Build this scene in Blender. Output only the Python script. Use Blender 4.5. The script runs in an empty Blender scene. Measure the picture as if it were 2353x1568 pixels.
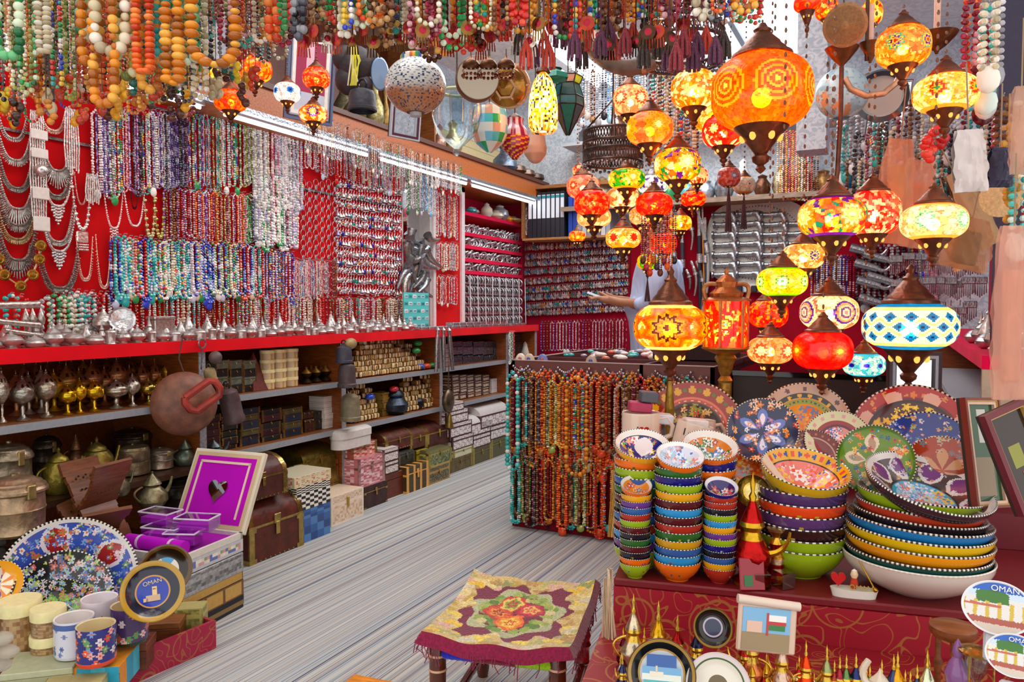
import bpy,math,random
import numpy as np
from mathutils import Vector,Matrix,Euler
PI=math.pi
scene=bpy.context.scene
COL=scene.collection
W,H,F=2353.0,1568.0,1750.0
YAW=math.radians(26.8);PITCH=math.atan(76/1750.0);CH=1.2
cam_d=bpy.data.cameras.new('camera');cam=bpy.data.objects.new('camera',cam_d);COL.objects.link(cam)
cam_d.sensor_width=36;cam_d.lens=36*F/W;cam_d.clip_start=.05
cam.location=(0,0,CH);cam.rotation_euler=(PI/2-PITCH,0,YAW);scene.camera=cam
CAMM=np.array(Euler(cam.rotation_euler).to_matrix())
def ray(px,py):
 return CAMM@np.array([(px-W/2)/F,-(py-H/2)/F,-1.0])
def at(px,py,D):
 return np.array([0,0,CH])+ray(px,py)*D
def onX(px,py,X):
 r=ray(px,py);return np.array([0,0,CH])+r*(X/r[0])
def onY(px,py,Y):
 r=ray(px,py);return np.array([0,0,CH])+r*(Y/r[1])
def onZ(px,py,Z):
 r=ray(px,py);return np.array([0,0,CH])+r*((Z-CH)/r[2])
def depth(p):
 return float(-(CAMM.T@(np.array(p)-np.array([0,0,CH])))[2])
def c(h):
 if not isinstance(h,str):return tuple(h)
 r=[int(h[i:i+2],16)/255 for i in(0,2,4)]
 return tuple(x/12.92 if x<=.04045 else((x+.055)/1.055)**2.4 for x in r)
def cc(s):return[c(x)for x in s.split()]
MATS={}
def nodes(name):
 m=bpy.data.materials.new(name);m.use_nodes=True;nt=m.node_tree
 for n in list(nt.nodes):nt.nodes.remove(n)
 out=nt.nodes.new('ShaderNodeOutputMaterial')
 return m,nt,out
def basecol(nt):
 a=nt.nodes.new('ShaderNodeAttribute');a.attribute_name='Col'
 o=nt.nodes.new('ShaderNodeObjectInfo')
 x=nt.nodes.new('ShaderNodeMix');x.data_type='RGBA';x.blend_type='MULTIPLY';x.inputs[0].default_value=1
 nt.links.new(a.outputs['Color'],x.inputs[6]);nt.links.new(o.outputs['Color'],x.inputs[7])
 return x.outputs[2]
def noisemul(nt,col,scale,lo,hi,stretch=None,detail=3):
 tc=nt.nodes.new('ShaderNodeTexCoord');mp=nt.nodes.new('ShaderNodeMapping')
 nt.links.new(tc.outputs['Object'],mp.inputs[0])
 if stretch:mp.inputs['Scale'].default_value=stretch
 n=nt.nodes.new('ShaderNodeTexNoise');n.inputs['Scale'].default_value=scale;n.inputs['Detail'].default_value=detail
 nt.links.new(mp.outputs[0],n.inputs['Vector'])
 r=nt.nodes.new('ShaderNodeMapRange');r.inputs[1].default_value=.3;r.inputs[2].default_value=.7
 r.inputs[3].default_value=lo;r.inputs[4].default_value=hi
 nt.links.new(n.outputs[0],r.inputs[0])
 v=nt.nodes.new('ShaderNodeVectorMath');v.operation='SCALE'
 nt.links.new(col,v.inputs[0]);nt.links.new(r.outputs[0],v.inputs['Scale'])
 return v.outputs[0],n.outputs[0]
def finish(name,rough,metal=0,noise=None,bump=0,coat=0,sheen=0,spec=.5):
 m,nt,out=nodes(name)
 p=nt.nodes.new('ShaderNodeBsdfPrincipled');nt.links.new(p.outputs[0],out.inputs[0])
 col=basecol(nt)
 if noise:
  col,nf=noisemul(nt,col,*noise)
  if bump:
   b=nt.nodes.new('ShaderNodeBump');b.inputs['Strength'].default_value=bump;b.inputs['Distance'].default_value=.01
   nt.links.new(nf,b.inputs['Height']);nt.links.new(b.outputs[0],p.inputs['Normal'])
 nt.links.new(col,p.inputs['Base Color'])
 p.inputs['Roughness'].default_value=rough;p.inputs['Metallic'].default_value=metal
 p.inputs['Coat Weight'].default_value=coat;p.inputs['Sheen Weight'].default_value=sheen
 p.inputs['Specular IOR Level'].default_value=spec
 MATS[name]=m
finish('gloss',.14,coat=.3)
finish('bead',.22,coat=.2)
finish('satin',.42,noise=(60,.92,1.06))
finish('matte',.85,noise=(30,.85,1.1))
finish('cloth',.95,noise=(140,.8,1.15),bump=.4,sheen=.3)
finish('velvet',.95,noise=(4,.86,1.1),sheen=.06,spec=.2)
finish('silver',.26,metal=.85,noise=(70,.7,1.15),bump=.35)
finish('bright_silver',.28,metal=.68,noise=(70,.85,1.1),bump=.2)
finish('brass',.24,metal=.9,noise=(45,.7,1.15),bump=.25)
finish('antique',.36,metal=.75,noise=(35,.6,1.2),bump=.4)
finish('wood',.4,noise=(14,.6,1.25,(1,8,8)))
finish('leather',.5,noise=(22,.6,1.25),bump=.5)
finish('skin',.5,noise=(30,.95,1.04))
finish('paper',.7)
def mirror_mat():
 m,nt,out=nodes('mirror');g=nt.nodes.new('ShaderNodeBsdfGlossy');g.inputs['Roughness'].default_value=.02
 g.inputs['Color'].default_value=(.8,.83,.86,1);nt.links.new(g.outputs[0],out.inputs[0]);MATS['mirror']=m
mirror_mat()
def glass_mat():
 m,nt,out=nodes('glass')
 fr=nt.nodes.new('ShaderNodeFresnel');fr.inputs[0].default_value=1.5
 t=nt.nodes.new('ShaderNodeBsdfTransparent');nt.links.new(basecol(nt),t.inputs[0])
 g=nt.nodes.new('ShaderNodeBsdfGlossy');g.inputs['Roughness'].default_value=.05
 lw=nt.nodes.new('ShaderNodeLayerWeight');lw.inputs[0].default_value=.35
 mth=nt.nodes.new('ShaderNodeMath');mth.operation='MULTIPLY_ADD';mth.inputs[1].default_value=.55;mth.inputs[2].default_value=.06
 nt.links.new(lw.outputs['Facing'],mth.inputs[0])
 mx=nt.nodes.new('ShaderNodeMixShader');nt.links.new(mth.outputs[0],mx.inputs[0])
 nt.links.new(t.outputs[0],mx.inputs[1]);nt.links.new(g.outputs[0],mx.inputs[2]);nt.links.new(mx.outputs[0],out.inputs[0])
 MATS['glass']=m
glass_mat()
def film_mat():
 m,nt,out=nodes('film')
 t=nt.nodes.new('ShaderNodeBsdfTransparent')
 p=nt.nodes.new('ShaderNodeBsdfPrincipled');nt.links.new(basecol(nt),p.inputs['Base Color']);p.inputs['Roughness'].default_value=.2
 tl=nt.nodes.new('ShaderNodeBsdfTranslucent');nt.links.new(basecol(nt),tl.inputs[0])
 a=nt.nodes.new('ShaderNodeMixShader');a.inputs[0].default_value=.4
 nt.links.new(p.outputs[0],a.inputs[1]);nt.links.new(tl.outputs[0],a.inputs[2])
 b=nt.nodes.new('ShaderNodeMixShader');b.inputs[0].default_value=.55
 nt.links.new(t.outputs[0],b.inputs[1]);nt.links.new(a.outputs[0],b.inputs[2]);nt.links.new(b.outputs[0],out.inputs[0])
 MATS['film']=m
film_mat()
def lamp_mat():
 m,nt,out=nodes('lamp_glass')
 gm=nt.nodes.new('ShaderNodeGamma');gm.inputs[1].default_value=1.5;nt.links.new(basecol(nt),gm.inputs[0]);col=gm.outputs[0]
 tl=nt.nodes.new('ShaderNodeBsdfTranslucent');tr=nt.nodes.new('ShaderNodeBsdfTransparent');df=nt.nodes.new('ShaderNodeBsdfDiffuse')
 for n in(tl,tr,df):nt.links.new(col,n.inputs[0])
 gl=nt.nodes.new('ShaderNodeBsdfGlossy');gl.inputs['Roughness'].default_value=.12
 a=nt.nodes.new('ShaderNodeMixShader');a.inputs[0].default_value=.22
 nt.links.new(tl.outputs[0],a.inputs[1]);nt.links.new(df.outputs[0],a.inputs[2])
 tc=nt.nodes.new('ShaderNodeTexCoord');no=nt.nodes.new('ShaderNodeTexVoronoi');no.inputs['Scale'].default_value=60
 nt.links.new(tc.outputs['Object'],no.inputs['Vector'])
 mr=nt.nodes.new('ShaderNodeMapRange');mr.inputs[1].default_value=.1;mr.inputs[2].default_value=.9
 mr.inputs[3].default_value=.06;mr.inputs[4].default_value=.3
 nt.links.new(no.outputs['Color'],mr.inputs[0])
 b=nt.nodes.new('ShaderNodeMixShader');nt.links.new(mr.outputs[0],b.inputs[0])
 nt.links.new(a.outputs[0],b.inputs[1]);nt.links.new(tr.outputs[0],b.inputs[2])
 d=nt.nodes.new('ShaderNodeMixShader');d.inputs[0].default_value=.05
 nt.links.new(b.outputs[0],d.inputs[1]);nt.links.new(gl.outputs[0],d.inputs[2]);nt.links.new(d.outputs[0],out.inputs[0])
 MATS['lamp_glass']=m
lamp_mat()
def emit(name,color,s):
 m,nt,out=nodes(name);e=nt.nodes.new('ShaderNodeEmission');e.inputs[0].default_value=(*c(color),1);e.inputs[1].default_value=s
 nt.links.new(e.outputs[0],out.inputs[0]);MATS[name]=m
emit('bulb','ffdcae',62)
emit('bulb_white','fff4e6',40)
emit('tube','eef4ff',9)
emit('amber_hole','ffb050',1.4)  # emission imitating bulb light that would shine through the cup holes
emit('daylight','eef5ff',2.4)
class MB:
 def __init__(s):s.V=[];s.F=[];s.C=[];s.n=0
 def add(s,v,faces,col):
  v=np.asarray(v,float);s.V.append(v)
  if not isinstance(faces,list):faces=[faces]
  tot=sum(len(f)for f in faces)
  cl=np.asarray(c(col)if isinstance(col,str)else col,float)
  if cl.ndim==1:cl=np.tile(cl,(tot,1))
  k=0
  for f in faces:
   if len(f):s.F.append(np.asarray(f,np.int64)+s.n);s.C.append(cl[k:k+len(f)]);k+=len(f)
  s.n+=len(v);return s
 def box(s,x0,x1,y0,y1,z0,z1,col,M=None,b=0):
  if b<=0:
   v=np.array([[x,y,z]for x in(x0,x1)for y in(y0,y1)for z in(z0,z1)],float)
   f=np.array([[0,1,3,2],[4,6,7,5],[0,4,5,1],[2,3,7,6],[0,2,6,4],[1,5,7,3]])
  else:
   b=min(b,(x1-x0)/2.1,(y1-y0)/2.1,(z1-z0)/2.1)
   v=[];idx={}
   for i,x in enumerate((x0,x1)):
    for j,y in enumerate((y0,y1)):
     for k,z in enumerate((z0,z1)):
      sx,sy,sz=(b,-b)[i],(b,-b)[j],(b,-b)[k]
      for a,p in enumerate(((x,y+sy,z+sz),(x+sx,y,z+sz),(x+sx,y+sy,z))):
       idx[(i,j,k,a)]=len(v);v.append(p)
   v=np.array(v);q=[];t=[]
   I=lambda*k:idx[k]
   for i in(0,1):q.append([I(i,0,0,0),I(i,0,1,0),I(i,1,1,0),I(i,1,0,0)][::(1 if i==0 else-1)])
   for j in(0,1):q.append([I(0,j,0,1),I(1,j,0,1),I(1,j,1,1),I(0,j,1,1)][::(1 if j==0 else-1)])
   for k in(0,1):q.append([I(0,0,k,2),I(0,1,k,2),I(1,1,k,2),I(1,0,k,2)][::(1 if k==0 else-1)])
   for i in(0,1):
    for j in(0,1):q.append([I(i,j,0,0),I(i,j,1,0),I(i,j,1,1),I(i,j,0,1)][::(1 if i==j else-1)])
   for i in(0,1):
    for k in(0,1):q.append([I(i,0,k,0),I(i,0,k,2),I(i,1,k,2),I(i,1,k,0)][::(1 if i==k else-1)])
   for j in(0,1):
    for k in(0,1):q.append([I(0,j,k,1),I(1,j,k,1),I(1,j,k,2),I(0,j,k,2)][::(1 if j==k else-1)])
   for i in(0,1):
    for j in(0,1):
     for k in(0,1):t.append([I(i,j,k,0),I(i,j,k,1),I(i,j,k,2)][::(1 if(i+j+k)%2 else-1)])
   f=[np.array(q),np.array(t)]
  if M is not None:v=xf(v,M)
  return s.add(v,f,col)
 def lathe(s,prof,seg,col,M=None,sx=1,sy=1,lobes=0,amp=0):
  """prof: [(r,z)] bottom to top outside; col: colour, list per ring band, or function(angle01, band index, t) -> array"""
  p=np.array(prof,float);n=len(p);a=np.arange(seg)/seg*2*PI
  r=np.maximum(p[:,0],1e-4)
  k=1+amp*np.cos(lobes*a)
  x=r[:,None]*np.cos(a)*k*sx;y=r[:,None]*np.sin(a)*k*sy;z=np.repeat(p[:,1][:,None],seg,1)
  v=np.stack([x,y,z],-1).reshape(-1,3)
  i,j=np.meshgrid(np.arange(n-1),np.arange(seg),indexing='ij');j2=(j+1)%seg
  f=np.stack([i*seg+j,i*seg+j2,(i+1)*seg+j2,(i+1)*seg+j],-1).reshape(-1,4)
  if callable(col):
   cl=col(((j+.5)/seg).ravel(),i.ravel(),v[f].mean(1))
  elif isinstance(col,list):
   cl=np.array([c(q)for q in col])[np.minimum(i.ravel(),len(col)-1)]
  else:cl=c(col)
  if M is not None:v=xf(v,M)
  return s.add(v,f,cl)
 def tube(s,pts,r,col,seg=6,cap=True):
  pts=np.asarray(pts,float);n=len(pts);r=np.broadcast_to(np.asarray(r,float),(n,))
  t=np.gradient(pts,axis=0);t/=np.maximum(np.linalg.norm(t,axis=1),1e-9)[:,None]
  up=np.array([0,0,1.])if abs(t[0][2])<.9 else np.array([1.,0,0])
  u=np.cross(t[0],up);u/=np.linalg.norm(u);U=[]
  for k in range(n):
   u=u-t[k]*np.dot(u,t[k]);u/=max(np.linalg.norm(u),1e-9);U.append(u)
  U=np.array(U);B=np.cross(t,U);a=np.arange(seg)/seg*2*PI
  v=(pts[:,None]+r[:,None,None]*(U[:,None]*np.cos(a)[None,:,None]+B[:,None]*np.sin(a)[None,:,None])).reshape(-1,3)
  i,j=np.meshgrid(np.arange(n-1),np.arange(seg),indexing='ij');j2=(j+1)%seg
  f=np.stack([i*seg+j,i*seg+j2,(i+1)*seg+j2,(i+1)*seg+j],-1).reshape(-1,4)
  cl=np.asarray(c(col)if isinstance(col,str)else col,float)
  if cl.ndim==2:cl=cl[i.ravel()%len(cl)]
  s.add(v,f,cl)
  if cap:
   cl0=cl if cl.ndim==1 else cl[0]
   s.add(v[:seg],np.array([list(range(seg))[::-1]]),cl0);s.add(v[-seg:],np.array([list(range(seg))]),cl0)
  return s
 def torus(s,R,r,col,M=None,a0=0,a1=2*PI,seg=24,ts=6):
  a=np.linspace(a0,a1,seg+1);p=np.stack([R*np.cos(a),R*np.sin(a),0*a],-1)
  if M is not None:p=xf(p,M)
  return s.tube(p,r,col,ts,cap=abs(a1-a0)<6.2)
 def balls(s,P,R,cols,nu=8,nv=5,squash=None):
  """many beads: P (n,3), R scalar or (n,), cols (n,3)"""
  P=np.asarray(P,float);n=len(P)
  if n==0:return s
  R=np.broadcast_to(np.asarray(R,float),(n,))
  tv,tf=ballt(nu,nv)
  sc=R[:,None,None]*(np.ones((n,1,3))if squash is None else np.asarray(squash,float).reshape(-1,1,3))
  v=(P[:,None]+tv[None]*sc).reshape(-1,3)
  k=len(tv);cols=np.asarray(cols,float)
  if cols.ndim==1:cols=np.tile(cols,(n,1))
  off=(np.arange(n)*k)[:,None,None]
  f1=(tf[None]+off).reshape(-1,4)
  return s.add(v,f1,np.repeat(cols,len(tf),0))
 def mesh(s,name='mesh',smooth=40):
  me=bpy.data.meshes.new(name)
  V=np.concatenate(s.V);me.vertices.add(len(V));me.vertices.foreach_set('co',V.ravel().astype(np.float32))
  lt=np.concatenate([np.full(len(f),f.shape[1])for f in s.F]);li=np.concatenate([f.ravel()for f in s.F])
  me.loops.add(len(li));me.loops.foreach_set('vertex_index',li.astype(np.int32))
  me.polygons.add(len(lt));ls=np.concatenate([[0],np.cumsum(lt)[:-1]])
  me.polygons.foreach_set('loop_start',ls.astype(np.int32));me.polygons.foreach_set('loop_total',lt.astype(np.int32))
  at_=me.color_attributes.new('Col','FLOAT_COLOR','CORNER')
  C=np.concatenate(s.C);C=np.repeat(np.concatenate([C[:,:3],np.ones((len(C),1))],1),lt,0)
  at_.data.foreach_set('color',C.ravel().astype(np.float32))
  me.update(calc_edges=True);me.validate()
  if smooth:
   me.shade_smooth();me.set_sharp_from_angle(angle=math.radians(smooth))
  return me
_bt={}
def ballt(nu,nv):
 if(nu,nv)in _bt:return _bt[(nu,nv)]
 th=np.linspace(0.0,PI,nv+1);th[0]=.02;th[-1]=PI-.02
 a=np.arange(nu)/nu*2*PI
 v=np.stack([np.sin(th)[:,None]*np.cos(a),np.sin(th)[:,None]*np.sin(a),np.repeat(np.cos(th)[:,None],nu,1)],-1).reshape(-1,3)
 i,j=np.meshgrid(np.arange(nv),np.arange(nu),indexing='ij');j2=(j+1)%nu
 f=np.stack([i*nu+j,(i+1)*nu+j,(i+1)*nu+j2,i*nu+j2],-1).reshape(-1,4)
 _bt[(nu,nv)]=(v,f);return v,f
def xf(v,M):
 M=np.array(M);v=np.asarray(v)
 return v@M[:3,:3].T+M[:3,3]
def T(x=0,y=0,z=0,rx=0,ry=0,rz=0,s=1):
 return Matrix.Translation((x,y,z))@Euler((rx,ry,rz)).to_matrix().to_4x4()@Matrix.Scale(s,4)
def tag(o,label,cat,group=None,kind=None):
 if label:o['label']=label
 if cat:o['category']=cat
 if group:o['group']=group
 if kind:o['kind']=kind
 return o
def obj(name,me,mat,parent=None,loc=None,rot=None,label=None):
 if isinstance(me,MB):me=me.mesh(name)
 o=bpy.data.objects.new(name,me);COL.objects.link(o)
 if mat and not me.materials:me.materials.append(MATS[mat]if isinstance(mat,str)else mat)
 if parent is not None:o.parent=parent
 if loc is not None:o.location=loc
 if rot is not None:o.rotation_euler=rot
 if label:o['label']=label
 return o
def root(name,label,cat,group=None,loc=(0,0,0),rz=0,rot=None):
 o=bpy.data.objects.new(name,None);o.empty_display_size=.05;COL.objects.link(o);o.location=loc
 o.rotation_euler=rot if rot is not None else(0,0,rz)
 return tag(o,label,cat,group)
def solo(name,me,mat,label,cat,group=None,loc=None,rot=None,kind=None,scale=None):
 o=obj(name,me,mat,None,loc,rot);tag(o,label,cat,group,kind)
 if scale is not None:o.scale=scale if hasattr(scale,'__len__')else(scale,)*3
 return o
def struct(name,me,mat):
 o=obj(name,me,mat);o['kind']='structure';return o
KIDS={}
def clone(o,loc=None,rot=None,scale=None,label=None,parent=None,color=None):
 n=o.copy();COL.objects.link(n)
 if parent is not None:n.parent=parent
 if label:n['label']=label
 if color is not None:n.color=(*color,1)
 if loc is not None:n.location=loc
 if rot is not None:n.rotation_euler=rot
 if scale is not None:n.scale=scale if hasattr(scale,'__len__')else(scale,)*3
 for k in list(KIDS.get(o.name,()))or[q for q in o.children]:
  clone(k,parent=n)
 return n
_o1='first second third fourth fifth sixth seventh eighth ninth tenth eleventh twelfth thirteenth fourteenth fifteenth sixteenth seventeenth eighteenth nineteenth'.split()
_t={2:'twenty',3:'thirty',4:'forty',5:'fifty',6:'sixty',7:'seventy',8:'eighty',9:'ninety'}
def nth(i):
 """0-based"""
 if i>=100:return 'hundred-and-'+nth(i-100)
 if i==99:return 'hundredth'
 i+=1
 if i<=19:return _o1[i-1]
 t,u=divmod(i,10)
 if u==0:return _t[t][:-1]+'ieth'
 return _t[t]+'-'+_o1[u-1]
R=random.Random(7);NR=np.random.RandomState(7)
def lookrot(n,up=(0,0,1)):
 """rotation euler taking local +Z to n, local +Y towards up"""
 n=np.array(n,float);n/=np.linalg.norm(n);u=np.array(up,float);x=np.cross(u,n);x/=np.linalg.norm(x);y=np.cross(n,x)
 return Matrix((x,y,n)).transposed().to_euler()
def tocam(p):return np.array([0,0,CH])-np.array(p)
XW,XP,XL=-3.55,-3.25,-2.9
YB,ZC=6.7,3.3
def carpet():
 m,nt,out=nodes('striped_carpet')
 p=nt.nodes.new('ShaderNodeBsdfPrincipled');p.inputs['Roughness'].default_value=.9;nt.links.new(p.outputs[0],out.inputs[0])
 tc=nt.nodes.new('ShaderNodeTexCoord')
 def stripes(scale,seed,cols,interp='LINEAR'):
  mp=nt.nodes.new('ShaderNodeMapping');mp.inputs['Scale'].default_value=(scale,.05,1);mp.inputs['Location'].default_value=(seed,0,0)
  nt.links.new(tc.outputs['Object'],mp.inputs[0])
  n=nt.nodes.new('ShaderNodeTexNoise');n.inputs['Scale'].default_value=1;n.inputs['Detail'].default_value=2;n.inputs['Roughness'].default_value=.7
  nt.links.new(mp.outputs[0],n.inputs['Vector'])
  r=nt.nodes.new('ShaderNodeValToRGB');el=r.color_ramp.elements;r.color_ramp.interpolation=interp
  while len(el)>1:el.remove(el[-1])
  for i,(pos,cl)in enumerate(cols):
   e=el[0]if i==0 else el.new(pos);e.position=pos;e.color=(*c(cl),1)
  nt.links.new(n.outputs[0],r.inputs[0]);return r.outputs[0]
 a=stripes(95,3,[(.3,'4b5a7c'),(.38,'8097b0'),(.44,'b8c0c0'),(.49,'d8d4c4'),(.53,'a8bed0'),(.57,'d0cab8'),(.62,'9a8f90'),(.7,'6d6378')])
 b=stripes(34,11,[(.33,'a8b4c4'),(.42,'e4e6e8'),(.5,'ffffff'),(.56,'d8d2cc'),(.62,'c4b4c4'),(.7,'9aa8c8')])
 x=nt.nodes.new('ShaderNodeMix');x.data_type='RGBA';x.blend_type='MULTIPLY';x.inputs[0].default_value=.75
 nt.links.new(a,x.inputs[6]);nt.links.new(b,x.inputs[7])
 n=nt.nodes.new('ShaderNodeTexNoise');n.inputs['Scale'].default_value=260;nt.links.new(tc.outputs['Object'],n.inputs['Vector'])
 bp=nt.nodes.new('ShaderNodeBump');bp.inputs['Strength'].default_value=.35;bp.inputs['Distance'].default_value=.004
 nt.links.new(n.outputs[0],bp.inputs['Height']);nt.links.new(bp.outputs[0],p.inputs['Normal'])
 nt.links.new(x.outputs[2],p.inputs['Base Color']);MATS['carpet']=m
carpet()
def damask(name,a,b,sc):
 m,nt,out=nodes(name)
 p=nt.nodes.new('ShaderNodeBsdfPrincipled');p.inputs['Roughness'].default_value=.6;nt.links.new(p.outputs[0],out.inputs[0])
 tc=nt.nodes.new('ShaderNodeTexCoord');n=nt.nodes.new('ShaderNodeTexNoise');n.inputs['Scale'].default_value=sc;n.inputs['Detail'].default_value=4
 n.inputs['Distortion'].default_value=2
 nt.links.new(tc.outputs['Object'],n.inputs['Vector'])
 r=nt.nodes.new('ShaderNodeValToRGB');r.color_ramp.elements[0].position=.42;r.color_ramp.elements[1].position=.55
 r.color_ramp.elements[0].color=(*c(a),1);r.color_ramp.elements[1].color=(*c(b),1)
 nt.links.new(n.outputs[0],r.inputs[0]);nt.links.new(r.outputs[0],p.inputs['Base Color'])
 MATS[name]=m
damask('wallpaper','bac8d4','dfe7ee',22);damask('ceiling_board','dfe5ea','f4f6f8',14)
RED='c80008';DRED='a00028';BRN='7d3a12'
struct('floor',MB().box(-3.7,1.6,-1.5,6.9,-.05,0,'cccccc'),'carpet')
struct('ceiling',MB().box(-3.7,1.6,.9,6.9,ZC,ZC+.05,'eeeeee'),'ceiling_board')
struct('wall_left',MB().box(XW-.1,XW,-1.5,6.9,0,ZC,'cccccc'),'wallpaper')
struct('wall_back',MB().box(-3.7,1.6,YB+.05,YB+.15,0,ZC,'cccccc'),'wallpaper')
struct('wall_right',MB().box(.65,.75,2.6,6.9,0,ZC,'cccccc'),'wallpaper')
struct('trim_1',MB().box(XW,-3.0,-.6,YB,2.2,2.38,'b5622a').box(-3.0,-2.985,-.6,YB,2.36,2.39,'5a2c18'),'wood')
struct('trim_2',MB().box(-3.0,-2.96,-.6,YB,2.19,2.215,'b8bcc4'),'silver')
def ypx(px,X,py=700):return float(onX(px,py,X)[1])
Y_mir0,Y_mir1=ypx(924,XP),ypx(992,XP)
Y_col1=ypx(1064,XP)
pan=root('display_board','long bright red velvet jewellery display panel above the shelf','display panel')
obj('backing',MB().box(XW,XP,-.6,Y_mir0,1.05,2.2,RED),'velvet',pan)
rail=MB()
for z in(2.17,1.92):rail.box(XP,XP+.012,-.6,Y_mir0,z,z+.012,'8a8a8a')
obj('hook_rail',rail,'silver',pan)
np_=root('chain_board','narrow red chain panel in a white frame between mirror and bangle shelves','display panel')
obj('backing',MB().box(XW,XP,Y_mir1,Y_col1,1.05,2.2,RED),'velvet',np_)
fr=MB();fr.box(XP,XP+.02,Y_mir1,Y_mir1+.035,1.05,2.2,'e6dede');fr.box(XP,XP+.02,Y_col1-.05,Y_col1,1.05,2.2,'e6dede');fr.box(XP,XP+.02,Y_mir1,Y_col1,2.16,2.2,'e6dede')
obj('frame',fr,'satin',np_)
mr=root('wall_mirror','tall wall mirror behind the grey horns and teal earring card','mirror')
obj('glass',MB().box(XW,XP-.1,Y_mir0,Y_mir1,1.05,2.2,'aaaaaa'),'mirror',mr)
obj('side_frame',MB().box(XP-.12,XP,Y_mir0,Y_mir0+.02,1.05,2.2,'c9c4c0').box(XP-.12,XP,Y_mir1-.02,Y_mir1,1.05,2.2,'c9c4c0'),'satin',mr)
SH=[]
sh=root('shelf_unit','crimson open shelf unit for bangles near the back corner','shelf')
zs=[float(onX(1077,y,XP)[2])for y in(487,533,563,591,620)]
zs2=[float(onX(1196,y,XP)[2])for y in(514,556,581,610,634)]
zs=[(a+b)/2 for a,b in zip(zs,zs2)]
obj('back_panel',MB().box(XW,XW+.02,Y_col1,YB,1.05,2.2,'b0002e'),'velvet',sh)
for z in zs:obj('shelf_board',MB().box(XW+.02,XP,Y_col1,YB-.05,z-.03,z,'e00042'),'velvet',sh)
obj('side_panel',MB().box(XW,XP,YB-.05,YB,1.05,2.2,'a00030'),'velvet',sh)
YE=6.25
cab=root('shelf_cabinet','long low wooden shelf cabinet under the red ledge','shelf')
obj('back_board',MB().box(XW,XW+.03,-.6,YE,.0,1.0,BRN),'wood',cab)
obj('ledge_top',MB().box(XW,XL,-.6,YE,1.0,1.045,RED).box(XL,XL+.012,-.6,YE,.995,1.05,'e00016'),'velvet',cab,label='bright red cloth covered ledge')
divs=[ypx(466,XL,900),ypx(790,XL,880),ypx(1014,XL,850),ypx(1166,XL,850),YE-.03]
for y in divs:
 obj('divider',MB().box(XW+.03,XL-.005,y-.015,y+.015,0,1.0,'8e4a1c').box(XL-.005,XL,y-.018,y+.018,0,1.0,'9a9aa0'),'wood',cab)
bays=[-.6]+divs
Z1,Z2=.766,.49
for i in range(5):
 y0,y1=bays[i]+(0 if i==0 else .015),bays[i+1]-.015
 lv=(Z1,.1)if i==0 else(Z1,Z2,.1)
 if i==0:obj('shelf_board',MB().box(XW+.03,-2.86,y0,y1,.44,.465,'3c2010'),'wood',cab)
 for z in lv:
  obj('shelf_board',MB().box(XW+.03,XL-.01,y0,y1,z-.025,z,'8a5028').box(XL-.01,XL+.002,y0,y1,z-.028,z+.002,'8f959c'),'satin',cab)
bp=root('earring_board','crimson earring panel on the rear wall beside the black binders','display panel')
xa=float(onY(1203,640,YB)[0]);xb=float(onY(1447,640,YB)[0])
zt=float(onY(1320,552,YB)[2]);zb=float(onY(1320,735,YB)[2])
obj('backing',MB().box(xa,xb,YB,YB+.05,.7,zt,DRED),'velvet',bp)
bp2=root('sword_board','dark crimson velvet panel behind the swords and horn shield','display panel')
xc=float(onY(2110,640,YB)[0]);zt2=float(onY(1600,475,YB)[2])
obj('backing',MB().box(xb+.01,xc,YB,YB+.05,.5,zt2,'a00020'),'velvet',bp2)
rc=root('corner_shelf_cabinet','low brown shelf cabinet with magenta ledge behind the painted plates','shelf')
obj('ledge_top',MB().box(.25,.64,2.9,6.6,1.0,1.045,'d80048'),'velvet',rc)
obj('back_board',MB().box(.6,.64,2.9,6.6,0,1.0,BRN),'wood',rc)
obj('shelf_board',MB().box(.25,.6,2.9,6.6,.72,.75,'b0b4ba'),'satin',rc)
obj('side_panel',MB().box(.25,.6,2.88,2.91,0,1.0,'c0a890'),'satin',rc)
obj('side_panel',MB().box(.25,.6,6.55,6.6,0,1.0,BRN),'wood',rc)
rp=root('silver_board','dark red panel hung with silver ornaments above the magenta ledge','display panel')
obj('backing',MB().box(.6,.65,2.9,6.6,1.1,2.1,DRED),'velvet',rp)
def tube_light(x,y0,y1,z,lab,n=2,cx=.1):
 r=root('ceiling_light',lab,'light')
 obj('housing',MB().box(x-cx,x+cx,y0,y1,z+.03,z+.06,'d8dce2'),'satin',r)
 for k in range(n):
  xx=x+(k-.5*(n-1))*cx*1.3
  obj('tube',MB().tube([(xx,y0+.03,z),(xx,y1-.03,z)],.016,'ffffff',8),'tube',r)
 return r
p1=onZ(1228,75,3.2);p2=onZ(1372,200,3.2)
tube_light(float((p1[0]+p2[0])/2)+.05,float(p1[1]),float(p2[1]),3.2,'twin fluorescent tube fitting on the white ceiling, above the mosaic bottle lamp')
tube_light(-1.2,2.2,3.4,3.2,'twin fluorescent tube fitting above the pierced metal chandeliers')
tube_light(-1.2,4.4,5.6,3.2,'twin fluorescent tube fitting toward the rear of the ceiling')
for k,(a,b,lab)in enumerate(((.2,1.35,'over the silver swag necklaces'),(1.5,2.65,'over the bead bundles'),(2.8,3.95,'over the long chain rows'),(4.1,5.2,'beside the framed mirror'),(5.3,6.6,'over the bangle shelves'))):
 r=root('strip_light','slim white strip light under the wooden fascia '+lab,'light')
 obj('tube',MB().tube([(-3.03,a,2.17),(-3.03,b,2.17)],.009,'ffffff',8),'tube',r)
 obj('housing',MB().box(-3.042,-3.018,a-.02,b+.02,2.182,2.2,'d8dce2'),'satin',r)
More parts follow.
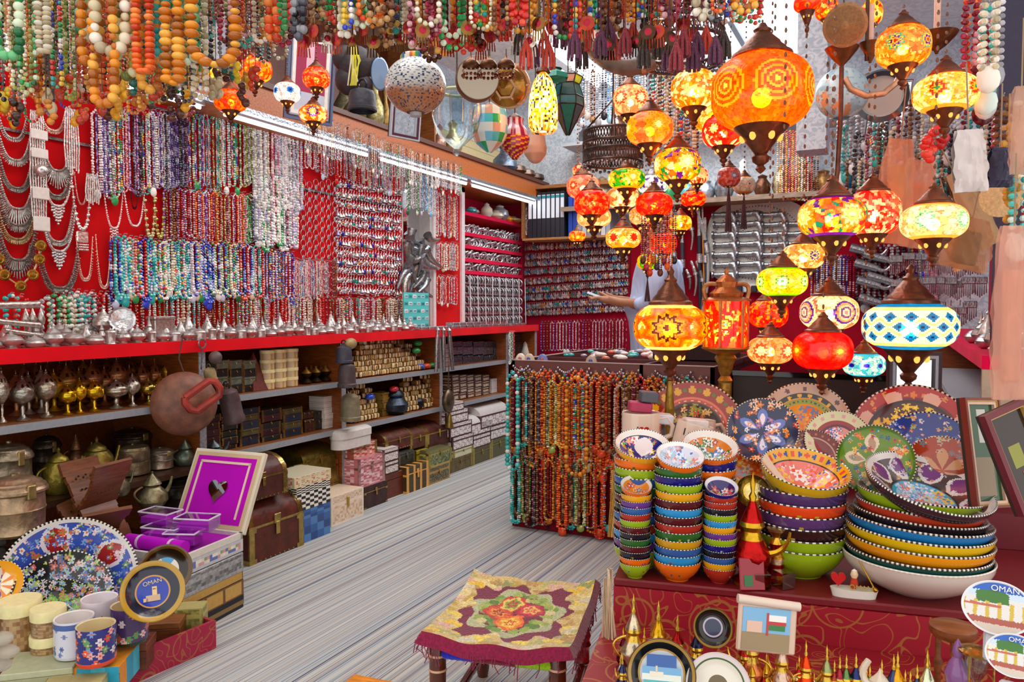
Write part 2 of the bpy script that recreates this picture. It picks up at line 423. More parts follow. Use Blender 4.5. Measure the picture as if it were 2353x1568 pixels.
for i,(a,b,d0,d1)in enumerate(((1695,0,1745,130),(1755,0,1812,95))):
 pa,pb=onZ(a,b-80,ZC-.01),onZ(d0,d1,ZC-.01)
x0,y0=onZ(1720,110,ZC)[:2]
struct('window_1',MB().box(x0-.55,x0+.55,y0-1.3,y0+.25,ZC-.02,ZC-.005,'ffffff'),'daylight')
struct('trim_3',MB().box(x0-.62,x0-.55,y0-1.35,y0+.3,ZC-.05,ZC,'d8dce2').box(x0+.55,x0+.62,y0-1.35,y0+.3,ZC-.05,ZC,'d8dce2').box(x0-.02,x0+.02,y0-1.3,y0+.25,ZC-.05,ZC-.021,'9aa4b0'),'satin')
def area(x,y,z,sx,sy,e,rot=(0,0,0),col=(1,.97,.93)):
 l=bpy.data.lights.new('area','AREA');l.shape='RECTANGLE';l.size=sx;l.size_y=sy;l.energy=e;l.color=col
 o=bpy.data.objects.new('area_light',l);COL.objects.link(o);o.location=(x,y,z);o.rotation_euler=rot;return o
area(-1.6,2.6,3.15,1.2,3.2,34)
area(-1.6,5.2,3.15,1.6,2.2,40)
w=bpy.data.worlds.new('world');scene.world=w;w.use_nodes=True
w.node_tree.nodes['Background'].inputs[0].default_value=(1,.97,.94,1);w.node_tree.nodes['Background'].inputs[1].default_value=1.15
scene.view_settings.view_transform='Standard';scene.view_settings.look='None';scene.view_settings.gamma=1
scene.view_settings.use_curve_mapping=False;scene.view_settings.exposure=0.3
PALS={'red coral':('d8281c b01410 e84a30 c82018','red coral'),'turquoise':('28b4b0 1e9a98 4cc8c0 d8e8e0','turquoise'),'lapis':('2030b0 3048d0 182080 c8d0e8 7090e0','lapis blue'),'green':('2a9a50 6ac080 186838 d8e8c8','green and white'),'silver':('c8c8cc a8a8ae e8e8ea 909098','silver'),'pearl':('f2ece4 e4dcd2 fffaf4 d8ccc4','white pearl'),'pastel':('d8b8c8 c8d8e0 e8d8b8 b8a8d0 e8e4e0','pastel mixed'),'purple':('6a4aa0 9a7ac8 4a2c78 d8c8e8','purple'),'amber':('e8901c c87010 f0b040 a85c10','amber'),'brown':('6a3a20 8a5a34 4a2414 b88a58','brown'),'black':('1c1c24 34303c 50505c 8a8a90','black'),'confetti':('d83828 28a8a0 e8c040 3048c0 f0e8e0 2a9a50','multicoloured'),'orange':('f06a1c e84a18 f89040 c83c10','orange'),'wine':('8a1830 b02848 5c1020 d8a0a8','wine red'),'olive':('9aa848 c8c870 6a7830 e8e8b8','olive green'),'pink':('e890a0 f0b8c0 d86880 f8e0e0','pink'),'ivory':('e8dcc0 d8c8a4 f4ecdc b8a888','ivory'),'sky':('70b8e0 a8d8f0 4890c8 e8f0f4','sky blue'),}
def ncurve(L,w,n,tight=.25):
 """narrow hanging loop, hook at origin"""
 r=w/2;h=min(L*.06,.03);a=np.linspace(PI,2*PI,15)
 X=np.concatenate([[-.15*r,-r],r*np.cos(a),[r,.15*r]]);Z=np.concatenate([[0,-h],-(L-r)+r*np.sin(a),[-h,0]])
 d=np.concatenate([[0],np.cumsum(np.hypot(np.diff(X),np.diff(Z)))]);t=np.linspace(0,d[-1],n)
 return np.interp(t,d,X),np.interp(t,d,Z)
def neck(L,w,b,pal,strands=1,rnd=None,pend=False,nu=6,nv=4,big=0,hook=True,disc=0):
 rnd=rnd or random.Random(1);m=MB();cols=cc(PALS[pal][0])
 for st in range(strands):
  Ls=L*(1-.06*st*rnd.random());ws=w*(1-.55*st/max(1,strands))
  n=max(8,int(2*Ls/(b*(1.25 if disc else 1.9))));x,z=ncurve(Ls,ws,n)
  per=rnd.choice((1,2,3,5,7));C=[cols[rnd.choice((0,0,1,2,3,len(cols)-1))if per==7 else(i//per)%len(cols)]for i in range(n)]
  rad=np.array([b*(1.0 if rnd.random()>.2 else .7)for _ in range(n)])
  if big:
   q=np.abs(np.linspace(-1,1,n));rad=rad*(1+big*(1-q))
  y=np.full(n,.004*st)+NR.randn(n)*.0015
  m.balls(np.stack([x,y,z],-1),rad,np.array(C),nu,nv,squash=(1,1,.62 if disc else .95))
 if pend:
  m.balls([[0,.002,-L-b*2]],b*3.0,cols[rnd.randrange(len(cols))],8,6,squash=(1,.5,1.3))
 if hook:m.tube([(0,-.02,.012),(0,0,.014),(0,.008,.004),(0,0,-.004)],.0018,'a0a0a0',4)
 return m.mesh('bead_necklace')
NCOUNT=0
def wallrow(pa,pb,ta,tb,ba,bb,n,pals,w,b,where,name='bead_necklace',cat='necklace',mat='bead',X=XP+.035,strands=(1,2,3),big=0,pend=.2,group=None,jit=.25,nu=6,nv=4,protos=12,anchor='from the silver swags'):
 """row of necklaces hung on plane x=X between picture columns pa..pb"""
 global NCOUNT
 A,B=onX(pa,ta,X),onX(pb,tb,X);LA=A[2]-onX(pa,ba,X)[2];LB=B[2]-onX(pb,bb,X)[2]
 L0=(LA+LB)/2;rr=random.Random(int(pa*7+ta));P=[]
 for k in range(min(protos,n)):
  pal=pals[k%len(pals)];st=rr.choice(strands);pe=rr.random()<pend
  P.append((neck(L0*(1+rr.uniform(-.06,.06)),w*rr.uniform(.7,1.2),b*rr.uniform(.8,1.3),pal,st,rr,pe,nu,nv,big),pal,st,pe))
 order=[i%len(P)for i in range(n)];rr.shuffle(order);made={}
 for i in range(n):
  me,pal,st,pe=P[order[i]];t=(i+.5+rr.uniform(-jit,jit))/n
  p=A+(B-A)*t;p[2]+=rr.uniform(-.008,.008)
  word=PALS[pal][1];kind=('bead strand' if st==1 else 'bead bundle')
  lab='%s %s%s, %s %s %s'%(word,kind,' with pendant' if pe and ' ' not in word and i<20 else '',nth(i),anchor,where)
  if i in made:pass
  if order[i]in made:
   o=clone(made[order[i]],loc=p,label=lab)
  else:
   o=solo(name,me,mat,lab,cat,group,loc=p,rot=(0,0,PI/2));made[order[i]]=o
  o.scale=(1,1,rr.uniform(.93,1.06));NCOUNT+=1
bright=['confetti','lapis','pastel','green','purple','turquoise','pearl','orange','silver','red coral','sky','wine','pink','olive']
soft=['purple','silver','pastel','black','turquoise','purple','pink','confetti','olive','pearl','wine','green']
wallrow(215,575,252,268,420,448,44,soft,.04,.0048,'in the top row',group='bundles in the top row')
wallrow(375,590,434,452,545,566,22,['purple','wine','olive','orange','purple','pearl','green','silver','purple','brown','orange','pink'],.045,.005,'in the second row',group='bundles in the second row',pend=0)
wallrow(255,600,546,567,672,692,34,['lapis','confetti','turquoise','green','lapis','pastel','confetti','ivory','turquoise','red coral','lapis','pearl'],.05,.0062,'in the third row',group='bundles in the third row',pend=.4,big=.6)
wallrow(140,930,673,690,752,752,78,['silver','pearl','brown','ivory','turquoise','wine','silver','pastel','green','brown','pearl','confetti','red coral','ivory','silver'],.032,.006,'above the silver pots',group='short strings above the silver pots',pend=0,protos=15,X=XP+.03)
wallrow(580,690,270,305,470,480,13,['silver','pearl','silver','pastel','ivory','pearl','pink'],.045,.0065,'above the medallions',group='long strings above the medallions',pend=.4,big=.5)
wallrow(590,680,405,415,560,570,12,['pearl','pastel','silver','wine','green','silver'],.04,.007,'beside the medallions',pend=.5,big=.8)
wallrow(605,672,575,582,685,690,9,['pastel','purple','lapis','confetti','sky'],.03,.006,'under the medallions',pend=0)
wallrow(672,742,600,603,683,683,15,['pink','pearl','pastel','sky','pearl','silver'],.012,.004,'in the pale curtain of chains',strands=(1,),pend=0,name='chain_necklace',group='pale chains')
wallrow(745,775,603,604,683,683,6,['brown','silver','wine'],.012,.005,'beside the pale chains',strands=(1,),pend=0,name='chain_necklace')
wallrow(690,925,310,385,400,432,34,['silver','pearl','pastel','red coral','silver','ivory','turquoise'],.03,.0048,'under the wooden fascia',strands=(1,2),pend=.2,name='chain_necklace',group='chains under the fascia')
wallrow(700,1062,262,385,345,452,48,['silver','black','ivory','silver','pearl','green','brown'],.02,.0035,'on the fascia rail',strands=(1,),pend=.35,name='rail_chain',group='thin chains on the fascia rail',X=-2.955,anchor='from the framed picture')
wallrow(1000,1052,440,455,540,545,8,['silver','ivory','silver','pearl'],.03,.005,'atop the narrow panel',strands=(1,2),pend=.3,name='silver_necklace',anchor='from the mirror',protos=6)
wallrow(1002,1052,560,562,620,622,8,['ivory','silver','pearl'],.035,.006,'midway down the narrow panel',strands=(1,2),pend=0,name='silver_necklace',anchor='from the mirror',protos=6)
wallrow(1004,1050,636,638,700,698,7,['silver','ivory','silver'],.045,.005,'low on the narrow panel',strands=(1,),pend=.5,name='silver_necklace',anchor='from the mirror',protos=6)
wallrow(930,1000,390,415,475,490,16,['pearl','silver','sky','pearl','green','silver'],.02,.005,'before the mirror',strands=(1,),pend=.4,name='chain_necklace',X=XP+.08)
wallrow(1207,1233,478,486,548,550,5,['silver','lapis','red coral','pearl'],.02,.008,'beside the binders',strands=(1,),pend=0,X=-3.12,anchor='from the bangle shelves')
def swag(cx,top,bot,wpx,col,style,label,X=XP+.03,drops=1.0,cat='necklace',mat='silver'):
 P0,P1,B=onX(cx-wpx/2,top,X),onX(cx+wpx/2,top,X),onX(cx,bot,X)
 mid=(P0+P1)/2;w=abs(P1[1]-P0[1]);Ld=mid[2]-B[2];m=MB();n=max(16,int((w+2*Ld)/.010))
 t=np.linspace(-1,1,n);x=w/2*np.sin(t*PI/2*.98)**1;x=w/2*np.sign(t)*np.abs(t)**.75;z=-Ld*(1-np.abs(t)**2.2)
 s=min(w,.2)/.2
 m.balls(np.stack([x,0*x,z],-1),.0052*s+.002,c(col),6,4)
 m.tube(np.stack([x,0*x+.0,z+.006],-1),.0016,col,4)
 dx=np.gradient(x);dz=np.gradient(z);l=np.hypot(dx,dz);nx,nz=dz/l,-dx/l
 core=1-np.abs(t)
 if style in('spike','drop','fan','cluster'):
  for i in range(n):
   q=core[i]
   if q<.12:continue
   ln={'spike':.022,'drop':.014,'fan':.012+.05*q**2,'cluster':.016}[style]*s*1.6*(.6+.4*q)
   sgn=1 if nz[i]<0 else-1
   a=np.array([x[i],0,z[i]]);b=a+np.array([nx[i]*sgn,0,nz[i]*sgn])*ln
   m.tube([a,(a+b)/2,b],[.0022,.0038*s+.001,.0016],col,5,cap=False)
   if style in('drop','cluster')or i%2:m.balls([b],.0042*s+.001,c(col),6,4)
 if style=='tassel' or style=='tri':
  N=11
  for i in range(N):
   q=(i-(N-1)/2)/((N-1)/2);k=int(5*(1-abs(q)))+1;xx=q*w*.3;zz=-Ld*(1-abs(q*.6)**2.2)
   for j in range(k):m.balls([[xx,.002,zz-.012-j*.0125]],.0068*s+.001,c(col),7,5)
 if style=='pearl':
  m.balls(np.stack([x,0*x,z],-1)[::3],.011,c(col),7,5)
 if style=='pearldrop':
  m.balls(np.stack([x,0*x,z],-1)[::3],.009,c(col),7,5)
  m.box(-.028,.028,-.004,.006,-Ld-.06,-Ld-.01,col,b=.006)
  for i in range(7):m.balls([[(i-3)*.008,.002,-Ld-.07-j*.011]for j in range(3)],.005,c(col),6,4)
 o=solo('silver_necklace' if style!='coin' else 'coin_necklace',m,mat,label,cat,None,loc=mid,rot=(0,0,PI/2));return o
S='b4aea8';S2='8e8680';PK='e8c4b4';WH='e6dcd8'
k=0
for(cx,top,bot,w,col,st,lab)in((28,262,318,66,S,'drop','silver fringed collar necklace, topmost at the picture edge of the red panel'),(32,290,368,80,S,'spike','silver spiked collar necklace, second from the top at the panel end'),(34,320,432,88,S2,'drop','grey silver swag necklace with dense drops, third down at the panel end'),(36,370,480,92,S,'fan','silver fan collar with long spikes, fourth down at the panel end'),(38,420,518,90,S2,'spike','dull silver swag necklace of barrel beads, fifth down at the panel end'),(36,470,550,88,'b09a70','cluster','pale brass swag necklace, sixth down at the panel end'),(38,500,598,92,S2,'fan','grey spiked collar necklace, seventh down at the panel end'),(34,560,622,70,'7a7672','none','plain dark silver rope necklace hanging just above the coin discs'),(120,250,300,60,PK,'drop','rosy silver collar necklace at the top of the second swag column'),(128,268,392,84,S,'fan','silver sunburst collar with long central spikes in second swag column'),(126,350,450,76,S2,'drop','silver bead collar under the sunburst collar'),(130,380,474,74,WH,'tassel','white rope necklace with a tasselled bib of rings'),(130,450,556,80,S,'drop','silver swag with pointed drops under the tasselled bib'),(133,490,578,78,'d4d0d0','tri','necklace of round silver beads with triangular bead bib'),(134,560,662,92,S2,'cluster','heavy silver collar of clustered beads, lowest in the second swag column'),(186,405,526,44,'f0e2dc','pearldrop','white pearl necklace with square white pendant'),(186,400,470,30,'e8b8b0','none','short pink bead strand inside the pearl necklace'),(194,545,642,38,PK,'drop','rose gold fringe necklace under the square pendant'),(237,543,660,34,PK,'drop','rose gold fringe necklace beside the blue bundles'),(260,428,525,46,'f2dcdc','tri','pale pink rope necklace with pointed collar'),(308,430,520,48,'f0dadc','none','pale pink rope collar necklace around black bead strands'),(308,432,480,18,'1c1420','none','short black bead necklace inside the pale pink collar'),(343,436,545,26,'cdbb88','pearl','ivory and green bone bead necklace with thick beads'),(365,438,545,24,'b8a860','pearl','thick olive bone bead necklace beside the purple bundles'),(600,500,562,34,'c8b88a','none','curved bone collar with turquoise ends near the medallions')):
 swag(cx,top,bot,w,col,st,lab);k+=1
r=root('coin_necklace','necklace of big brass discs hanging low at the end of the red panel','necklace',loc=onX(46,560,XP+.05))
b0=onX(46,560,XP+.05);pts=[(92,565),(89,596),(74,632),(46,658),(8,632),(-4,596)]
loc=[onX(x,y,XP+.05)-b0 for x,y in pts]
obj('cord',MB().tube(loc,.004,'c8a878',5),'bead',r)
for q in loc:
 d=MB();M=T(q[0]+.006,q[1],q[2],0,PI/2,0);d.lathe([(0,-.003),(.022,-.003),(.024,0),(.022,.003),(.015,.004),(.013,.002),(.004,.003),(.003,.006),(0,.006)],20,'b0963c',M)
 obj('disc',d,'brass',r)
for(cx,y0,y1,lab)in((84,255,560,'long silver tassel ornament with pale tag plates between the swag columns'),(212,400,480,'pale cord tassel with turquoise ends beside the square pendant'),(163,250,420,'long white rope strand at the edge of the second swag column')):
 p=onX(cx,y0,XP+.06);L=p[2]-onX(cx,y1,XP+.06)[2];r=root('tassel_ornament',lab,'ornament',loc=p)
 s=MB()
 for i in range(7):
  s.tube([(0,(i-3)*.008,0),(0,(i-3)*.011,-L*.5),(0,(i-3)*.009,-L*(.8+.03*(i%4)))],.003,'d0c4bc',5)
 obj('strands',s,'silver',r)
 if cx==84:
  for q,hh in((.18,.02),(.32,.02),(.62,.025),(.85,.03)):obj('plate',MB().box(.012,.018,-.035,.035,-L*q-hh,-L*q+hh,'ddd4cc',b=.003),'satin',r)
  obj('bead',MB().balls([[.02,0,-L*.45]],.026,c('dcd8d4'),12,8),'silver',r)
def medal(colr):
 m=MB();m.torus(.022,.0014,'c8c4c4',T(0,0,-.022,PI/2),seg=16,ts=4)
 m.lathe([(0,-.002),(.012,-.002),(.014,0),(.009,.003),(0,.004)],12,[c('a8a8ac'),c('d8d8dc'),c(colr),c(colr)],T(0,.0,-.052,-PI/2),sx=.8)
 m.balls([[0,0,-.038]],.004,c('b0b0b4'),6,4);return m.mesh('medallion_earring')
MP=[medal(x)for x in('d8c8b8','90a0c8','a0988c','e8e0d8','70a898','7a6a78')]
for r_ in range(8):
 for q in range(6):
  px=697+q*14.5;py=412+r_*23+(q%2)*5
  p=onX(px,py,XP+.02+.01*(q%2));i=(r_*5+q*3)%6
  lab='oval silver medallion earring, %s down in the %s column beside the earring rows'%(nth(r_),nth(q))
  if r_*6+q<6:MP[q%6]=solo('medallion_earring',MP[q%6],'bright_silver',lab,'earring','medallion earrings',loc=p,rot=(0,0,PI/2))
  else:clone(MP[i],loc=p,label=lab)
def earring(s,col,k):
 m=MB();m.tube([(0,0,0),(.004,0,.004),(.006,0,-.002),(.002,0,-.008)],.0009,'e0d8d8',4,cap=False)
 cl=c(col);sv=c('d0d0d4')
 if k==0:m.balls([[0,0,-.013],[0,0,-.026],[-.006,0,-.034],[.006,0,-.034],[0,0,-.037]],[.006,.009,.004,.004,.005],np.array([sv,cl,sv,sv,sv]),6,4)
 elif k==1:m.lathe([(.002,-.012),(.012,-.03),(.013,-.034),(.009,-.036)],8,col);m.balls([[0,0,-.012],[0,0,-.042],[.007,0,-.042],[-.007,0,-.042]],.004,sv,6,4)
 elif k==2:m.torus(.011,.002,'d4d4d8',T(0,0,-.022,PI/2),seg=12,ts=4);m.balls([[0,0,-.02],[0,0,-.04]],[.006,.005],np.array([cl,sv]),6,4)
 else:m.balls([[0,0,-.014],[0,0,-.026],[0,0,-.04]],[.005,.0105,.004],np.array([sv,cl,sv]),7,5,squash=(.8,.5,1.25))
 return m.mesh('drop_earring')
ECOL=[('d8d4d4','silver'),('c8c0b8','pale silver'),('f0ece8','white'),('3848b8','blue'),('2a9a80','green'),('a8a4b0','grey silver'),('c0a088','rosy silver'),('e0dcd8','bright silver'),('d89050','amber'),('8878a0','mauve'),('b8b4b8','dull silver'),('60b8b0','turquoise')]
EP=[(earring(1,h,i%4),nme,('cluster','bell','hoop','teardrop')[i%4])for i,(h,nme)in enumerate(ECOL)]
EM=[None]*12
def ear(i,p,lab,rz,sc=1.0):
 me,nme,sh_=EP[i]
 lab='%s %s earring, %s'%(nme,sh_,lab)
 if EM[i]is None:EM[i]=solo('drop_earring',me,'bright_silver',lab,'earring','drop earrings on the red wall',loc=p,rot=(0,0,rz));EM[i].scale=(sc,)*3;return EM[i]
 return clone(EM[i],loc=p,rot=(0,0,rz),label=lab,scale=sc)
er=random.Random(5);order=[0,1,2,5,7,6,10,0,1,5,2,7,3,10,0,6,4,1,8,9,11,2]
for r_ in range(12):
 for q in range(24):
  t=(q+.5)/24;px=772+(922-772)*t;py=412+22.4*r_+(t*(20 if r_<4 else 14 if r_<8 else 8))-(4 if r_>8 else 0)
  p=onX(px,py+er.uniform(-1.5,1.5),XP+.02+er.uniform(0,.012));i=er.choice(order)
  ear(i,p,'%s before the mirror in the %s row'%(nth(23-q),nth(r_)),PI/2,er.uniform(1.15,1.5))
def earmass(xa,xb,rows,n,Y,name,lab,strings=False):
 m=MB();rr=random.Random(9)
 for r_,(ya,yb)in enumerate(rows):
  A,B=onY(xa,ya,Y),onY(xb,yb,Y);w_=B-A
  m.tube([A,B],.0025,'a09890',4)
  P,Rd,Cc=[],[],[]
  for i in range(n):
   o_=A+w_*((i+rr.uniform(.2,.8))/n);h=c(rr.choice(['d8d4d4','b8b0ac','f0ece8','3858c0','2a9a80','a89888','c8c4c8','d89050','50a8c8','9a90a8','787078','d0c8c0','b0a49c']))
   sv=c(rr.choice(['c8c4c4','a09890','e0dcdc']));d_=rr.uniform(0,.012)
   P+=[o_+[0,-d_,-.012],o_+[rr.uniform(-.004,.004),-d_,-.03],o_+[-.008,-d_,-.044],o_+[.008,-d_,-.046],o_+[0,-d_,-.055]]
   Rd+=[.007,rr.uniform(.012,.018),.009,.009,.01*rr.uniform(.6,1.5)];Cc+=[sv,h,sv,h,sv]
  m.balls(np.array(P),np.array(Rd),np.array(Cc),6,4)
 return solo(name,m,'bright_silver',lab,'earrings',kind='stuff')
rows=[(562,549),(583,566),(599,584),(618,603),(640,622),(660,641),(677,661),(697,681),(712,700)]
earmass(1206,1444,rows,46,YB-.03,'earring_display','dense rows of small silver earrings on the crimson panel by the binders')
ab=np.array
def backrow(pa,pb,ta,tb,ba,bb,n,pals,w,b,where,name='chain_necklace',Y=YB-.04,anchor='from the bangle shelves',**kw):
 A,B=onY(pa,ta,Y),onY(pb,tb,Y);L0=A[2]-onY(pa,ba,Y)[2];rr=random.Random(int(pa+ta));made={}
 for i in range(n):
  k_=rr.randrange(min(8,n));p=A+(B-A)*((i+.5)/n);pal=pals[k_%len(pals)]
  lab='%s bead string, %s %s %s'%(PALS[pal][1],nth(i),anchor,where)
  if k_ in made:clone(made[k_],loc=p,label=lab)
  else:made[k_]=solo(name,neck(L0,w,b,pal,kw.get('st',1),rr,rr.random()<.2),'bead',lab,'necklace',kw.get('group'),loc=p)
backrow(1243,1440,742,735,806,806,26,['silver','pearl','wine','pastel','brown','silver','purple','pearl'],.03,.006,'under the rear earring rows',group='short strings under the rear earring rows')
backrow(1790,1878,300,305,455,455,12,['amber','pearl','brown','ivory','wine','olive','red coral','ivory'],.04,.008,'on the rear wall',name='bead_necklace',anchor='from the hanging copper chain',Y=YB-.3)
backrow(1868,1960,585,590,700,700,12,['wine','silver','brown','lapis','silver','pearl'],.04,.008,'behind the white ring lamp',name='bead_necklace',anchor='from the yellow lamp')
backrow(2100,2150,560,560,690,690,5,['olive','sky','pink','lapis','ivory'],.05,.01,'above the blue diamond lamp',name='bead_necklace',anchor='from the grey silver ornaments')
backrow(1972,2090,565,565,700,700,9,['black','silver','black','silver'],.05,.012,'behind the red bead lamp',name='bead_necklace',anchor='from the curved daggers',st=2)
def facecols(n,base):return np.tile(c(base),(n,1))
def pot(kind,s=1.0,col='c4c0bc',mat='silver',name='silver_pot'):
 """turned vessels: body + lid meshes, unit roughly .06 tall"""
 P={'round':([(0,0),(.016,0),(.017,.004),(.013,.008),(.026,.018),(.03,.028),(.026,.038),(.016,.043)],[(.019,.042),(.02,.045),(.012,.053),(.005,.058),(.004,.063),(.006,.066),(.002,.072),(0,.074)]),'drum':([(0,0),(.024,0),(.026,.002),(.026,.032),(.028,.034)],[(.028,.034),(.027,.038),(.02,.044),(.008,.049),(.004,.053),(.006,.057),(0,.061)]),'bottle':([(0,0),(.014,0),(.015,.004),(.008,.01),(.018,.022),(.019,.032),(.01,.044),(.006,.052)],[(.008,.052),(.009,.056),(.005,.064),(.003,.075),(.0015,.086),(0,.09)]),'bowl':([(0,0),(.018,0),(.012,.006),(.03,.018),(.033,.026),(.031,.027)],[(.031,.027),(.026,.034),(.012,.04),(.005,.043),(.006,.048),(0,.052)]),'squat':([(0,0),(.02,0),(.03,.008),(.033,.018),(.028,.026),(.024,.028)],[(.026,.028),(.02,.034),(.01,.037),(.004,.041),(.006,.046),(0,.049)]),'cone':([(0,0),(.02,0),(.021,.004),(.016,.008),(.019,.02),(.02,.032)],[(.023,.032),(.022,.036),(.012,.055),(.005,.072),(.003,.08),(.005,.084),(0,.09)]),'tube':([(0,0),(.017,0),(.018,.003),(.016,.006),(.016,.04),(.018,.043)],[(.018,.043),(.016,.047),(.006,.051),(.003,.055),(0,.058)]),}[kind]
 out=[]
 for prof in P:out.append(MB().lathe([(a*s,b*s)for a,b in prof],18,col).mesh(name))
 return out
LEDZ=1.046
SP={}
kinds=['round','drum','bottle','bowl','squat','cone','tube']
for k in kinds:
 a,b=pot(k);r=root('silver_pot','','pot');obj('body',a,'bright_silver',r);obj('lid',b,'bright_silver',r);SP[k]=(r,[False])
kw={'round':'round footed silver pot','drum':'silver drum box with domed lid','bottle':'slim silver kohl bottle','bowl':'shallow lidded silver bowl','squat':'squat silver lidded jar','cone':'silver jar with tall cone lid','tube':'small straight silver canister'}
rr=random.Random(21)
def sput(k,loc,sc,lab,rz=0):
 r,used=SP[k]
 if not used[0]:
  used[0]=True;r.location=loc;r.scale=(sc,)*3;r['label']=lab;r['group']='silver pots on the red ledge';return r
 return clone(r,loc=loc,scale=sc,label=lab,rot=(0,0,rz))
y=1.62;i=0
while y<4.35:
 k=rr.choice(['round','drum','squat','bowl','drum','round','squat','tube']);sc=rr.uniform(.95,1.25)*(1.05 if y<3 else .95)
 sput(k,(-2.945-rr.uniform(0,.01),y,LEDZ),sc,'%s, %s in the front row of the red ledge'%(kw[k],nth(i)),rr.uniform(0,3));y+=(.066 if k!='tube' else .05)*sc*.98;i+=1
y=1.66;i=0
while y<4.4:
 k=rr.choice(['cone','bottle','round','drum','cone','bottle','bowl']);sc=rr.uniform(1.0,1.3)
 sput(k,(-3.035-rr.uniform(0,.015),y,LEDZ),sc,'%s, %s in the second row of the red ledge'%(kw[k],nth(i)),rr.uniform(0,3));y+=.068*sc;i+=1
y=1.68;i=0
while y<4.4:
 k=rr.choice(['cone','bottle','cone','round']);sc=rr.uniform(1.2,1.5)
 sput(k,(-3.125-rr.uniform(0,.015),y,LEDZ),sc,'%s, %s in the rear row of the red ledge'%(kw[k],nth(i)),rr.uniform(0,3));y+=.08*sc;i+=1
for i in range(16):
 y=4.45+i*.105
 for lv in range(2 if 3<i<9 else 1):
  b=MB().box(-.035,.035,-.04,.04,0,.022,'c8c8cc',b=.003);
  if i==0 and lv==0:sb=solo('silver_box',b,'silver','flat silver box on the red ledge just past the pots','box','flat silver boxes',loc=(-2.96,y,LEDZ))
  else:clone(sb,loc=(-2.96-.01*lv,y+.02*lv,LEDZ+.0225*lv),label='flat silver box, %s along the ledge past the pots%s'%(nth(i),', upper' if lv else ''),rot=(0,0,R.uniform(-.2,.2)))
m=MB();m.lathe([(0,.004),(.02,.005),(.03,.009),(.05,.011),(.054,.016),(.05,.012),(.03,.006),(0,0)],28,'d8dade',lobes=14,amp=.02)
q=onX(280,735,-3.0);solo('silver_plate',m,'silver','round embossed silver dish standing upright among the silver pots','plate',loc=q,rot=lookrot((1,-.5,.25)))
q=onX(370,745,-3.06);r=root('engraved_box','square silver engraved lidded box standing behind the pots','box',loc=(q[0],q[1],LEDZ+.03))
obj('body',MB().box(-.03,.03,-.055,.055,-.03,.07,'c8c4be',b=.004),'silver',r);obj('lid',MB().box(-.033,.033,-.058,.058,.07,.085,'d4d0cc',b=.004),'silver',r)
q=onX(238,760,-3.08);r=root('stemmed_burner','tall stemmed silver incense burner beside the standing silver dish','incense burner',loc=(q[0],q[1],LEDZ))
obj('base',MB().lathe([(0,0),(.035,0),(.036,.006),(.012,.014),(.008,.04),(.012,.05)],18,'c8c4be'),'silver',r)
obj('bowl',MB().lathe([(.012,.05),(.03,.06),(.045,.08),(.042,.095)],20,'c8c4be'),'silver',r)
obj('lid',MB().lathe([(.044,.095),(.04,.105),(.02,.125),(.008,.14),(.004,.15),(.008,.156),(0,.168)],20,'d0ccc6'),'silver',r)
for k,(px0,py0,px1,py1,rad,lab)in enumerate(((0,703,88,700,.014,'long engraved silver tube lying on pots at the ledge end'),(10,738,90,748,.011,'plain silver tube slanting below the engraved tube'),(30,760,95,772,.01,'short silver rod among the ledge-end pots'))):
 a,b=onX(px0-20,py0,-2.97),onX(px1,py1,-2.97)
 m=MB();t=np.linspace(0,1,14)[:,None];m.tube(a+(b-a)*t,[rad*(1.15 if i%13 in(0,1)else 1.0)for i in range(14)],'ccc6be',12)
 solo('silver_tube',m,'silver',lab,'scroll tube')
for k in range(3):
 q=onX((60,76,95)[k],770,-3.02);m=MB().lathe([(0,0),(.018,0),(.018,.004),(.006,.01),(.006,.09),(.014,.1),(.016,.11),(.01,.13),(.003,.15),(0,.155)],14,'c4beb6')
 solo('silver_finial_rod',m,'silver','upright silver rod with pointed top, %s behind the slanting tubes'%nth(k),'rod',loc=(q[0],q[1],LEDZ))
for k,(px,pal)in enumerate(((26,'turquoise'),(48,'red coral'),(108,'silver'),(125,'green'),(146,'green'),(160,'ivory'),(175,'pearl'),(190,'turquoise'),(205,'turquoise'),(215,'wine'))):
 q=onX(px,680+3*(k%3),XP+.07);solo('bead_necklace',neck(.15+.02*(k%3),.05,.0095,pal,2,random.Random(k),False),'bead','%s chunky bead necklace, %s along behind the silver rods'%(PALS[pal][1],nth(k)),'necklace',None,loc=q,rot=(0,0,PI/2))
q0,q1=onX(927,672,-3.12),onX(984,672,-3.12);zb=LEDZ;ztp=float(q0[2])
m=MB();m.box(-.004,.004,q0[1],q1[1],zb,ztp,'58c8c8')
for a in range(5):
 for b in range(6):
  yy=q0[1]+(q1[1]-q0[1])*(b+.5)/6;zz=zb+(ztp-zb)*(a+.5)/5
  m.box(.004,.0055,yy-.022,yy+.022,zz-.012,zz+.012,['a8e0e4','38a8a4','d8f0f0','70c8cc'][(a*3+b)%4])
  m.balls([[.007,yy-.008,zz],[.007,yy+.008,zz]],.0045,c(['3c4858','1c8880','c07880','404048'][(a+b)%4]),6,4)
solo('earring_card',m,'paper','turquoise card of stud earrings standing before the mirror','earring card',loc=(-3.12,0,0))
def horn(L,r0,bend,col='a8b0b4'):
 n=14;t=np.linspace(0,1,n);p=np.stack([0*t,bend*L*np.sin(t*PI*.55)*t,-L*t*np.cos(t*bend)],-1)
 m=MB().tube(p,r0*(1-.75*t)+.002,col,10);g=MB().tube(p[:2]+[0,0,.01],[r0*1.15,r0*1.15],'8a9094',10)
 return m.mesh('powder_horn'),g.mesh('collar')
hk=[horn(.17,.032,.5),horn(.15,.028,-.6),horn(.2,.03,.7,'b4b2a8')]
rr=random.Random(3)
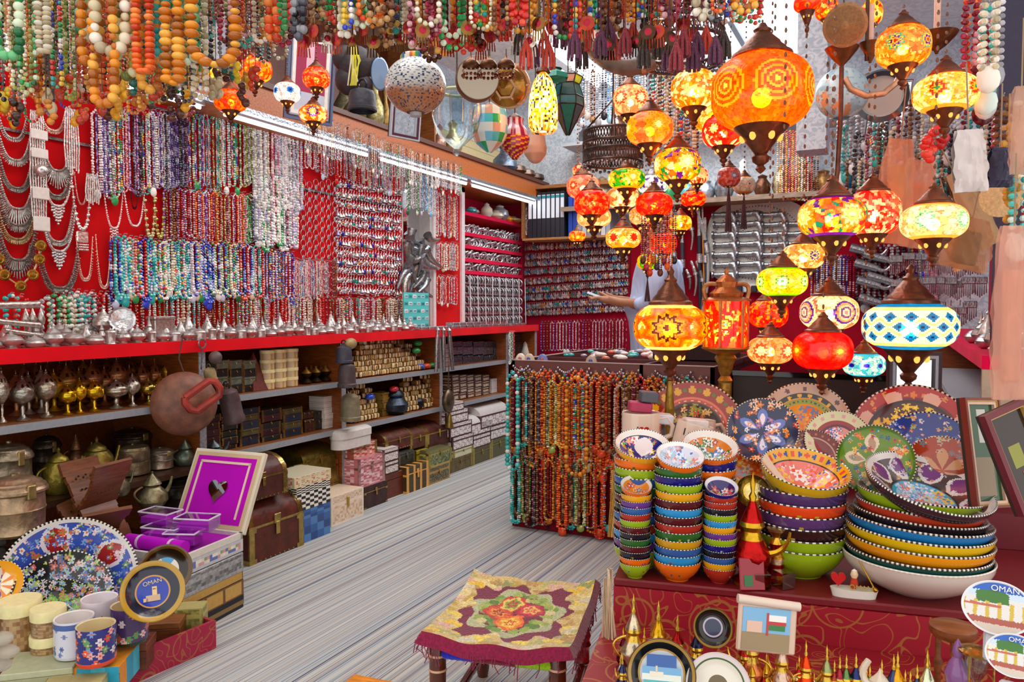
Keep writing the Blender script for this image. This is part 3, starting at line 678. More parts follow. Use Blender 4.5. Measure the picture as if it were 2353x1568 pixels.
for i in range(22):
 px=935+rr.random()*48;py=530+i*6;q=onX(px,py,XP+.02+rr.uniform(0,.08));k=i%3
 lab='grey silver powder horn, %s down in the hanging cluster before the mirror'%nth(i)
 rot=(rr.uniform(-1.2,1.2),rr.uniform(-.3,.3),rr.uniform(-.4,.4))
 if i<3:r=root('powder_horn',lab,'powder horn','powder horns',loc=q,rot=rot);obj('horn',hk[k][0],'silver',r);obj('collar',hk[k][1],'silver',r);hk[k]=(hk[k][0],hk[k][1],r)
 else:clone(hk[k][2],loc=q,rot=rot,label=lab)
def bangle():
 m=MB();m.torus(.03,.006,'c4c8cc',T(0,0,.03,PI/2),seg=20,ts=6);m.balls([[.03*math.cos(a),0,.03+.03*math.sin(a)]for a in np.linspace(0,2*PI,10)],.0075,c('d8dade'),5,4);return m.mesh('silver_bangle')
bm=bangle();first=None
Ys=(Y_col1+.03,YB-.09)
for lv,z in enumerate(zs[1:]):
 for i in range(22):
  y=Ys[0]+(Ys[1]-Ys[0])*(i+.5)/22;stack=1 if lv else 2
  for st in range(2):
   lab='silver bangle, %s along %s %s red shelf'%(nth(i),'atop the' if st else 'on the',nth(lv+1))
   loc=(XP-.03-.02*st,y+.02*st,z+.001+st*.024);rot=(.3*R.uniform(-1,1)+(.9 if st else 0),0,PI/2+R.uniform(-.5,.5))
   if first is None:first=solo('silver_bangle',bm,'bright_silver',lab,'bangle','bangles on the red shelves',loc=loc,rot=rot)
   else:clone(first,loc=loc,rot=rot,label=lab)
zt_,zb_=zs[-1]-.04,LEDZ
r=root('bangle_rack','white wire rack carrying five rows of silver bangles on the red ledge','rack')
m=MB()
for lv in range(5):
 z=zt_-(zt_-zb_)*(lv+.45)/5
 m.tube([(XP-.02,Ys[0],z),(XP-.02,Ys[1],z)],.008,'3a3a40',8)
for i in range(9):
 y=Ys[0]+(Ys[1]-Ys[0])*i/8;m.tube([(XP+.06,y,zb_),(XP+.05,y,zt_)],.004,'e8e8ec',5)
obj('rods',m,'satin',r)
for lv in range(5):
 z=zt_-(zt_-zb_)*(lv+.45)/5
 for i in range(22):
  y=Ys[0]+(Ys[1]-Ys[0])*(i+.5)/22
  clone(first,loc=(XP-.005,y,z-.036),rot=(0,.0,.25*((i%2)-.5)),scale=1.12,label='silver bangle, %s on the %s rod of the wire rack'%(nth(i),nth(lv)))
rr=random.Random(8)
for i,(px,py,w,h,col,nme)in enumerate(((1082,478,14,16,'2aa8b0','turquoise'),(1125,475,14,36,'d8d4c8','patterned white'),(1127,492,14,20,'f0a010','yellow'),(1141,500,13,16,'f0a818','yellow'),(1155,490,20,40,'8a9098','grey studded'),(1158,498,14,12,'30b0a0','turquoise'),(1168,503,12,16,'f0a818','golden yellow'),(1182,478,24,18,'f0b020','yellow and green'),(1185,495,26,20,'78b898','green banded'),(1140,482,18,22,'e8e0cc','cream'),(1095,484,14,18,'909498','grey'))):
 q=onX(px,py,XP-.04);y0,y1=onX(px-w/2,py,XP-.04)[1],onX(px+w/2,py,XP-.04)[1];w_=(y1-y0)/2;h_=h*.0038
 m=MB().lathe([(0,0),(w_*.6,0),(w_,h_*.3),(w_*.9,h_*.6),(w_*.4,h_*.8),(w_*.45,h_*.88),(w_*.2,h_*.95),(0,h_)],16,[col,col,'e0e0c0' if i%2 else col,col,'c0b8a8',col])
 solo('painted_pot',m,'gloss','%s little pot on the top red shelf, %s in line'%(nme,nth(i)),'pot',loc=(q[0]-.03*(i%3),q[1],zs[0]))
def burner(h,r,col,mat,label,loc,handles=False,tall=.35):
 o=root('incense_burner',label,'incense burner','brass incense burners',loc=loc)
 obj('base',MB().lathe([(0,0),(r*.62,0),(r*.64,h*.02),(r*.3,h*.07),(r*.16,h*.14),(r*.22,h*tall*.7),(r*.14,h*tall*.9),(r*.3,h*tall)],18,col),mat,o)
 obj('bowl',MB().lathe([(r*.2,h*tall),(r*.8,h*(tall+.1)),(r,h*(tall+.2)),(r*.97,h*(tall+.26))],20,col,lobes=10,amp=.03),mat,o)
 obj('lid',MB().lathe([(r,h*(tall+.26)),(r*1.02,h*(tall+.29)),(r*.97,h*(tall+.33)),(r*.86,h*(tall+.38)),(r*.62,h*(tall+.45)),(r*.3,h*(tall+.51)),(r*.12,h*(tall+.56))],20,lambda a_,i_,p_:np.array([c(col),c('4a3820')])[((i_==3)&(np.floor(a_*20)%3==0)).astype(int)],lobes=10,amp=.03),mat,o)
 obj('finial',MB().lathe([(r*.1,h*(tall+.55)),(r*.2,h*(tall+.58)),(r*.06,h*(tall+.6)),(r*.04,h*.98),(0,h)],10,col),mat,o)
 if handles:
  for s in(-1,1):obj('handle',MB().torus(r*.5,r*.07,col,T(s*r*1.1,0,h*(tall+.22),PI/2),seg=14,ts=5),mat,o)
 return o
GD,SVB,CPR='d8b020','b8b0a0','b07850'
BL=[(10,862,34,130,SVB,0,'tall silver'),(57,862,52,92,'a8a498',0,'dark pierced silver'),(112,855,50,105,'b0a490',0,'bulbous silver'),(162,905,40,80,GD,1,'squat golden'),(190,900,30,78,GD,0,'slim golden'),(223,895,42,78,GD,1,'round golden'),(273,888,52,78,SVB,0,'broad silver'),(311,885,32,76,'ccc4b8',0,'slender pink-silver'),(348,883,36,60,'c8b050',1,'pale brass'),(375,878,30,56,GD,0,'small golden')]
for i,(px,py,w,h,col,hd,nme)in enumerate(BL):
 q=onX(px,py+40,-2.97);a=onX(px-w/2,py,-2.97)[1];b=onX(px+w/2,py,-2.97)[1];t=onX(px,py-h*.5,-2.97)[2]
 base=.768;tp=max(.12,float(onX(px,{130:833,92:862,105:848,80:880,78:868,76:858,60:872,56:858}[h],-2.97)[2])-base)
 burner(min(tp,.21),(b-a)/2*.92,col,'brass' if col in(GD,'c8b050')else 'silver','%s incense burner, %s from the picture edge in the front shelf row'%(nme,nth(i)),(-2.99,(a+b)/2,base),hd)
rr=random.Random(4)
for i in range(13):
 px=40+i*29;y=float(onX(px,880,-3.14)[1]);col=rr.choice([GD,CPR,'a88040',SVB,'c89830',CPR]);h=rr.uniform(.17,.22)
 nm={GD:'golden',CPR:'copper','a88040':'bronze',SVB:'dull silver','c89830':'dark brass'}[col]
 burner(h,rr.uniform(.035,.05),col,'antique','%s incense burner, %s along the row behind, in the first shelf bay'%(nm,nth(i)),(-3.15,y,.768),False,.3)
for i in range(12):
 px=60+i*27;y=float(onX(px,880,-3.32)[1]);burner(.21,.042,rr.choice([GD,CPR,'a88040']),'antique','dim brass incense burner, %s along the shaded rearmost row of the first bay'%nth(i),(-3.33,y,.768),False,.3)
def chest(w,d,h,col='6a2c18',trim='c8a850',dome=.35,mat='leather',label='',loc=(0,0,0),rz=PI/2,top=None,straps=2,latch=True,corners=True,studs=False,face=None,name='chest',cat='chest',group=None,tmat='brass',band=None):
 o=root(name,label,cat,group,loc,rz);hb=h*(1-dome)if dome else h*.72
 bc=c(col)
 m=MB().box(-w/2,w/2,-d/2,d/2,0,hb,col,b=min(w,d,h)*.02)
 if face:face(m,w,d,0,hb)
 obj('body',m,mat,o)
 l=MB();tc=top or col
 if dome:
  n=10;a=np.linspace(0,PI,n+1);yy=-np.cos(a)*d/2;zz=hb+.002+np.sin(a)*(h-hb)*.98;zz[0]=zz[-1]=hb+.002
  xs=np.linspace(-w/2,w/2,9)
  v=np.stack([np.repeat(xs,n+1),np.tile(yy,9),np.tile(zz,9)],-1);f=[[i*(n+1)+j,(i+1)*(n+1)+j,(i+1)*(n+1)+j+1,i*(n+1)+j+1]for i in range(8)for j in range(n)]
  l.add(v,np.array(f),tc)
  for x in(-w/2,w/2):
   pts=[[x,q,z]for q,z in zip(yy,zz)];F_=np.array([list(range(n+1))])if x>0 else np.array([list(range(n+1))[::-1]])
   l.add(pts,F_,tc)
 else:
  l.box(-w/2-.001,w/2+.001,-d/2-.001,d/2+.001,hb+.001,h,tc,b=min(w,d,h)*.03)
  if face:face(l,w,d,hb,h)
 lid=obj('lid',l,mat,o)
 if trim and straps:
  e=.0015+w*.003
  for x in(np.linspace(-w*.5+w*.05,w*.5-w*.05,straps)if straps>1 else[0]):
   t=MB();s=w*.045
   t.box(x-s,x+s,-d/2-e,-d/2+.001,0,hb,trim)
   if dome:
    P_=[(-np.cos(q)*(d/2+e),hb+np.sin(q)*((h-hb)+e))for q in np.linspace(0,PI,9)]
    v=[[x+sx*s,p0,p1]for p0,p1 in P_ for sx in(-1,1)]
    t.add(v,np.array([[2*i,2*i+1,2*i+3,2*i+2]for i in range(8)]),trim)
   else:
    t.box(x-s,x+s,-d/2-e,-d/2+.001,hb,h,trim);t.box(x-s,x+s,-d/2-e,d/2,h,h+e,trim)
   obj('metal_strap',t,tmat,o)
 if trim and corners:
  t=MB();s=min(w,h)*.16;e=.0012+w*.002
  for x in(-w/2,w/2):
   for z in(0,hb-s*.5):t.box(min(x,x-np.sign(x)*s),max(x,x-np.sign(x)*s),-d/2-e*1.5,-d/2+.001,z,z+s*.5,trim);t.box(x-e,x+e,-d/2,-d/2+s,z,z+s*.5,trim)
  t.box(-w/2,w/2,-d/2-e*1.2,-d/2,hb-h*.02,hb+h*.02,trim)
  if studs:
   for q in np.linspace(-w/2+.01,w/2-.01,12):t.balls([[q,-d/2-.001,.008]],.0035,c('e0c060'),6,4)
  obj('corner_plates',t,tmat,o)
 if latch:
  t=MB();s=min(w,h)*.07;t.box(-s,s,-d/2-.006,-d/2-.001,hb-s*.4,hb+s*1.8,trim or 'c8a850',b=.001);t.box(-s*.6,s*.6,-d/2-.009,-d/2-.003,hb-s*3,hb,trim or 'c8a850',b=.001)
  obj('latch',t,tmat,o)
 return o
def checker(cs,nx,nz,e=.0012):
 cs=cc(cs)
 def f(m,w,d,z0,z1):
  for i in range(nx):
   for j in range(nz):
    x0,x1=-w/2+w*i/nx,-w/2+w*(i+1)/nx;a,b=z0+(z1-z0)*j/nz,z0+(z1-z0)*(j+1)/nz
    m.add([[x0,-d/2-e,a],[x1,-d/2-e,a],[x1,-d/2-e,b],[x0,-d/2-e,b]],np.array([[0,1,2,3]]),cs[(i+j)%len(cs)])
  for i in range(nx//2+1):
   for j in range(nz):
    n=nx//2+1;y0,y1=-d/2+d*i/n,-d/2+d*(i+1)/n;a,b=z0+(z1-z0)*j/nz,z0+(z1-z0)*(j+1)/nz
    for x,s in((w/2+e,1),(-w/2-e,-1)):
     m.add([[x,y0,a],[x,y1,a],[x,y1,b],[x,y0,b]][::s],np.array([[0,1,2,3]]),cs[(i+j+1)%len(cs)])
 return f
def mosaic(cs,frame,seed=1,nx=22,nz=9,e=.0012):
 cs=cc(cs);fr=c(frame)
 def f(m,w,d,z0,z1):
  rr=random.Random(seed)
  for(ax,s)in((0,-1),(1,1),(1,-1)):
   W_=w if ax==0 else d;n=nx if ax==0 else max(4,int(nx*d/w))
   for i in range(n):
    for j in range(nz):
     p0,p1=-W_/2+W_*i/n,-W_/2+W_*(i+1)/n;a,b=z0+(z1-z0)*j/nz,z0+(z1-z0)*(j+1)/nz
     edge=i in(0,n-1)or j in(0,nz-1)
     k=fr if edge else cs[((i%3)*(j%3)+(i+j)%2+(rr.random()<.15))%len(cs)]
     if ax==0:v=[[p0,-d/2-e,a],[p1,-d/2-e,a],[p1,-d/2-e,b],[p0,-d/2-e,b]]
     else:v=[[s*(w/2+e),p0,a],[s*(w/2+e),p1,a],[s*(w/2+e),p1,b],[s*(w/2+e),p0,b]][::s]
     m.add(v,np.array([[0,1,2,3]]),k)
 return f
def streaks(cs,seed=2):return mosaic(cs,cs.split()[0],seed,10,14)
def stackX(px0,px1,X,base,items,depth_k=.75,rz=None):
 """boxes piled from base height up; items: (py_top, dict)"""
 z=base
 for it in items:
  py,kw_=it[0],dict(it[1]);ex=kw_.pop('px',(px0,px1))
  y0,y1=onX(ex[0],py,X)[1],onX(ex[1],py,X)[1];zt=float(onX((ex[0]+ex[1])/2,py,X)[2]);w_=y1-y0;h_=max(.02,zt-z);d_=kw_.pop('d',w_*depth_k)
  chest(w_,d_,h_,loc=(X-d_/2,(y0+y1)/2,z),rz=PI/2 if rz is None else rz,**kw_);z+=h_+.001
 return z
BRL,GLD='5c2414','c0a050'
XF=-2.76
stackX(568,696,-2.66,0,[(1140,dict(col='5a2010',trim='b89c58',dome=.42,studs=True,label='large domed brown chest with gold corner plates, on the carpet by the checkered box',px=(570,696))),(1056,dict(col='4e1c12',trim='b89c58',dome=.45,studs=True,label='domed brown chest with stitched edges resting on a larger chest',px=(545,660)))])
stackX(682,758,-2.68,0,[(1166,dict(col='2c5a98',trim=None,dome=0,mat='gloss',face=checker('2c60a8 4880c0 204888',5,3),label='blue chequered enamel box at the bottom of the black and white pile',latch=False)),(1112,dict(col='f0ece0',trim=None,dome=0,mat='gloss',face=checker('f4f0e4 14181c',8,6),label='black and white checkered box under the cream painted box',latch=False)),(1088,dict(col='ece4c4',trim=None,dome=0,mat='gloss',face=mosaic('ece4c4 e8dcb0 d88078 ece4c4 88b088 ece4c4','e4d8a8',3),label='cream box painted with small flowers atop the checkered box',latch=False,px=(676,760)))])
stackX(760,835,-2.74,0,[(1132,dict(col='e8d4b8',trim=None,dome=0,mat='satin',face=mosaic('f0dcc4 d8b898 e8d0b0','f4e4d0',3,20,10),label='white lattice carved box on the carpet beside the checkered box',px=(760,835)))])
stackX(752,800,-2.92,.0,[(1140,dict(col='7a6030',trim=None,dome=0,label='plain brass box half hidden behind the lattice box',mat='antique',latch=False)),(1075,dict(col='9a8440',trim=None,dome=.5,mat='antique',label='domed embossed brass casket beside the lattice box',latch=False))])
stackX(695,776,-2.95,.1,[(1092,dict(col='4a3018',trim=None,dome=0,label='dark wooden box under the pierced brass casket')),(1027,dict(col='8a7a34',trim='a89040',dome=.4,mat='antique',label='large pierced brass domed casket with scrollwork'))])
stackX(650,716,-2.92,.0,[(1106,dict(col='7c4a24',trim=None,dome=0,label='brown wooden box behind the cream painted box',mat='wood')),(1084,dict(col='d8c890',trim='a88848',dome=.4,mat='satin',label='small bone covered chest behind the cream box',px=(650,684))),])
stackX(684,716,-2.93,.22,[(1070,dict(col='c8b478',trim='a88848',dome=.4,mat='satin',label='small ochre bone chest beneath the pierced brass casket'))])
stackX(790,832,-2.93,0,[(1090,dict(col='5a1814',trim='b08838',dome=0,label='dark red box behind the black bracketed chest')),(1048,dict(col='8a4420',trim='c08040',dome=0,mat='wood',label='reddish wooden box under the white capsule box',px=(776,826)))])
stackX(836,890,-2.8,0,[(1112,dict(col='3c1e1c',trim='b89858',dome=0,label='dark chest with brass brackets on the carpet under the pink marbled box',straps=0)),(1050,dict(col='c88088',trim='d8a8a0',dome=0,mat='gloss',face=streaks('c87880 e8b0b8 f0d0d0 b85868 e0a0a0'),label='tall pink marbled box on a bracketed chest',px=(822,884)))])
stackX(806,866,-2.86,.294,[(1018,dict(col='c05850',trim='c8a060',dome=0,mat='gloss',face=streaks('c05850 e8c8b0 f0e0d0 d04848'),label='small red and white marbled box atop the pink marbled box'))])
stackX(884,935,-2.83,0,[(1085,dict(col='6a2c1c',trim=None,dome=0,mat='wood',label='plain red-brown wooden box on the carpet',latch=False)),(1060,dict(col='d8d0c8',trim=None,dome=0,mat='satin',face=mosaic('f0ece4 b8a8a8 d8ccc0 f0ece4','3c1c20',5,18,8),label='lower small inlaid mosaic box beside the marbled box',px=(884,916),latch=False)),(1030,dict(col='d8d0c8',trim=None,dome=0,mat='satin',face=mosaic('f0ece4 b8a8a8 d8ccc0','3c1c20',6,18,8),label='upper small inlaid mosaic box beside the marbled box',px=(882,916),latch=False))])
stackX(916,953,-2.86,.15,[(1035,dict(col='4e4c44',trim='80806c',dome=.25,mat='antique',label='grey green metal chest under the brown domed chests'))])
stackX(934,984,-2.8,0,[(1068,dict(col='4a3c20',trim='e8a850',dome=0,mat='wood',straps=4,tmat='satin',label='square box strapped with orange brass bands on the carpet'))])
stackX(953,985,-2.87,.145,[(1034,dict(col='9a8a20',trim='706420',dome=0,mat='satin',label='olive yellow metal box under the gold banded chest'))])
stackX(984,1035,-2.8,0,[(1070,dict(col='4c3c28',trim=None,dome=0,mat='satin',face=mosaic('4c3c28 786848 386048 987850','b89048',7),label='dark patterned box on the carpet past the strapped box',px=(984,1033))),(1030,dict(col='60603c',trim='b8a850',dome=.2,mat='satin',face=mosaic('5c6840 808858 48583c a0a060','b8a858',8),label='green painted chest with gold rim on the patterned box',px=(984,1038)))])
stackX(885,948,-2.88,.278,[(990,dict(col='5a2414',trim='b89c58',dome=.45,studs=True,label='brown domed chest with riveted edge, first of the three in line'))])
stackX(942,986,-2.88,.253,[(985,dict(col='5c2c18',trim='c0a848',dome=.45,label='brown and gold domed chest, middle of the three in line'))])
stackX(976,1040,-2.88,.225,[(970,dict(col='541e16',trim='c0a848',dome=.42,label='largest brown and gold domed chest, last of the three in line'))])
mz=dict(trim=None,mat='satin',latch=False)
def mzf(s):return mosaic('f4f0ea d8ccc8 b8a8a8 f4f0ea 988890','4a1820',s,26,9)
stackX(1028,1086,-2.86,0,[(1050,dict(col='6a5a34',trim='a89050',dome=0,label='low olive box on the carpet under the cream box')),(1030,dict(col='d8d8b4',trim='b8a860',dome=0,mat='satin',label='cream and gold box under the mosaic stack',px=(1040,1088))),(1000,dict(col='c8bcb0',dome=0,face=mzf(1),label='mosaic box, second from the bottom of the stepped mosaic pile',px=(1040,1088),**mz)),(970,dict(col='c8bcb0',dome=0,face=mzf(2),label='mosaic box in the middle of the stepped mosaic pile',px=(1034,1084),**mz)),(944,dict(col='c8bcb0',dome=0,face=mzf(3),label='faceted mosaic box second from the top of the stepped pile',px=(1026,1076),**mz)),(925,dict(col='c8bcb0',dome=0,face=mzf(4),label='small mosaic box crowning the stepped pile',px=(1030,1066),**mz))])
stackX(1086,1128,-2.86,0,[(1026,dict(col='5a5230',trim='b8a858',dome=0,mat='satin',label='dark green gold-dotted box on the carpet, under a mosaic box')),(998,dict(col='c8bcb0',dome=0,face=mzf(5),label='mosaic box supporting the smaller domed mosaic chest',**mz)),(952,dict(col='c8bcb0',dome=.4,top='d8d4d0',face=mzf(6),label='smaller domed mosaic chest with silvery ribbed lid',px=(1082,1132),**mz))])
stackX(1128,1168,-2.86,0,[(1006,dict(col='5c5a34',trim='b8a858',dome=0,mat='satin',label='tall olive box with gold dots at the far end of the floor row')),(976,dict(col='c8bcb0',dome=0,face=mzf(7),label='mosaic box under the big domed mosaic chest',px=(1126,1168),**mz)),(926,dict(col='c8bcb0',dome=.45,top='d0ccc8',face=mzf(8),label='big domed mosaic chest with silvery ribbed lid',px=(1104,1168),**mz))])
stackX(1168,1200,-2.86,0,[(1000,dict(col='54502c',trim='b8a858',dome=0,mat='satin',label='olive box half hidden beyond the counter edge')),(950,dict(col='c8bcb0',dome=0,face=mzf(9),label='mosaic box half hidden beyond the counter edge',**mz))])
q=onX(816,1015,-2.86);r=root('capsule_box','long white rounded box lying over the red boxes','box',loc=(q[0]-.03,q[1],q[2]-.03),rz=PI/2)
m=MB()
for z0,z1,e in((0,.06,0),(.06,.10,.004)):
 n=24;a=np.arange(n)/n*2*PI;x=np.where(np.cos(a)>0,.1,-.1)+np.cos(a)*.055+np.sign(np.cos(a))*e;yv=np.sin(a)*(.055+e)
 v=np.concatenate([np.stack([x,yv,0*x+z0],-1),np.stack([x,yv,0*x+z1],-1),np.stack([x*.88,yv*.8,0*x+z1+.012],-1)]);f=[[i,(i+1)%n,n+(i+1)%n,n+i]for i in range(n)]+[[n+i,n+(i+1)%n,2*n+(i+1)%n,2*n+i]for i in range(n)]
 mm=MB().add(v,[np.array(f),np.array([list(range(2*n,3*n))])],'dcd8d2');obj('lid' if z0 else 'body',mm,'satin',r)
def vessel(parts,mat,name,label,cat,loc,rot=None,rz=0,seg=28,extra=None,group=None):
 r=root(name,label,cat,group,loc,rz,rot)
 for nme,prof,col in parts:obj(nme,MB().lathe(prof,seg,col),mat,r)
 if extra:extra(r)
 return r
def arc(p0,p1,bulge,n=12):
 p0,p1,b=map(np.array,(p0,p1,bulge));t=np.linspace(0,1,n)[:,None];return(1-t)**2*p0+2*t*(1-t)*b+t*t*p1
q=onX(910,985,-2.97);vessel([('body',[(0,0),(.05,0),(.095,.04),(.1,.08),(.07,.12),(.045,.135)],'38404c'),('lid',[(.07,.135),(.072,.142),(.06,.165),(.03,.185),(.012,.19),(.014,.2),(0,.206)],'2c333c')],'antique','dark_pot','dark blue-grey lidded clay pot behind the brown domed chest','pot',(q[0]-.02,q[1],.48))
q=onX(956,965,-3.0);vessel([('body',[(0,0),(.06,0),(.075,.03),(.07,.06)],'403c44'),('lid',[(.076,.06),(.06,.08),(.02,.09),(.01,.1),(0,.104)],'4a4650')],'antique','dark_pot','ribbed dark tin beside the blue-grey clay pot','pot',(-3.02,q[1],.49))
q=onX(987,960,-3.0);vessel([('body',[(0,0),(.05,0),(.06,.02),(.045,.05)],'a88c38'),('lid',[(.055,.05),(.04,.065),(.01,.075),(.012,.085),(0,.09)],'c0a040')],'brass','brass_pot','small golden lidded pot behind the largest domed chest','pot',(-3.02,q[1],.49))
for i,(px,py,lab,col)in enumerate(((706,1050,'silver cone-lidded pot behind the pierced casket','b8a8a0'),(745,1045,'slim brass finial pot behind the pierced casket','9a8040'),(818,1000,'thin-necked silver bottle behind the capsule box','b0a8a0'),(1016,950,'brass coffee pot tip rising behind the mosaic pile','a08848'),(1105,930,'silver pointed bottle behind the mosaic chests','a8b0b8'),(1124,925,'bronze finial bottle behind the mosaic chests','907858'),(1154,930,'brass finial bottle behind the big mosaic chest','b09040'))):
 q=onX(px,py,-3.05);base=.1;h=float(q[2])-base+.06
 vessel([('body',[(0,0),(.05,0),(.06,h*.3),(.04,h*.5),(.03,h*.62)],col),('lid',[(.04,h*.62),(.03,h*.68),(.012,h*.82),(.006,h*.88),(.012,h*.92),(.004,h*.96),(0,h)],col)],'antique','tall_pot',lab,'pot',(-3.08,q[1],base),seg=16)
rr=random.Random(12)
def boxgrid(pxs,pys,X,base,spec,labelf,jitter=.002,name='small_box',cat='box',group=None,dk=.9):
 """piles: columns pxs=(x0,x1,n), rows py list bottom->top"""
 x0,x1,n=pxs;k=0;proto={}
 for ci in range(n):
  a,b=x0+(x1-x0)*ci/n,x0+(x1-x0)*(ci+1)/n;z=base
  for ri,py in enumerate(pys):
   y0,y1=onX(a,py,X)[1],onX(b,py,X)[1];zt=float(onX((a+b)/2,py,X)[2]);h_=zt-z;w_=(y1-y0)*.94
   sp=dict(spec[(k*5+ri)%len(spec)]);sp.pop('_',None);d_=w_*dk
   chest(w_,d_,h_*.97,label=labelf(ci,ri,sp.pop('nm')),loc=(X-d_/2-rr.uniform(0,.01),(y0+y1)/2,z),name=name,cat=cat,group=group,**sp);z=zt;k+=1
dk=[dict(nm='black leather',col='1c1a20',trim='b89c58',dome=0,studs=False),dict(nm='dark brown',col='3c2018',trim='b09050',dome=.3),dict(nm='grey green',col='6a7464',trim='c0b080',dome=0),dict(nm='cream studded',col='b8a878',trim='c8b080',dome=.25)]
boxgrid((496,592,3),[884,866,848,828],-2.98,Z1+.002,dk,lambda a,b,n:'%s casket, %s up in the %s stack of the small casket shelf'%(n,nth(b),nth(a)))
for ri in range(4):
 for ci in range(3):
  px0=614+ci*27;py=886-ri*21;y0,y1=onX(px0,py,-2.96)[1],onX(px0+26,py,-2.96)[1];z=Z1+.002+ri*.052;rad=(y1-y0)/2*.98
  r=root('round_tub','pale yellow round tub of resin, %s up in the %s column of the tub pile'%(nth(ri),nth(ci)),'tub','pale tubs',loc=(-2.96-rad,(y0+y1)/2,z))
  obj('tub',MB().lathe([(0,0),(rad*.95,0),(rad*.96,.034)],20,lambda a,i,p:np.array([c('d8c088'),c('b89a68'),c('c8b090')])[(np.floor(a*17)%3).astype(int)]),'satin',r)
  obj('lid',MB().lathe([(rad,.034),(rad,.05),(rad*.96,.0515),(0,.0515)],20,'f0e4a8'),'satin',r)
q=onX(592,870,-3.0);m=MB();v=[[-.06,-.06,0],[.06,-.06,0],[.06,.06,0],[-.06,.06,0],[0,0,.2]];m.add(v,[np.array([[0,3,2,1]]),np.array([[0,1,4],[1,2,4],[2,3,4],[3,0,4]])],'6a2c20')
solo('pyramid_box',m,'wood','dark red wooden pyramid box between the caskets and the pale tubs','box',loc=(q[0]-.03,q[1],Z1+.002))
for i in range(6):
 px=704+i*11;q=onX(px,875,-3.0-.05*(i%2));vessel([('body',[(0,0),(.03,0),(.034,.01),(.012,.03),(.03,.05),(.032,.06)],'3c2a1c'),('lid',[(.03,.06),(.016,.075),(.006,.085),(.01,.092),(0,.1)],'b08838')],'antique','brass_oil_lamp','small dark brass oil lamp, %s beside the pale tubs'%nth(i),'oil lamp',(q[0],q[1],Z1+.002),seg=14)
q=onX(728,850,-3.2);vessel([('body',[(0,0),(.05,0),(.02,.05),(.06,.1),(.05,.14),(.02,.16),(.03,.18)],'3a2a18')],'antique','brass_vase','dark brass vase at the rear behind the little oil lamps','vase',(-3.25,q[1],Z1+.002))
ld=[dict(nm='dark blue',col='1c2840',trim='c0a050',dome=0),dict(nm='black',col='201c20',trim='c8b060',dome=.2),dict(nm='olive',col='5a5030',trim='b8a058',dome=0),dict(nm='maroon',col='3c1420',trim='c8a860',dome=0)]
boxgrid((470,548,2),[1022,1003,988,970,953],-2.97,Z2+.002,[ld[3],ld[1]],lambda a,b,n:'%s jewellery box, %s up in the %s stack beside the leather bell'%(n,nth(b),nth(a)))
boxgrid((552,698,3),[1000,985,968,952,938],-2.97,Z2+.002,ld,lambda a,b,n:'%s long box with gilt trim, %s up in %s stack of long boxes'%(n,nth(b),nth(a)))
boxgrid((700,744,2),[985,962,945],-2.99,Z2+.002,[dict(nm='brown leather',col='4a241c',trim='a88848',dome=.25),dict(nm='dark patterned',col='2c2428',trim='907840',dome=0)],lambda a,b,n:'%s chest, %s up in the %s pair beside white boxes'%(n,nth(b),nth(a)))
boxgrid((746,780,1),[975,962,949,936,923,910],-2.97,Z2+.002,[dict(nm='white',col='e0d4cc',trim=None,dome=0,mat='paper',latch=False)],lambda a,b,n:'plain white carton, %s up in the white pile by the shelf divider'%nth(b))
bmesh_=None
def bonebox(seed,w=.075,d=.05,h=.034):
 m=MB();rr_=random.Random(seed);cs=cc('e8d098 d0a860 f0e0b8 8a5c28 e0c080')
 n=12;xs=np.linspace(-w/2,w/2,n+1)
 a=np.arange(12)/12*2*PI;ry=d/2*np.sign(np.cos(a))*np.abs(np.cos(a))**.5;rz_=h/2*np.sign(np.sin(a))*np.abs(np.sin(a))**.5
 v=[];
 for i,x in enumerate(xs):
  k=1-.25*(abs(i-n/2)/(n/2))**4;v+=[[x,yy*k,h/2+zz*k]for yy,zz in zip(ry,rz_)]
 f=[];cl=[]
 for i in range(n):
  for j in range(12):f.append([i*12+j,i*12+(j+1)%12,(i+1)*12+(j+1)%12,(i+1)*12+j]);cl.append(c('2c1c10')if i in(3,8)else cs[(i*7+seed)%5])
 m.add(v,[np.array(f),np.array([list(range(12))[::-1]]),np.array([[n*12+j for j in range(12)]])],np.array(cl+[cs[3],cs[3]]));return m.mesh('bone_box')
BB=[bonebox(i)for i in range(4)];BO=[None]*4
def boneput(i,loc,rot,lab):
 if BO[i]is None:BO[i]=solo('bone_box',BB[i],'gloss',lab,'box','small bone boxes',loc=loc,rot=rot);return
 clone(BO[i],loc=loc,rot=rot,label=lab)
for lv in range(7):
 n=14-lv;a,b=onX(812+lv*4,870,-2.97)[1],onX(990-lv*16,860,-2.97)[1]
 n=[12,11,10,9,7,5,3][lv]
 for i in range(n):
  y=a+(b-a)*(i+.5)/n;boneput((i+lv)%4,(-2.975-.008*lv,y,Z1+.004+lv*.033),(0,0,rr.uniform(-.3,.3)+(PI/2 if(i+lv)%3 else .4)),'striped bone box, %s along layer %s of the upper heap'%(nth(i),('one','two','three','four','five','six','seven')[lv]))
for lv in range(4):
 n=8-lv;a,b=onX(815+lv*4,870,-3.09)[1],onX(985-lv*20,860,-3.09)[1]
 for i in range(n):boneput((i+lv)%4,(-3.09,a+(b-a)*(i+.5)/n,Z1+.004+.08+lv*.033),(0,0,rr.uniform(0,3)),'striped bone box, %s along rear layer %s of the upper heap'%(nth(i),('one','two','three','four')[lv]))
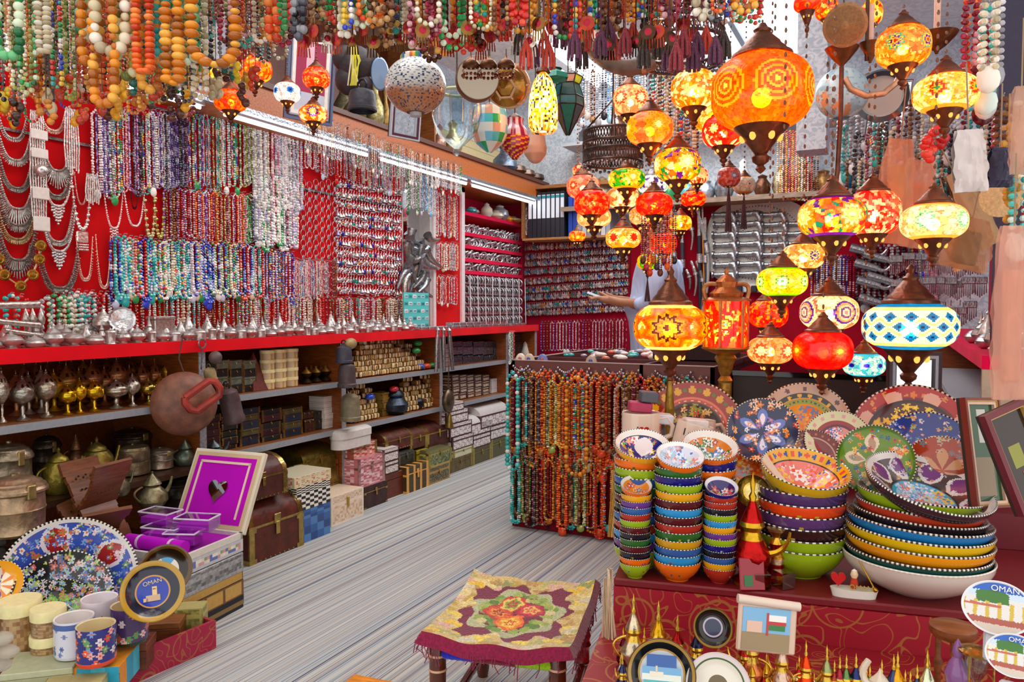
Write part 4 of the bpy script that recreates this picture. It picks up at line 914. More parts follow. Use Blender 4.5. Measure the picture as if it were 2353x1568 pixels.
for lv in range(7):
 for side,(pa,pb,nn)in enumerate(((806,866,[4,4,3,3,2,2,1]),(925,1004,[5,5,5,4,4,3,2]))):
  n=nn[lv];a,b=onX(pa,940,-2.975)[1],onX(pb,930,-2.975)[1]
  for i in range(n):boneput((i*2+lv)%4,(-2.98-.006*lv,a+(b-a)*(i+.5)/n,Z2+.004+lv*.033),(0,0,rr.uniform(-.25,.25)+(PI/2 if lv%2 else 1.2)),'striped bone box, %s in layer %s of the lower %s heap'%(nth(i),('one','two','three','four','five','six','seven')[lv],'smaller' if side==0 else 'larger'))
for i,(px,py,col,nme,z)in enumerate(((890,930,'7a5a20','lower gilt',0),(890,910,'9a7a30','middle gilt',.052),(890,896,'a88838','upper gilt',.104))):
 q=onX(px,py,-2.98);chest(.11,.08,.05,col,'c0a050',0,'satin','%s olive box between the two lower heaps of bone boxes'%nme,(-3.02,q[1],Z2+.002+z),latch=False)
for i,(px,py,col,lab,zz)in enumerate(((962,815,'1c8c38','green glass lidded box atop the upper bone heap',.17),(958,833,'2a9a48','second green glass box against the upper bone heap',.12),(968,858,'2858c8','blue enamelled oval box by the divider',.005),(982,856,'e04c1c','orange enamelled oval box beside the blue one',.005),(994,852,'2a8a40','small green enamelled box beside the orange one',.005),(913,932,'1c48b0','bright blue enamelled oval box on the lower shelf',.11),(907,912,'d02838','red enamelled oval box on top of the blue one',.155),(852,926,'1c48c0','small blue box in the lower smaller heap',.13))):
 q=onX(px,py,-2.95);base=Z1 if i<5 else Z2;m=MB().balls([[0,0,0]],.024,c(col),14,10,squash=(1.2,1.5,.85));m.torus(.026,.003,'e0e8f0',T(0,0,0,0,0,0),seg=16,ts=4)
 solo('enamel_box',m,'gloss',lab,'box',loc=(-2.955,q[1],base+zz+.02))
tins=[dict(nm='grey silver',col='8890a0',trim='b0b8c0',dome=0,mat='silver',tmat='silver',straps=0),dict(nm='gilt yellow',col='c8b420',trim='a89838',dome=0,mat='brass',straps=0),dict(nm='pewter',col='6a7080',trim='a0a8b0',dome=.2,mat='silver',tmat='silver',straps=0),dict(nm='blue-grey',col='7884a0',trim='b8c0cc',dome=0,mat='silver',tmat='silver',straps=0)]
boxgrid((1040,1160,5),[832,815,797,783],-2.99,Z1+.002,tins,lambda a,b,n:'%s metal box, %s up in the %s stack of metal boxes'%(n,nth(b),nth(a)))
for i in range(5):q=onX(1030,850-i*15,-2.96);chest(.09,.09,.03,'d8dce4','c8b040',0,'silver','flat silver and gilt tin, %s up in the stack by the hanging dagger sheaths'%nth(i),(-3.0,q[1],Z1+.002+i*.034),latch=False,tmat='brass',straps=1)
wd=[dict(nm='bone inlaid',col='c8b898',trim=None,dome=0,mat='satin',latch=False,face=mosaic('e8dcc0 b8a090 d8c8a8','4a2820',4,10,5)),dict(nm='pale inlaid',col='c8b898',trim=None,dome=0,mat='satin',latch=False,face=mosaic('f0e8d8 c0b0a0 d8c8b0','5a3830',5,10,5))]
boxgrid((1040,1126,5),[902,890,876,862],-2.99,Z2+.002,wd,lambda a,b,n:'%s box, %s up in the %s stack of inlaid boxes'%(n,nth(b),nth(a)))
boxgrid((1130,1160,2),[888,870],-2.99,Z2+.002,[dict(nm='white',col='e0dcdc',trim=None,dome=0,mat='paper',latch=False),dict(nm='wine',col='6a2c34',trim=None,dome=0,mat='paper',latch=False)],lambda a,b,n:'%s carton, %s up in %s stack beside the inlaid boxes'%(n,nth(b),nth(a)))
boxgrid((1180,1200,1),[822,802,785,768],-3.0,Z1+.002,[dict(nm='brown',col='3a1c14',trim=None,dome=0,latch=False)],lambda a,b,n:'dark brown box, %s up in the pile near the ledge end'%nth(b))
for i in range(3):q=onX(1211+i*7,810,-2.98);vessel([('body',[(0,0),(.03,0),(.04,.03),(.03,.06),(.02,.1)],'e0dcd0'),('lid',[(.024,.1),(.01,.12),(0,.13)],'e8e4d8')],'gloss','white_jar','white lidded jar, %s near the ledge end'%nth(i),'jar',(-3.0,q[1],Z1+.002),seg=14)
def handle_arc(r,p0,p1,b,rad,col,mat,nme='handle'):obj(nme,MB().tube(arc(p0,p1,b),rad,col,8),mat,r)
BZ,OL,CP='8a7a5c','8c7c30','94684a'
def ware(px,py0,py1,w,X,kind,col,lab,mat='antique',tilt=0):
 q=onX(px,py1,X);a,b=onX(px-w/2,(py0+py1)/2,X)[1],onX(px+w/2,(py0+py1)/2,X)[1];rad=(b-a)/2;zb_=.466 if(.36<q[2]<.62 and X<-2.86)else float(q[2]);h=float(onX(px,py0,X)[2])-zb_
 P={'can':[('body',[(0,0),(.85,0),(.95,.05),(.9,.1),(.93,.4),(.96,.42),(.93,.44),(.92,.68),(1,.72)]),('lid',[(1.04,.72),(1.04,.76),(.98,.79),(.96,.82),(.86,.85),(.84,.88),(.66,.91),(.63,.93),(.4,.96),(.12,.98),(.12,1.01),(0,1.03)])],'stack':[('body',[(0,0),(.8,0),(1,.04),(1,.44),(.94,.46)]),('tray',[(.94,.46),(1,.5),(.98,.8),(.94,.82)]),('lid',[(.97,.82),(.9,.9),(.4,.96),(.1,.97),(.1,1),(0,1.02)])],'kettle':[('body',[(0,0),(.8,0),(.98,.1),(1,.3),(.95,.55),(.7,.68),(.5,.7)]),('lid',[(.6,.7),(.55,.76),(.2,.85),(.08,.88),(.12,.95),(0,1)])],'ewer':[('body',[(0,0),(.75,0),(1,.15),(.95,.35),(.5,.55),(.35,.62)]),('lid',[(.6,.62),(.5,.7),(.12,.88),(.05,.93),(.1,.97),(0,1)])]}[kind]
 r=root({'can':'copper_pot','stack':'food_carrier','kettle':'brass_kettle','ewer':'coffee_pot'}[kind],lab,{'can':'pot','stack':'food carrier','kettle':'kettle','ewer':'coffee pot'}[kind],None,(X-rad*.7,(a+b)/2,zb_),rot=(0,0,tilt))
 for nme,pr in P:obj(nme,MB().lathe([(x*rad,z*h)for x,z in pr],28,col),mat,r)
 if kind in('kettle','ewer'):
  zz=.4 if kind=='kettle' else .45
  obj('spout',MB().tube(arc((0,rad*.8,h*zz*.6),(0,rad*1.6,h*.72),(0,rad*1.35,h*.3)),np.linspace(rad*.2,rad*.08,12),col,8),mat,r)
  handle_arc(r,(0,-rad*.8,h*.6),(0,-rad*.85,h*.15),(0,-rad*2.0,h*.5),rad*.07,col,mat)
 if kind=='can':obj('hasp',MB().box(rad*.9,rad*1.04,-rad*.15,rad*.15,h*.62,h*.86,'a8945c',b=.003),mat,r)
 return r
ware(60,1095,1232,136,-2.62,'can','a48a6c','big domed copper canister with hasp at the picture edge')
ware(40,1018,1100,100,-2.95,'can','a09078','hammered pink-bronze pot behind the big domed canister')
ware(150,1030,1130,70,-2.92,'kettle',OL,'large olive brass kettle between pots and the book rest')
ware(185,995,1080,46,-3.15,'ewer',CP,'tall copper ewer at the rear behind the olive kettle')
ware(238,1005,1078,66,-2.96,'kettle','94843c','brass kettle with copper lid behind the wooden book rest')
ware(322,1022,1112,66,-2.95,'stack',BZ,'two-tier ribbed metal food carrier in the lowest shelf')
ware(382,1030,1090,54,-2.96,'can','948474','ribbed domed pewter pot beside the food carrier')
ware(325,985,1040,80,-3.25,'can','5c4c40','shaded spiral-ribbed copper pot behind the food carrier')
ware(437,1008,1085,40,-2.93,'ewer','6c7868','dark green coffee pot with pointed lid by the divider')
ware(505,1010,1090,44,-2.9,'ewer','586468','blue-grey coffee pot with pointed lid past the divider')
ware(366,1085,1165,58,-2.8,'ewer','8c8464','faceted bronze coffee pot before the food carrier')
ware(285,1070,1140,40,-2.85,'ewer','7c7c60','small bronze coffee pot beside the book rest')
ware(572,1030,1080,40,-2.98,'ewer','8a7840','brass coffee pot tip behind the stitched brown chest')
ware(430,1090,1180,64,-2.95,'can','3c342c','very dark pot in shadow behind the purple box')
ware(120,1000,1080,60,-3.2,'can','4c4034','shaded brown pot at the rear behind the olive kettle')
q=onZ(60,1300,0);vessel([('base',[(0,0),(.15,0),(.155,.02),(.13,.04),(.1,.09),(.09,.12)],'8c7c58'),('bowl',[(.09,.12),(.13,.13),(.14,.15),(.13,.155)],'9a8a60')],'antique','pot_stand','wide bronze stand with spread foot below the domed canister','pot stand',(q[0]-.12,q[1]+.08,0))
def hang(px,py,D,label,name,cat,parts,rot=None):
 p=at(px,py,D);r=root(name,label,cat,None,p,rot=rot)
 for nme,m,mat in parts:obj(nme,m,mat,r)
 return r
XH=-2.8
p=onX(425,928,XH);
m=MB().lathe([(0,-.06),(.06,-.055),(.115,-.03),(.14,0),(.142,.012),(.134,.016),(0,.02)],32,'7a4c38')
hang(0,0,1,'round reddish brown leather gourd canteen hanging at the first divider','leather_canteen','canteen',[('body',m,'leather'),('strap',MB().tube([(0,.14,0),(0.02,.2,-.01),(0,.31,-.02)],.003,'584038',5),'matte')],rot=lookrot((-1,.5,-.1))).location=p
p=onX(468,912,XH+.13);r=root('leather_cuff','loop-shaped red leather grip over the round canteen','grip',loc=p,rot=(.6,0,-.5));r.scale=(1.25,)*3
pts=[(0,-.05+.0,.035),(0,.045,.035),(0,.06,.02),(0,.06,-.01),(0,.045,-.028),(0,-.045,-.028),(0,-.06,-.01),(0,-.06,.02),(0,-.05,.035)]
obj('loop',MB().tube(pts,[.013]*9,'9a3024',8),'leather',r)
def cowbell(px,py,X,rad,h,col,lab,tilt=0):
 p=onX(px,py,X);r=root('hanging_bell',lab,'bell',None,p,rot=(tilt,0,0))
 obj('body',MB().lathe([(rad*.85,-h),(rad,-h*.97),(rad,-h*.85),(rad*.92,-h*.82),(rad*.9,-h*.3),(rad*.8,-h*.1),(rad*.4,0),(0,.004)],24,col),'leather',r)
 obj('loop',MB().torus(rad*.35,rad*.07,col,T(0,0,rad*.3,PI/2),seg=14,ts=5),'antique',r);return r
cowbell(522,893,XH,.052,.17,'4e3a3a','large dark iron bell hanging beside the round canteen',.25)
cowbell(480,846,XH-.03,.03,.06,'9a8c60','small brass bell above the red leather grip',.2)
cowbell(790,795,-2.82,.05,.1,'3c3e4c','dark iron bell, upper one hanging on the second divider')
cowbell(797,835,-2.8,.055,.14,'4a3c40','dark iron bell, lower one hanging on the second divider')
cowbell(805,905,-2.82,.06,.16,'7c7258','bronze bell lowest on the second divider')
p=onX(806,790,-2.8);solo('gourd',MB().balls([[0,0,0]],.036,c('a08c58'),14,10,squash=(.8,1.2,.9)),'leather','small tan gourd above the iron bells','gourd',loc=p)
p=onX(495,822,XH);solo('gourd',MB().balls([[0,0,0]],.03,c('5c4a48'),14,10),'leather','round dark gourd above the large iron bell','gourd',loc=p)
p=onX(1030,905,-2.82);r=root('hanging_flask','dark bronze oval flask hanging on the third divider','flask',None,p)
obj('body',MB().lathe([(0,-.14),(.04,-.12),(.062,-.07),(.06,-.02),(.03,.02),(.012,.03),(.016,.045),(0,.05)],20,'6c5c48',sx=.6),'antique',r);obj('cord',MB().tube([(0,0,.05),(.0,.01,.2)],.004,'503828',5),'matte',r)
p=onX(1033,960,-2.82);solo('brass_cone',MB().lathe([(0,-.08),(.03,-.07),(.03,-.06),(.012,.02),(0,.05)],16,'a08440'),'antique','small brass cone below the bronze flask','ornament',loc=p)
for i in range(3):
 p=onX(1005+i*14,775,-2.84);r=root('dagger_sheath','long engraved silver sheath, %s hanging on the third divider'%nth(i),'sheath',None,p,rot=((-.12,0,.14)[i],0,0))
 obj('sheath',MB().tube([(0,0,0),(0,0,-.06),(0,.005,-.14),(0,.01,-.24)],[.016,.018,.016,.012],'a8a4a4',10),'silver',r);obj('grip',MB().lathe([(.014,0),(.012,.02),(.018,.05),(.01,.06),(0,.07)],12,'b8b4b4'),'silver',r)
for i in range(4):
 p=onX(1171+i*3,765,-2.85);solo('bead_necklace',neck(.26-.02*i,.02,.006,['pearl','green','silver','red coral'][i],1,random.Random(i)),'bead','%s bead strand, %s hanging on the fourth divider'%(PALS[['pearl','green','silver','red coral'][i]][1],nth(i)),'necklace',loc=p,rot=(0,0,PI/2))
for i,px in enumerate((465,789)):
 p=onX(px,800,-2.87);solo('metal_hook',MB().torus(.02,.004,'b0b0b8',T(0,0,.02,PI/2),seg=14,ts=5).tube([(0,0,0),(0,.004,-.05),(0,.01,-.1)],.003,'70707a',5),'silver','grey carabiner hook on the %s divider under the red ledge'%nth(i),'hook',loc=p,rot=(0,0,PI/2))
CX0,CX1,CY0,CY1,CZ=-1.87,-.78,3.7,4.95,.915
ct=root('bead_counter','dark red counter hung with strings of coloured stone beads','counter')
obj('body',MB().box(CX0,CX1,CY0,CY1,0,CZ-.09,'7c0a20',b=.004),'velvet',ct)
m=MB()
for x in np.linspace(CX0+.03,CX1-.03,12):m.box(x-.008,x+.008,CY0-.004,CY0,.01,CZ-.1,'1c1810')
obj('dark_ribbons',m,'matte',ct)
t=MB();w_=.018
t.box(CX0,CX1,CY0,CY0+w_,CZ-.09,CZ,'6a3a34');t.box(CX0,CX1,CY1-w_,CY1,CZ-.09,CZ,'6a3a34')
for x in(CX0,CX0+.72,CX1-w_):t.box(x,x+w_,CY0,CY1,CZ-.09,CZ,'5a3030')
for y in(CY0+.42,CY0+.8):t.box(CX0,CX1,y,y+w_,CZ-.09,CZ-.005,'5a3030')
t.box(CX0-.003,CX1+.003,CY0-.003,CY0+w_+.003,CZ,CZ+.004,'b09890');t.box(CX0-.003,CX0+w_+.003,CY0,CY1,CZ,CZ+.004,'b09890')
obj('tray_dividers',t,'satin',ct)
ch=root('ball_chain','silver ball chain draped in swags along the counter edge','chain')
P=[]
for k in range(12):
 x0=CX0+.02+(CX1-CX0-.04)*k/12;x1=CX0+.02+(CX1-CX0-.04)*(k+1)/12
 for q in np.linspace(0,1,9)[:-1]:P.append([x0+(x1-x0)*q,CY0-.02,CZ-.03-.05*4*q*(1-q)*(.5+.5*((k*7)%3)/2)])
obj('balls',MB().balls(P,.0075,c('b4b0b8'),8,6),'silver',ch)
warm=['confetti','orange','amber','red coral','brown','wine','confetti','amber','olive','brown','turquoise','orange','confetti','red coral','ivory','black']
rr=random.Random(31)
SPR=[]
for k in range(20):
 pal=warm[k%len(warm)];SPR.append([neck(.5,.05,rr.uniform(.0055,.0085),pal,rr.choice((1,2,2)),rr,rr.random()<.3,8,6,.2),pal,None])
def stone(k,loc,sz,lab):
 me,pal,o=SPR[k]
 lab='%s stone necklace, %s'%(PALS[pal][1],lab)
 if o is None:SPR[k][2]=solo('stone_necklace',me,'bead',lab,'stone necklace','stone necklaces on the counter front',loc=loc);SPR[k][2].scale=(1,1,sz)
 else:clone(o,loc=loc,scale=(1,1,sz),label=lab)
for tier,(z,ln,n,tn,yo)in enumerate(((CZ-.05,1.05,30,'long tier of the counter front',.03),(CZ-.09,.72,30,'short tier of the counter front',.05),(CZ-.42,.86,26,'low tier of the counter front',.02),(CZ-.5,.72,22,'lowest tier of the counter front',.045))):
 for i in range(n):
  x=CX0+.03+(CX1-CX0-.06)*(i+rr.uniform(.2,.8))/n
  L=ln*rr.uniform(.85,1.05)
  L=min(L,(z-.03)/.5)
  stone(rr.randrange(20),(x,CY0-yo-rr.uniform(0,.012),z+rr.uniform(-.02,.01)),L,'%s along the %s'%(nth(i),tn))
solo('stone_necklace',neck(.52,.06,.011,'turquoise',1,random.Random(2),False,10,7,.3),'bead','long turquoise bead necklace hanging at the end of the counter front','stone necklace',loc=(CX0+.05,CY0-.09,CZ-.06))
solo('stone_necklace',neck(.36,.12,.010,'brown',1,random.Random(4),False,10,7,.4),'bead','brown wooden bead loop hanging wide on the counter front','stone necklace',loc=(CX0+.62,CY0-.09,CZ-.08))
solo('stone_necklace',neck(.5,.11,.011,'amber',1,random.Random(6),False,10,7,.3),'bead','long amber yellow bead loop hanging in the middle of counter front','stone necklace',loc=(CX0+.42,CY0-.1,CZ-.07))
rr=random.Random(17)
for i,(px,py,col,nme)in enumerate(((1281,822,'e0d4c0','cream'),(1316,820,'c8b8a0','shell'),(1349,820,'6a80c0','blue'),(1445,824,'b8a890','sandy'))):
 q=onZ(px,py+4,CZ-.03);q[1]=CY0+.08
 m=MB().balls([[0,0,.04]],.045,c(col),14,10,squash=(.75,.25,1)).balls([[0,-.012,.045]],.018,c('3848a0' if i%2 else 'a05060'),10,6,squash=(.7,.4,1.2))
 solo('polished_stone',m,'gloss','%s polished agate slice standing in the counter tray, %s along'%(nme,nth(i)),'stone',loc=(q[0],q[1],CZ-.05))
for i in range(46):
 x=CX0+.06+rr.random()*.62;y=CY0+.48+rr.random()*.7;col=rr.choice(['30a8a8','e0d8cc','c8b8b0','d87850','e8e4e0','a0a0b8','58b8b0','f0e8e0']);s=rr.uniform(.015,.028)
 m=MB().balls([[0,0,0]],s,c(col),8,6,squash=(1.4,.9,.7))
 nm={'30a8a8':'teal','e0d8cc':'ivory','c8b8b0':'beige','d87850':'orange','e8e4e0':'white','a0a0b8':'mauve','58b8b0':'sea green','f0e8e0':'pearly'}[col]
 if i<8 or True:
  solo('tumbled_stone',m,'gloss','%s tumbled stone heaped in the rear tray of the bead counter'%nm,'stone','tumbled stones %s'%nm,loc=(x,y,CZ-.01+rr.uniform(0,.02)))
dc=root('display_counter','dark glass topped counter beyond the bead counter','counter')
obj('body',MB().box(-.74,.05,3.95,5.3,0,.86,'2a1a18',b=.004),'satin',dc);obj('glass_top',MB().box(-.76,.07,3.93,5.32,.86,.885,'889098'),'glass',dc)
tb=root('jewel_tray','black tray of small jewels on the bead counter','tray',loc=(-1.0,4.3,CZ+.005))
obj('tray',MB().box(-.2,.2,-.2,.2,0,.08,'2c2024'),'matte',tb);obj('jewels',MB().balls([[rr.uniform(-.18,.18),rr.uniform(-.18,.18),.085]for _ in range(60)],.012,np.array([c(rr.choice(['d8d0d0','70a0b0','e8c0b0','f0f0f0']))for _ in range(60)]),6,4),'bead',tb)
def skinfig(name,verts,edges,radii,mat,parent,sub=2):
 me=bpy.data.meshes.new(name);me.from_pydata(verts,edges,[]);o=bpy.data.objects.new(name,me);COL.objects.link(o);o.parent=parent
 at_=me.attributes.new('Col','FLOAT_COLOR','POINT')
 o.modifiers.new('skin','SKIN')
 sk=me.skin_vertices[0].data if me.skin_vertices else None
 for i,r_ in enumerate(radii):sk[i].radius=r_ if hasattr(r_,'__len__')else(r_,r_);sk[i].use_root=(i==0)
 s=o.modifiers.new('sub','SUBSURF');s.levels=sub;s.render_levels=sub
 me.materials.append(mat);
 for p_ in me.polygons:p_.use_smooth=True
 o.modifiers['skin'].use_smooth_shade=True
 return o
def plainmat(name,col,rough,nsc=0):
 m,nt,out=nodes(name);p=nt.nodes.new('ShaderNodeBsdfPrincipled');nt.links.new(p.outputs[0],out.inputs[0])
 p.inputs['Base Color'].default_value=(*c(col),1);p.inputs['Roughness'].default_value=rough
 if nsc:
  tc=nt.nodes.new('ShaderNodeTexCoord');mp=nt.nodes.new('ShaderNodeMapping');mp.inputs['Scale'].default_value=(nsc,nsc,nsc*.25);nt.links.new(tc.outputs['Object'],mp.inputs[0])
  n=nt.nodes.new('ShaderNodeTexNoise');n.inputs['Scale'].default_value=1;n.inputs['Distortion'].default_value=1.5;nt.links.new(mp.outputs[0],n.inputs['Vector'])
  b=nt.nodes.new('ShaderNodeBump');b.inputs['Strength'].default_value=.7;b.inputs['Distance'].default_value=.03;nt.links.new(n.outputs[0],b.inputs['Height']);nt.links.new(b.outputs[0],p.inputs['Normal'])
 MATS[name]=m;return m
SK=plainmat('brown_skin','9c6848',.5);RB=plainmat('pale_blue_cotton','b8c8e8',.85,9)
pp=at(1512,640,5.35);px_,py_=float(pp[0]),float(pp[1])
man=root('person','person in a pale blue long robe standing behind the counter holding a phone','person',loc=(px_,py_,0),rz=math.radians(8))
K=1.09
def kk(L):return[tuple(np.array(v)*K)for v in L]
bv=[(0,0,.95),(-.01,0,1.12),(0,0,1.3),(.01,0,1.42),(-.01,0,1.5),(-.02,0,1.57),(-.03,0,1.66),(-.02,0,1.74),(.01,-.17,1.42),(.02,-.21,1.22),(-.02,-.2,1.12),(-.19,-.15,1.13),(-.27,-.13,1.145),(-.33,-.125,1.155),(.01,.17,1.42),(.02,.21,1.22),(-.02,.2,1.12),(-.18,.12,1.14),(-.25,.06,1.15),(-.3,.02,1.15),(0,-.1,.86),(0,-.1,.5),(0,-.1,.1),(-.12,-.1,.04),(0,.1,.86),(0,.1,.5),(0,.1,.1),(-.12,.1,.04)]
be=[(0,1),(1,2),(2,3),(3,4),(4,5),(5,6),(6,7),(3,8),(8,9),(9,10),(10,11),(11,12),(12,13),(3,14),(14,15),(15,16),(16,17),(17,18),(18,19),(0,20),(20,21),(21,22),(22,23),(0,24),(24,25),(25,26),(26,27)]
br=[.13,.13,.15,.13,.06,.075,.095,.06,.055,.045,.04,.034,.028,.03,.055,.045,.04,.034,.028,.03,.09,.06,.04,.04,.09,.06,.04,.04]
for hand,(hx,hy,hz,s)in((13,(-.33,-.125,1.155,1)),(19,(-.3,.02,1.15,-1))):
 for f_ in range(4):
  n0=len(bv);dy=(f_-1.5)*.02;ln=(.06,.075,.07,.055)[f_]
  bv+=[(hx-.035,hy+dy,hz+.012),(hx-.035-ln*.6,hy+dy,hz+.0+.004*f_),(hx-.03-ln*.9,hy+dy+.008*s,hz+.02)]
  be+=[(hand,n0),(n0,n0+1),(n0+1,n0+2)];br+=[.0105,.0095,.008]
 n0=len(bv);bv+=[(hx-.0,hy+.03*s,hz+.03),(hx-.04,hy+.03*s,hz+.05)];be+=[(hand-1,n0),(n0,n0+1)];br+=[.011,.009]
skinfig('body',kk(bv),be,[r_*K for r_ in br],SK,man)
rv=[(0,0,.92),(0,0,1.1),(0,0,1.28),(.01,0,1.4),(-.0,0,1.475),(.01,-.18,1.41),(.02,-.22,1.24),(-.01,-.21,1.11),(-.13,-.17,1.125),(.01,.18,1.41),(.02,.22,1.24),(-.01,.21,1.11),(-.12,.15,1.13),(0,0,.6),(0,0,.3),(0,0,.1)]
re_=[(0,1),(1,2),(2,3),(3,4),(3,5),(5,6),(6,7),(7,8),(3,9),(9,10),(10,11),(11,12),(0,13),(13,14),(14,15)]
rrad=[(.19,.19),(.185,.185),(.19,.19),(.155,.155),(.075,.075),.085,.078,.07,.058,.085,.078,.07,.058,(.2,.2),(.21,.21),(.22,.22)]
skinfig('robe',kk(rv),re_,[(r_[0]*K,r_[1]*K)if hasattr(r_,'__len__')else r_*K for r_ in rrad],RB,man)
obj('ear',MB().balls([[-.02*K,-.098*K,1.65*K]],.024,c('8a5a3c'),8,6,squash=(.8,.4,1.2)),'skin',man)
obj('face',MB().balls([[-.13*K,0,1.645*K],[-.11*K,-.04,1.675*K],[-.11*K,.04,1.675*K]],[.02,.014,.014],np.array([c('9c6848'),c('201410'),c('201410')]),8,6).box(-.125*K,-.11*K,-.03,.03,1.602*K,1.612*K,'7a4438'),'skin',man)
obj('cap',MB().lathe([(.102*K,1.68*K),(.104*K,1.72*K),(.098*K,1.77*K),(.06*K,1.79*K),(0,1.795*K)],24,lambda a,i,p_:np.array([c('e8e0d8'),c('c0402c')])[((np.floor(a*24)+i)%3==0).astype(int)],T(-.02,0,0)),'cloth',man)
solo('mobile_phone',MB().box(-.075,.075,-.036,.036,-.005,.005,'24262c',b=.003).box(-.07,.07,-.033,.033,.005,.0058,'c8d4dc'),'gloss','mobile phone held flat in the hands of the robed person','phone',loc=(px_-.39*K,py_-.09,1.178*K),rot=(.2,.35,.3))
xq0,xq1=float(onY(1236,500,YB)[0]),float(onY(1318,500,YB)[0])
bs=root('binder_shelf','wooden shelf box holding office binders above the earring board','shelf')
z0,z1=float(onY(1275,552,YB)[2]),float(onY(1275,448,YB)[2])
obj('box',MB().box(xq0-.03,xq1+.45,YB-.28,YB,z0-.02,z0,'b88048').box(xq0-.03,xq1+.45,YB-.28,YB,z1+.02,z1+.05,'a06c3c').box(xq0-.04,xq0-.02,YB-.28,YB,z0,z1+.02,'a06c3c'),'wood',bs)
for i in range(8):
 x=xq0+.02+(xq1-xq0)*i/8;r=root('ring_binder','black and white office binder, %s on the shelf above the earrings'%nth(i),'binder','ring binders',loc=(x,YB-.26,z0))
 wv=(xq1-xq0)/8*.9;obj('cover',MB().box(0,wv,0,.24,0,z1-z0-.01,'23262e'),'satin',r);obj('spine_label',MB().box(wv*.1,wv*.9,-.002,0,(z1-z0)*.42,(z1-z0)*.92,'e4ecf4').box(wv*.1,wv*.9,-.003,-.002,(z1-z0)*.84,(z1-z0)*.9,'2898a8'),'paper',r)
for i in range(9):
 x=xq1+.05+i*.045;col=['1c48b8','1c48b8','9aa4b0','c8ccd0','8890a0','b8c0c8','6a7080','d0d4d8','a0a8b0'][i]
 solo('lever_file',MB().box(0,.04,0,.22,0,(z1-z0)*.85,col,b=.002),'satin','%s file standing past the black binders, %s along'%('blue' if i<2 else 'grey',nth(i)),'file','grey files',loc=(x,YB-.25,z0))
sh_=onY(1740,560,YB-.02);a_,b_=onY(1625,560,YB-.02),onY(1862,560,YB-.02);zt_,zb_=onY(1740,462,YB)[2],onY(1740,655,YB)[2]
r=root('horn_board','rounded cream woven board carrying rows of silver horn handles','board',loc=(float(sh_[0]),YB-.03,float((zt_+zb_)/2)))
W2,H2=float(b_[0]-a_[0])/2,float(zt_-zb_)/2;n=48;a=np.arange(n)/n*2*PI;X_=W2*np.sign(np.cos(a))*np.abs(np.cos(a))**.6;Z_=H2*np.sign(np.sin(a))*np.abs(np.sin(a))**.6
m=MB();m.add(np.concatenate([np.stack([X_,0*X_-.012,Z_],-1),np.stack([X_,0*X_+.012,Z_],-1)]),[np.array([list(range(n))]),np.array([[i,n+i,n+(i+1)%n,(i+1)%n]for i in range(n)])],'dcdad0');obj('board',m,'cloth',r)
m=MB()
for k_,f_ in((90,.9),(60,.42)):
 for i in range(k_):
  q=i/k_*2*PI;m.box(-.006,.006,-.003,0,-.003,.003,'6a4470',T(W2*f_*math.cos(q)*.96,-.014,H2*f_*math.sin(q)*.96,0,-q,0))
obj('stitching',m,'matte',r)
def cane(L=.16):
 h_=MB().tube([(0,0,0),(L*.25,0,0),(L*.45,0,0),(L*.7,0,0)],[.018,.014,.02,.017],'b8bcc0',10).tube([(L*.66,0,.005),(L*.85,-.005,.0),(L*.98,-.005,-.05),(L*.92,-.005,-.1)],[.019,.026,.018,.008],'c4c8cc',10)
 m=MB().tube([(-.012,0,0),(0,0,0),(.008,0,0)],[.03,.028,.016],'9a9ea4',10)
 return h_.mesh('handle'),m.mesh('collar')
hk_,cl_=cane();CR=None
for row in range(7):
 for col in range(4):
  if col==3 and row in(0,6):continue
  px=1640+col*56+(row%2)*3;py=494+row*23+(col%2)*-2;q=onY(px,py,YB-.07);lab='silver horn-shaped cane handle, %s in the %s row of the woven board'%(nth(col),nth(row))
  if CR is None:
   CR=root('horn_cane',lab,'cane handle','silver cane handles',loc=q);obj('handle',hk_,'silver',CR);obj('collar',cl_,'silver',CR);CR.scale=(1.15,)*3
  else:clone(CR,loc=q,label=lab)
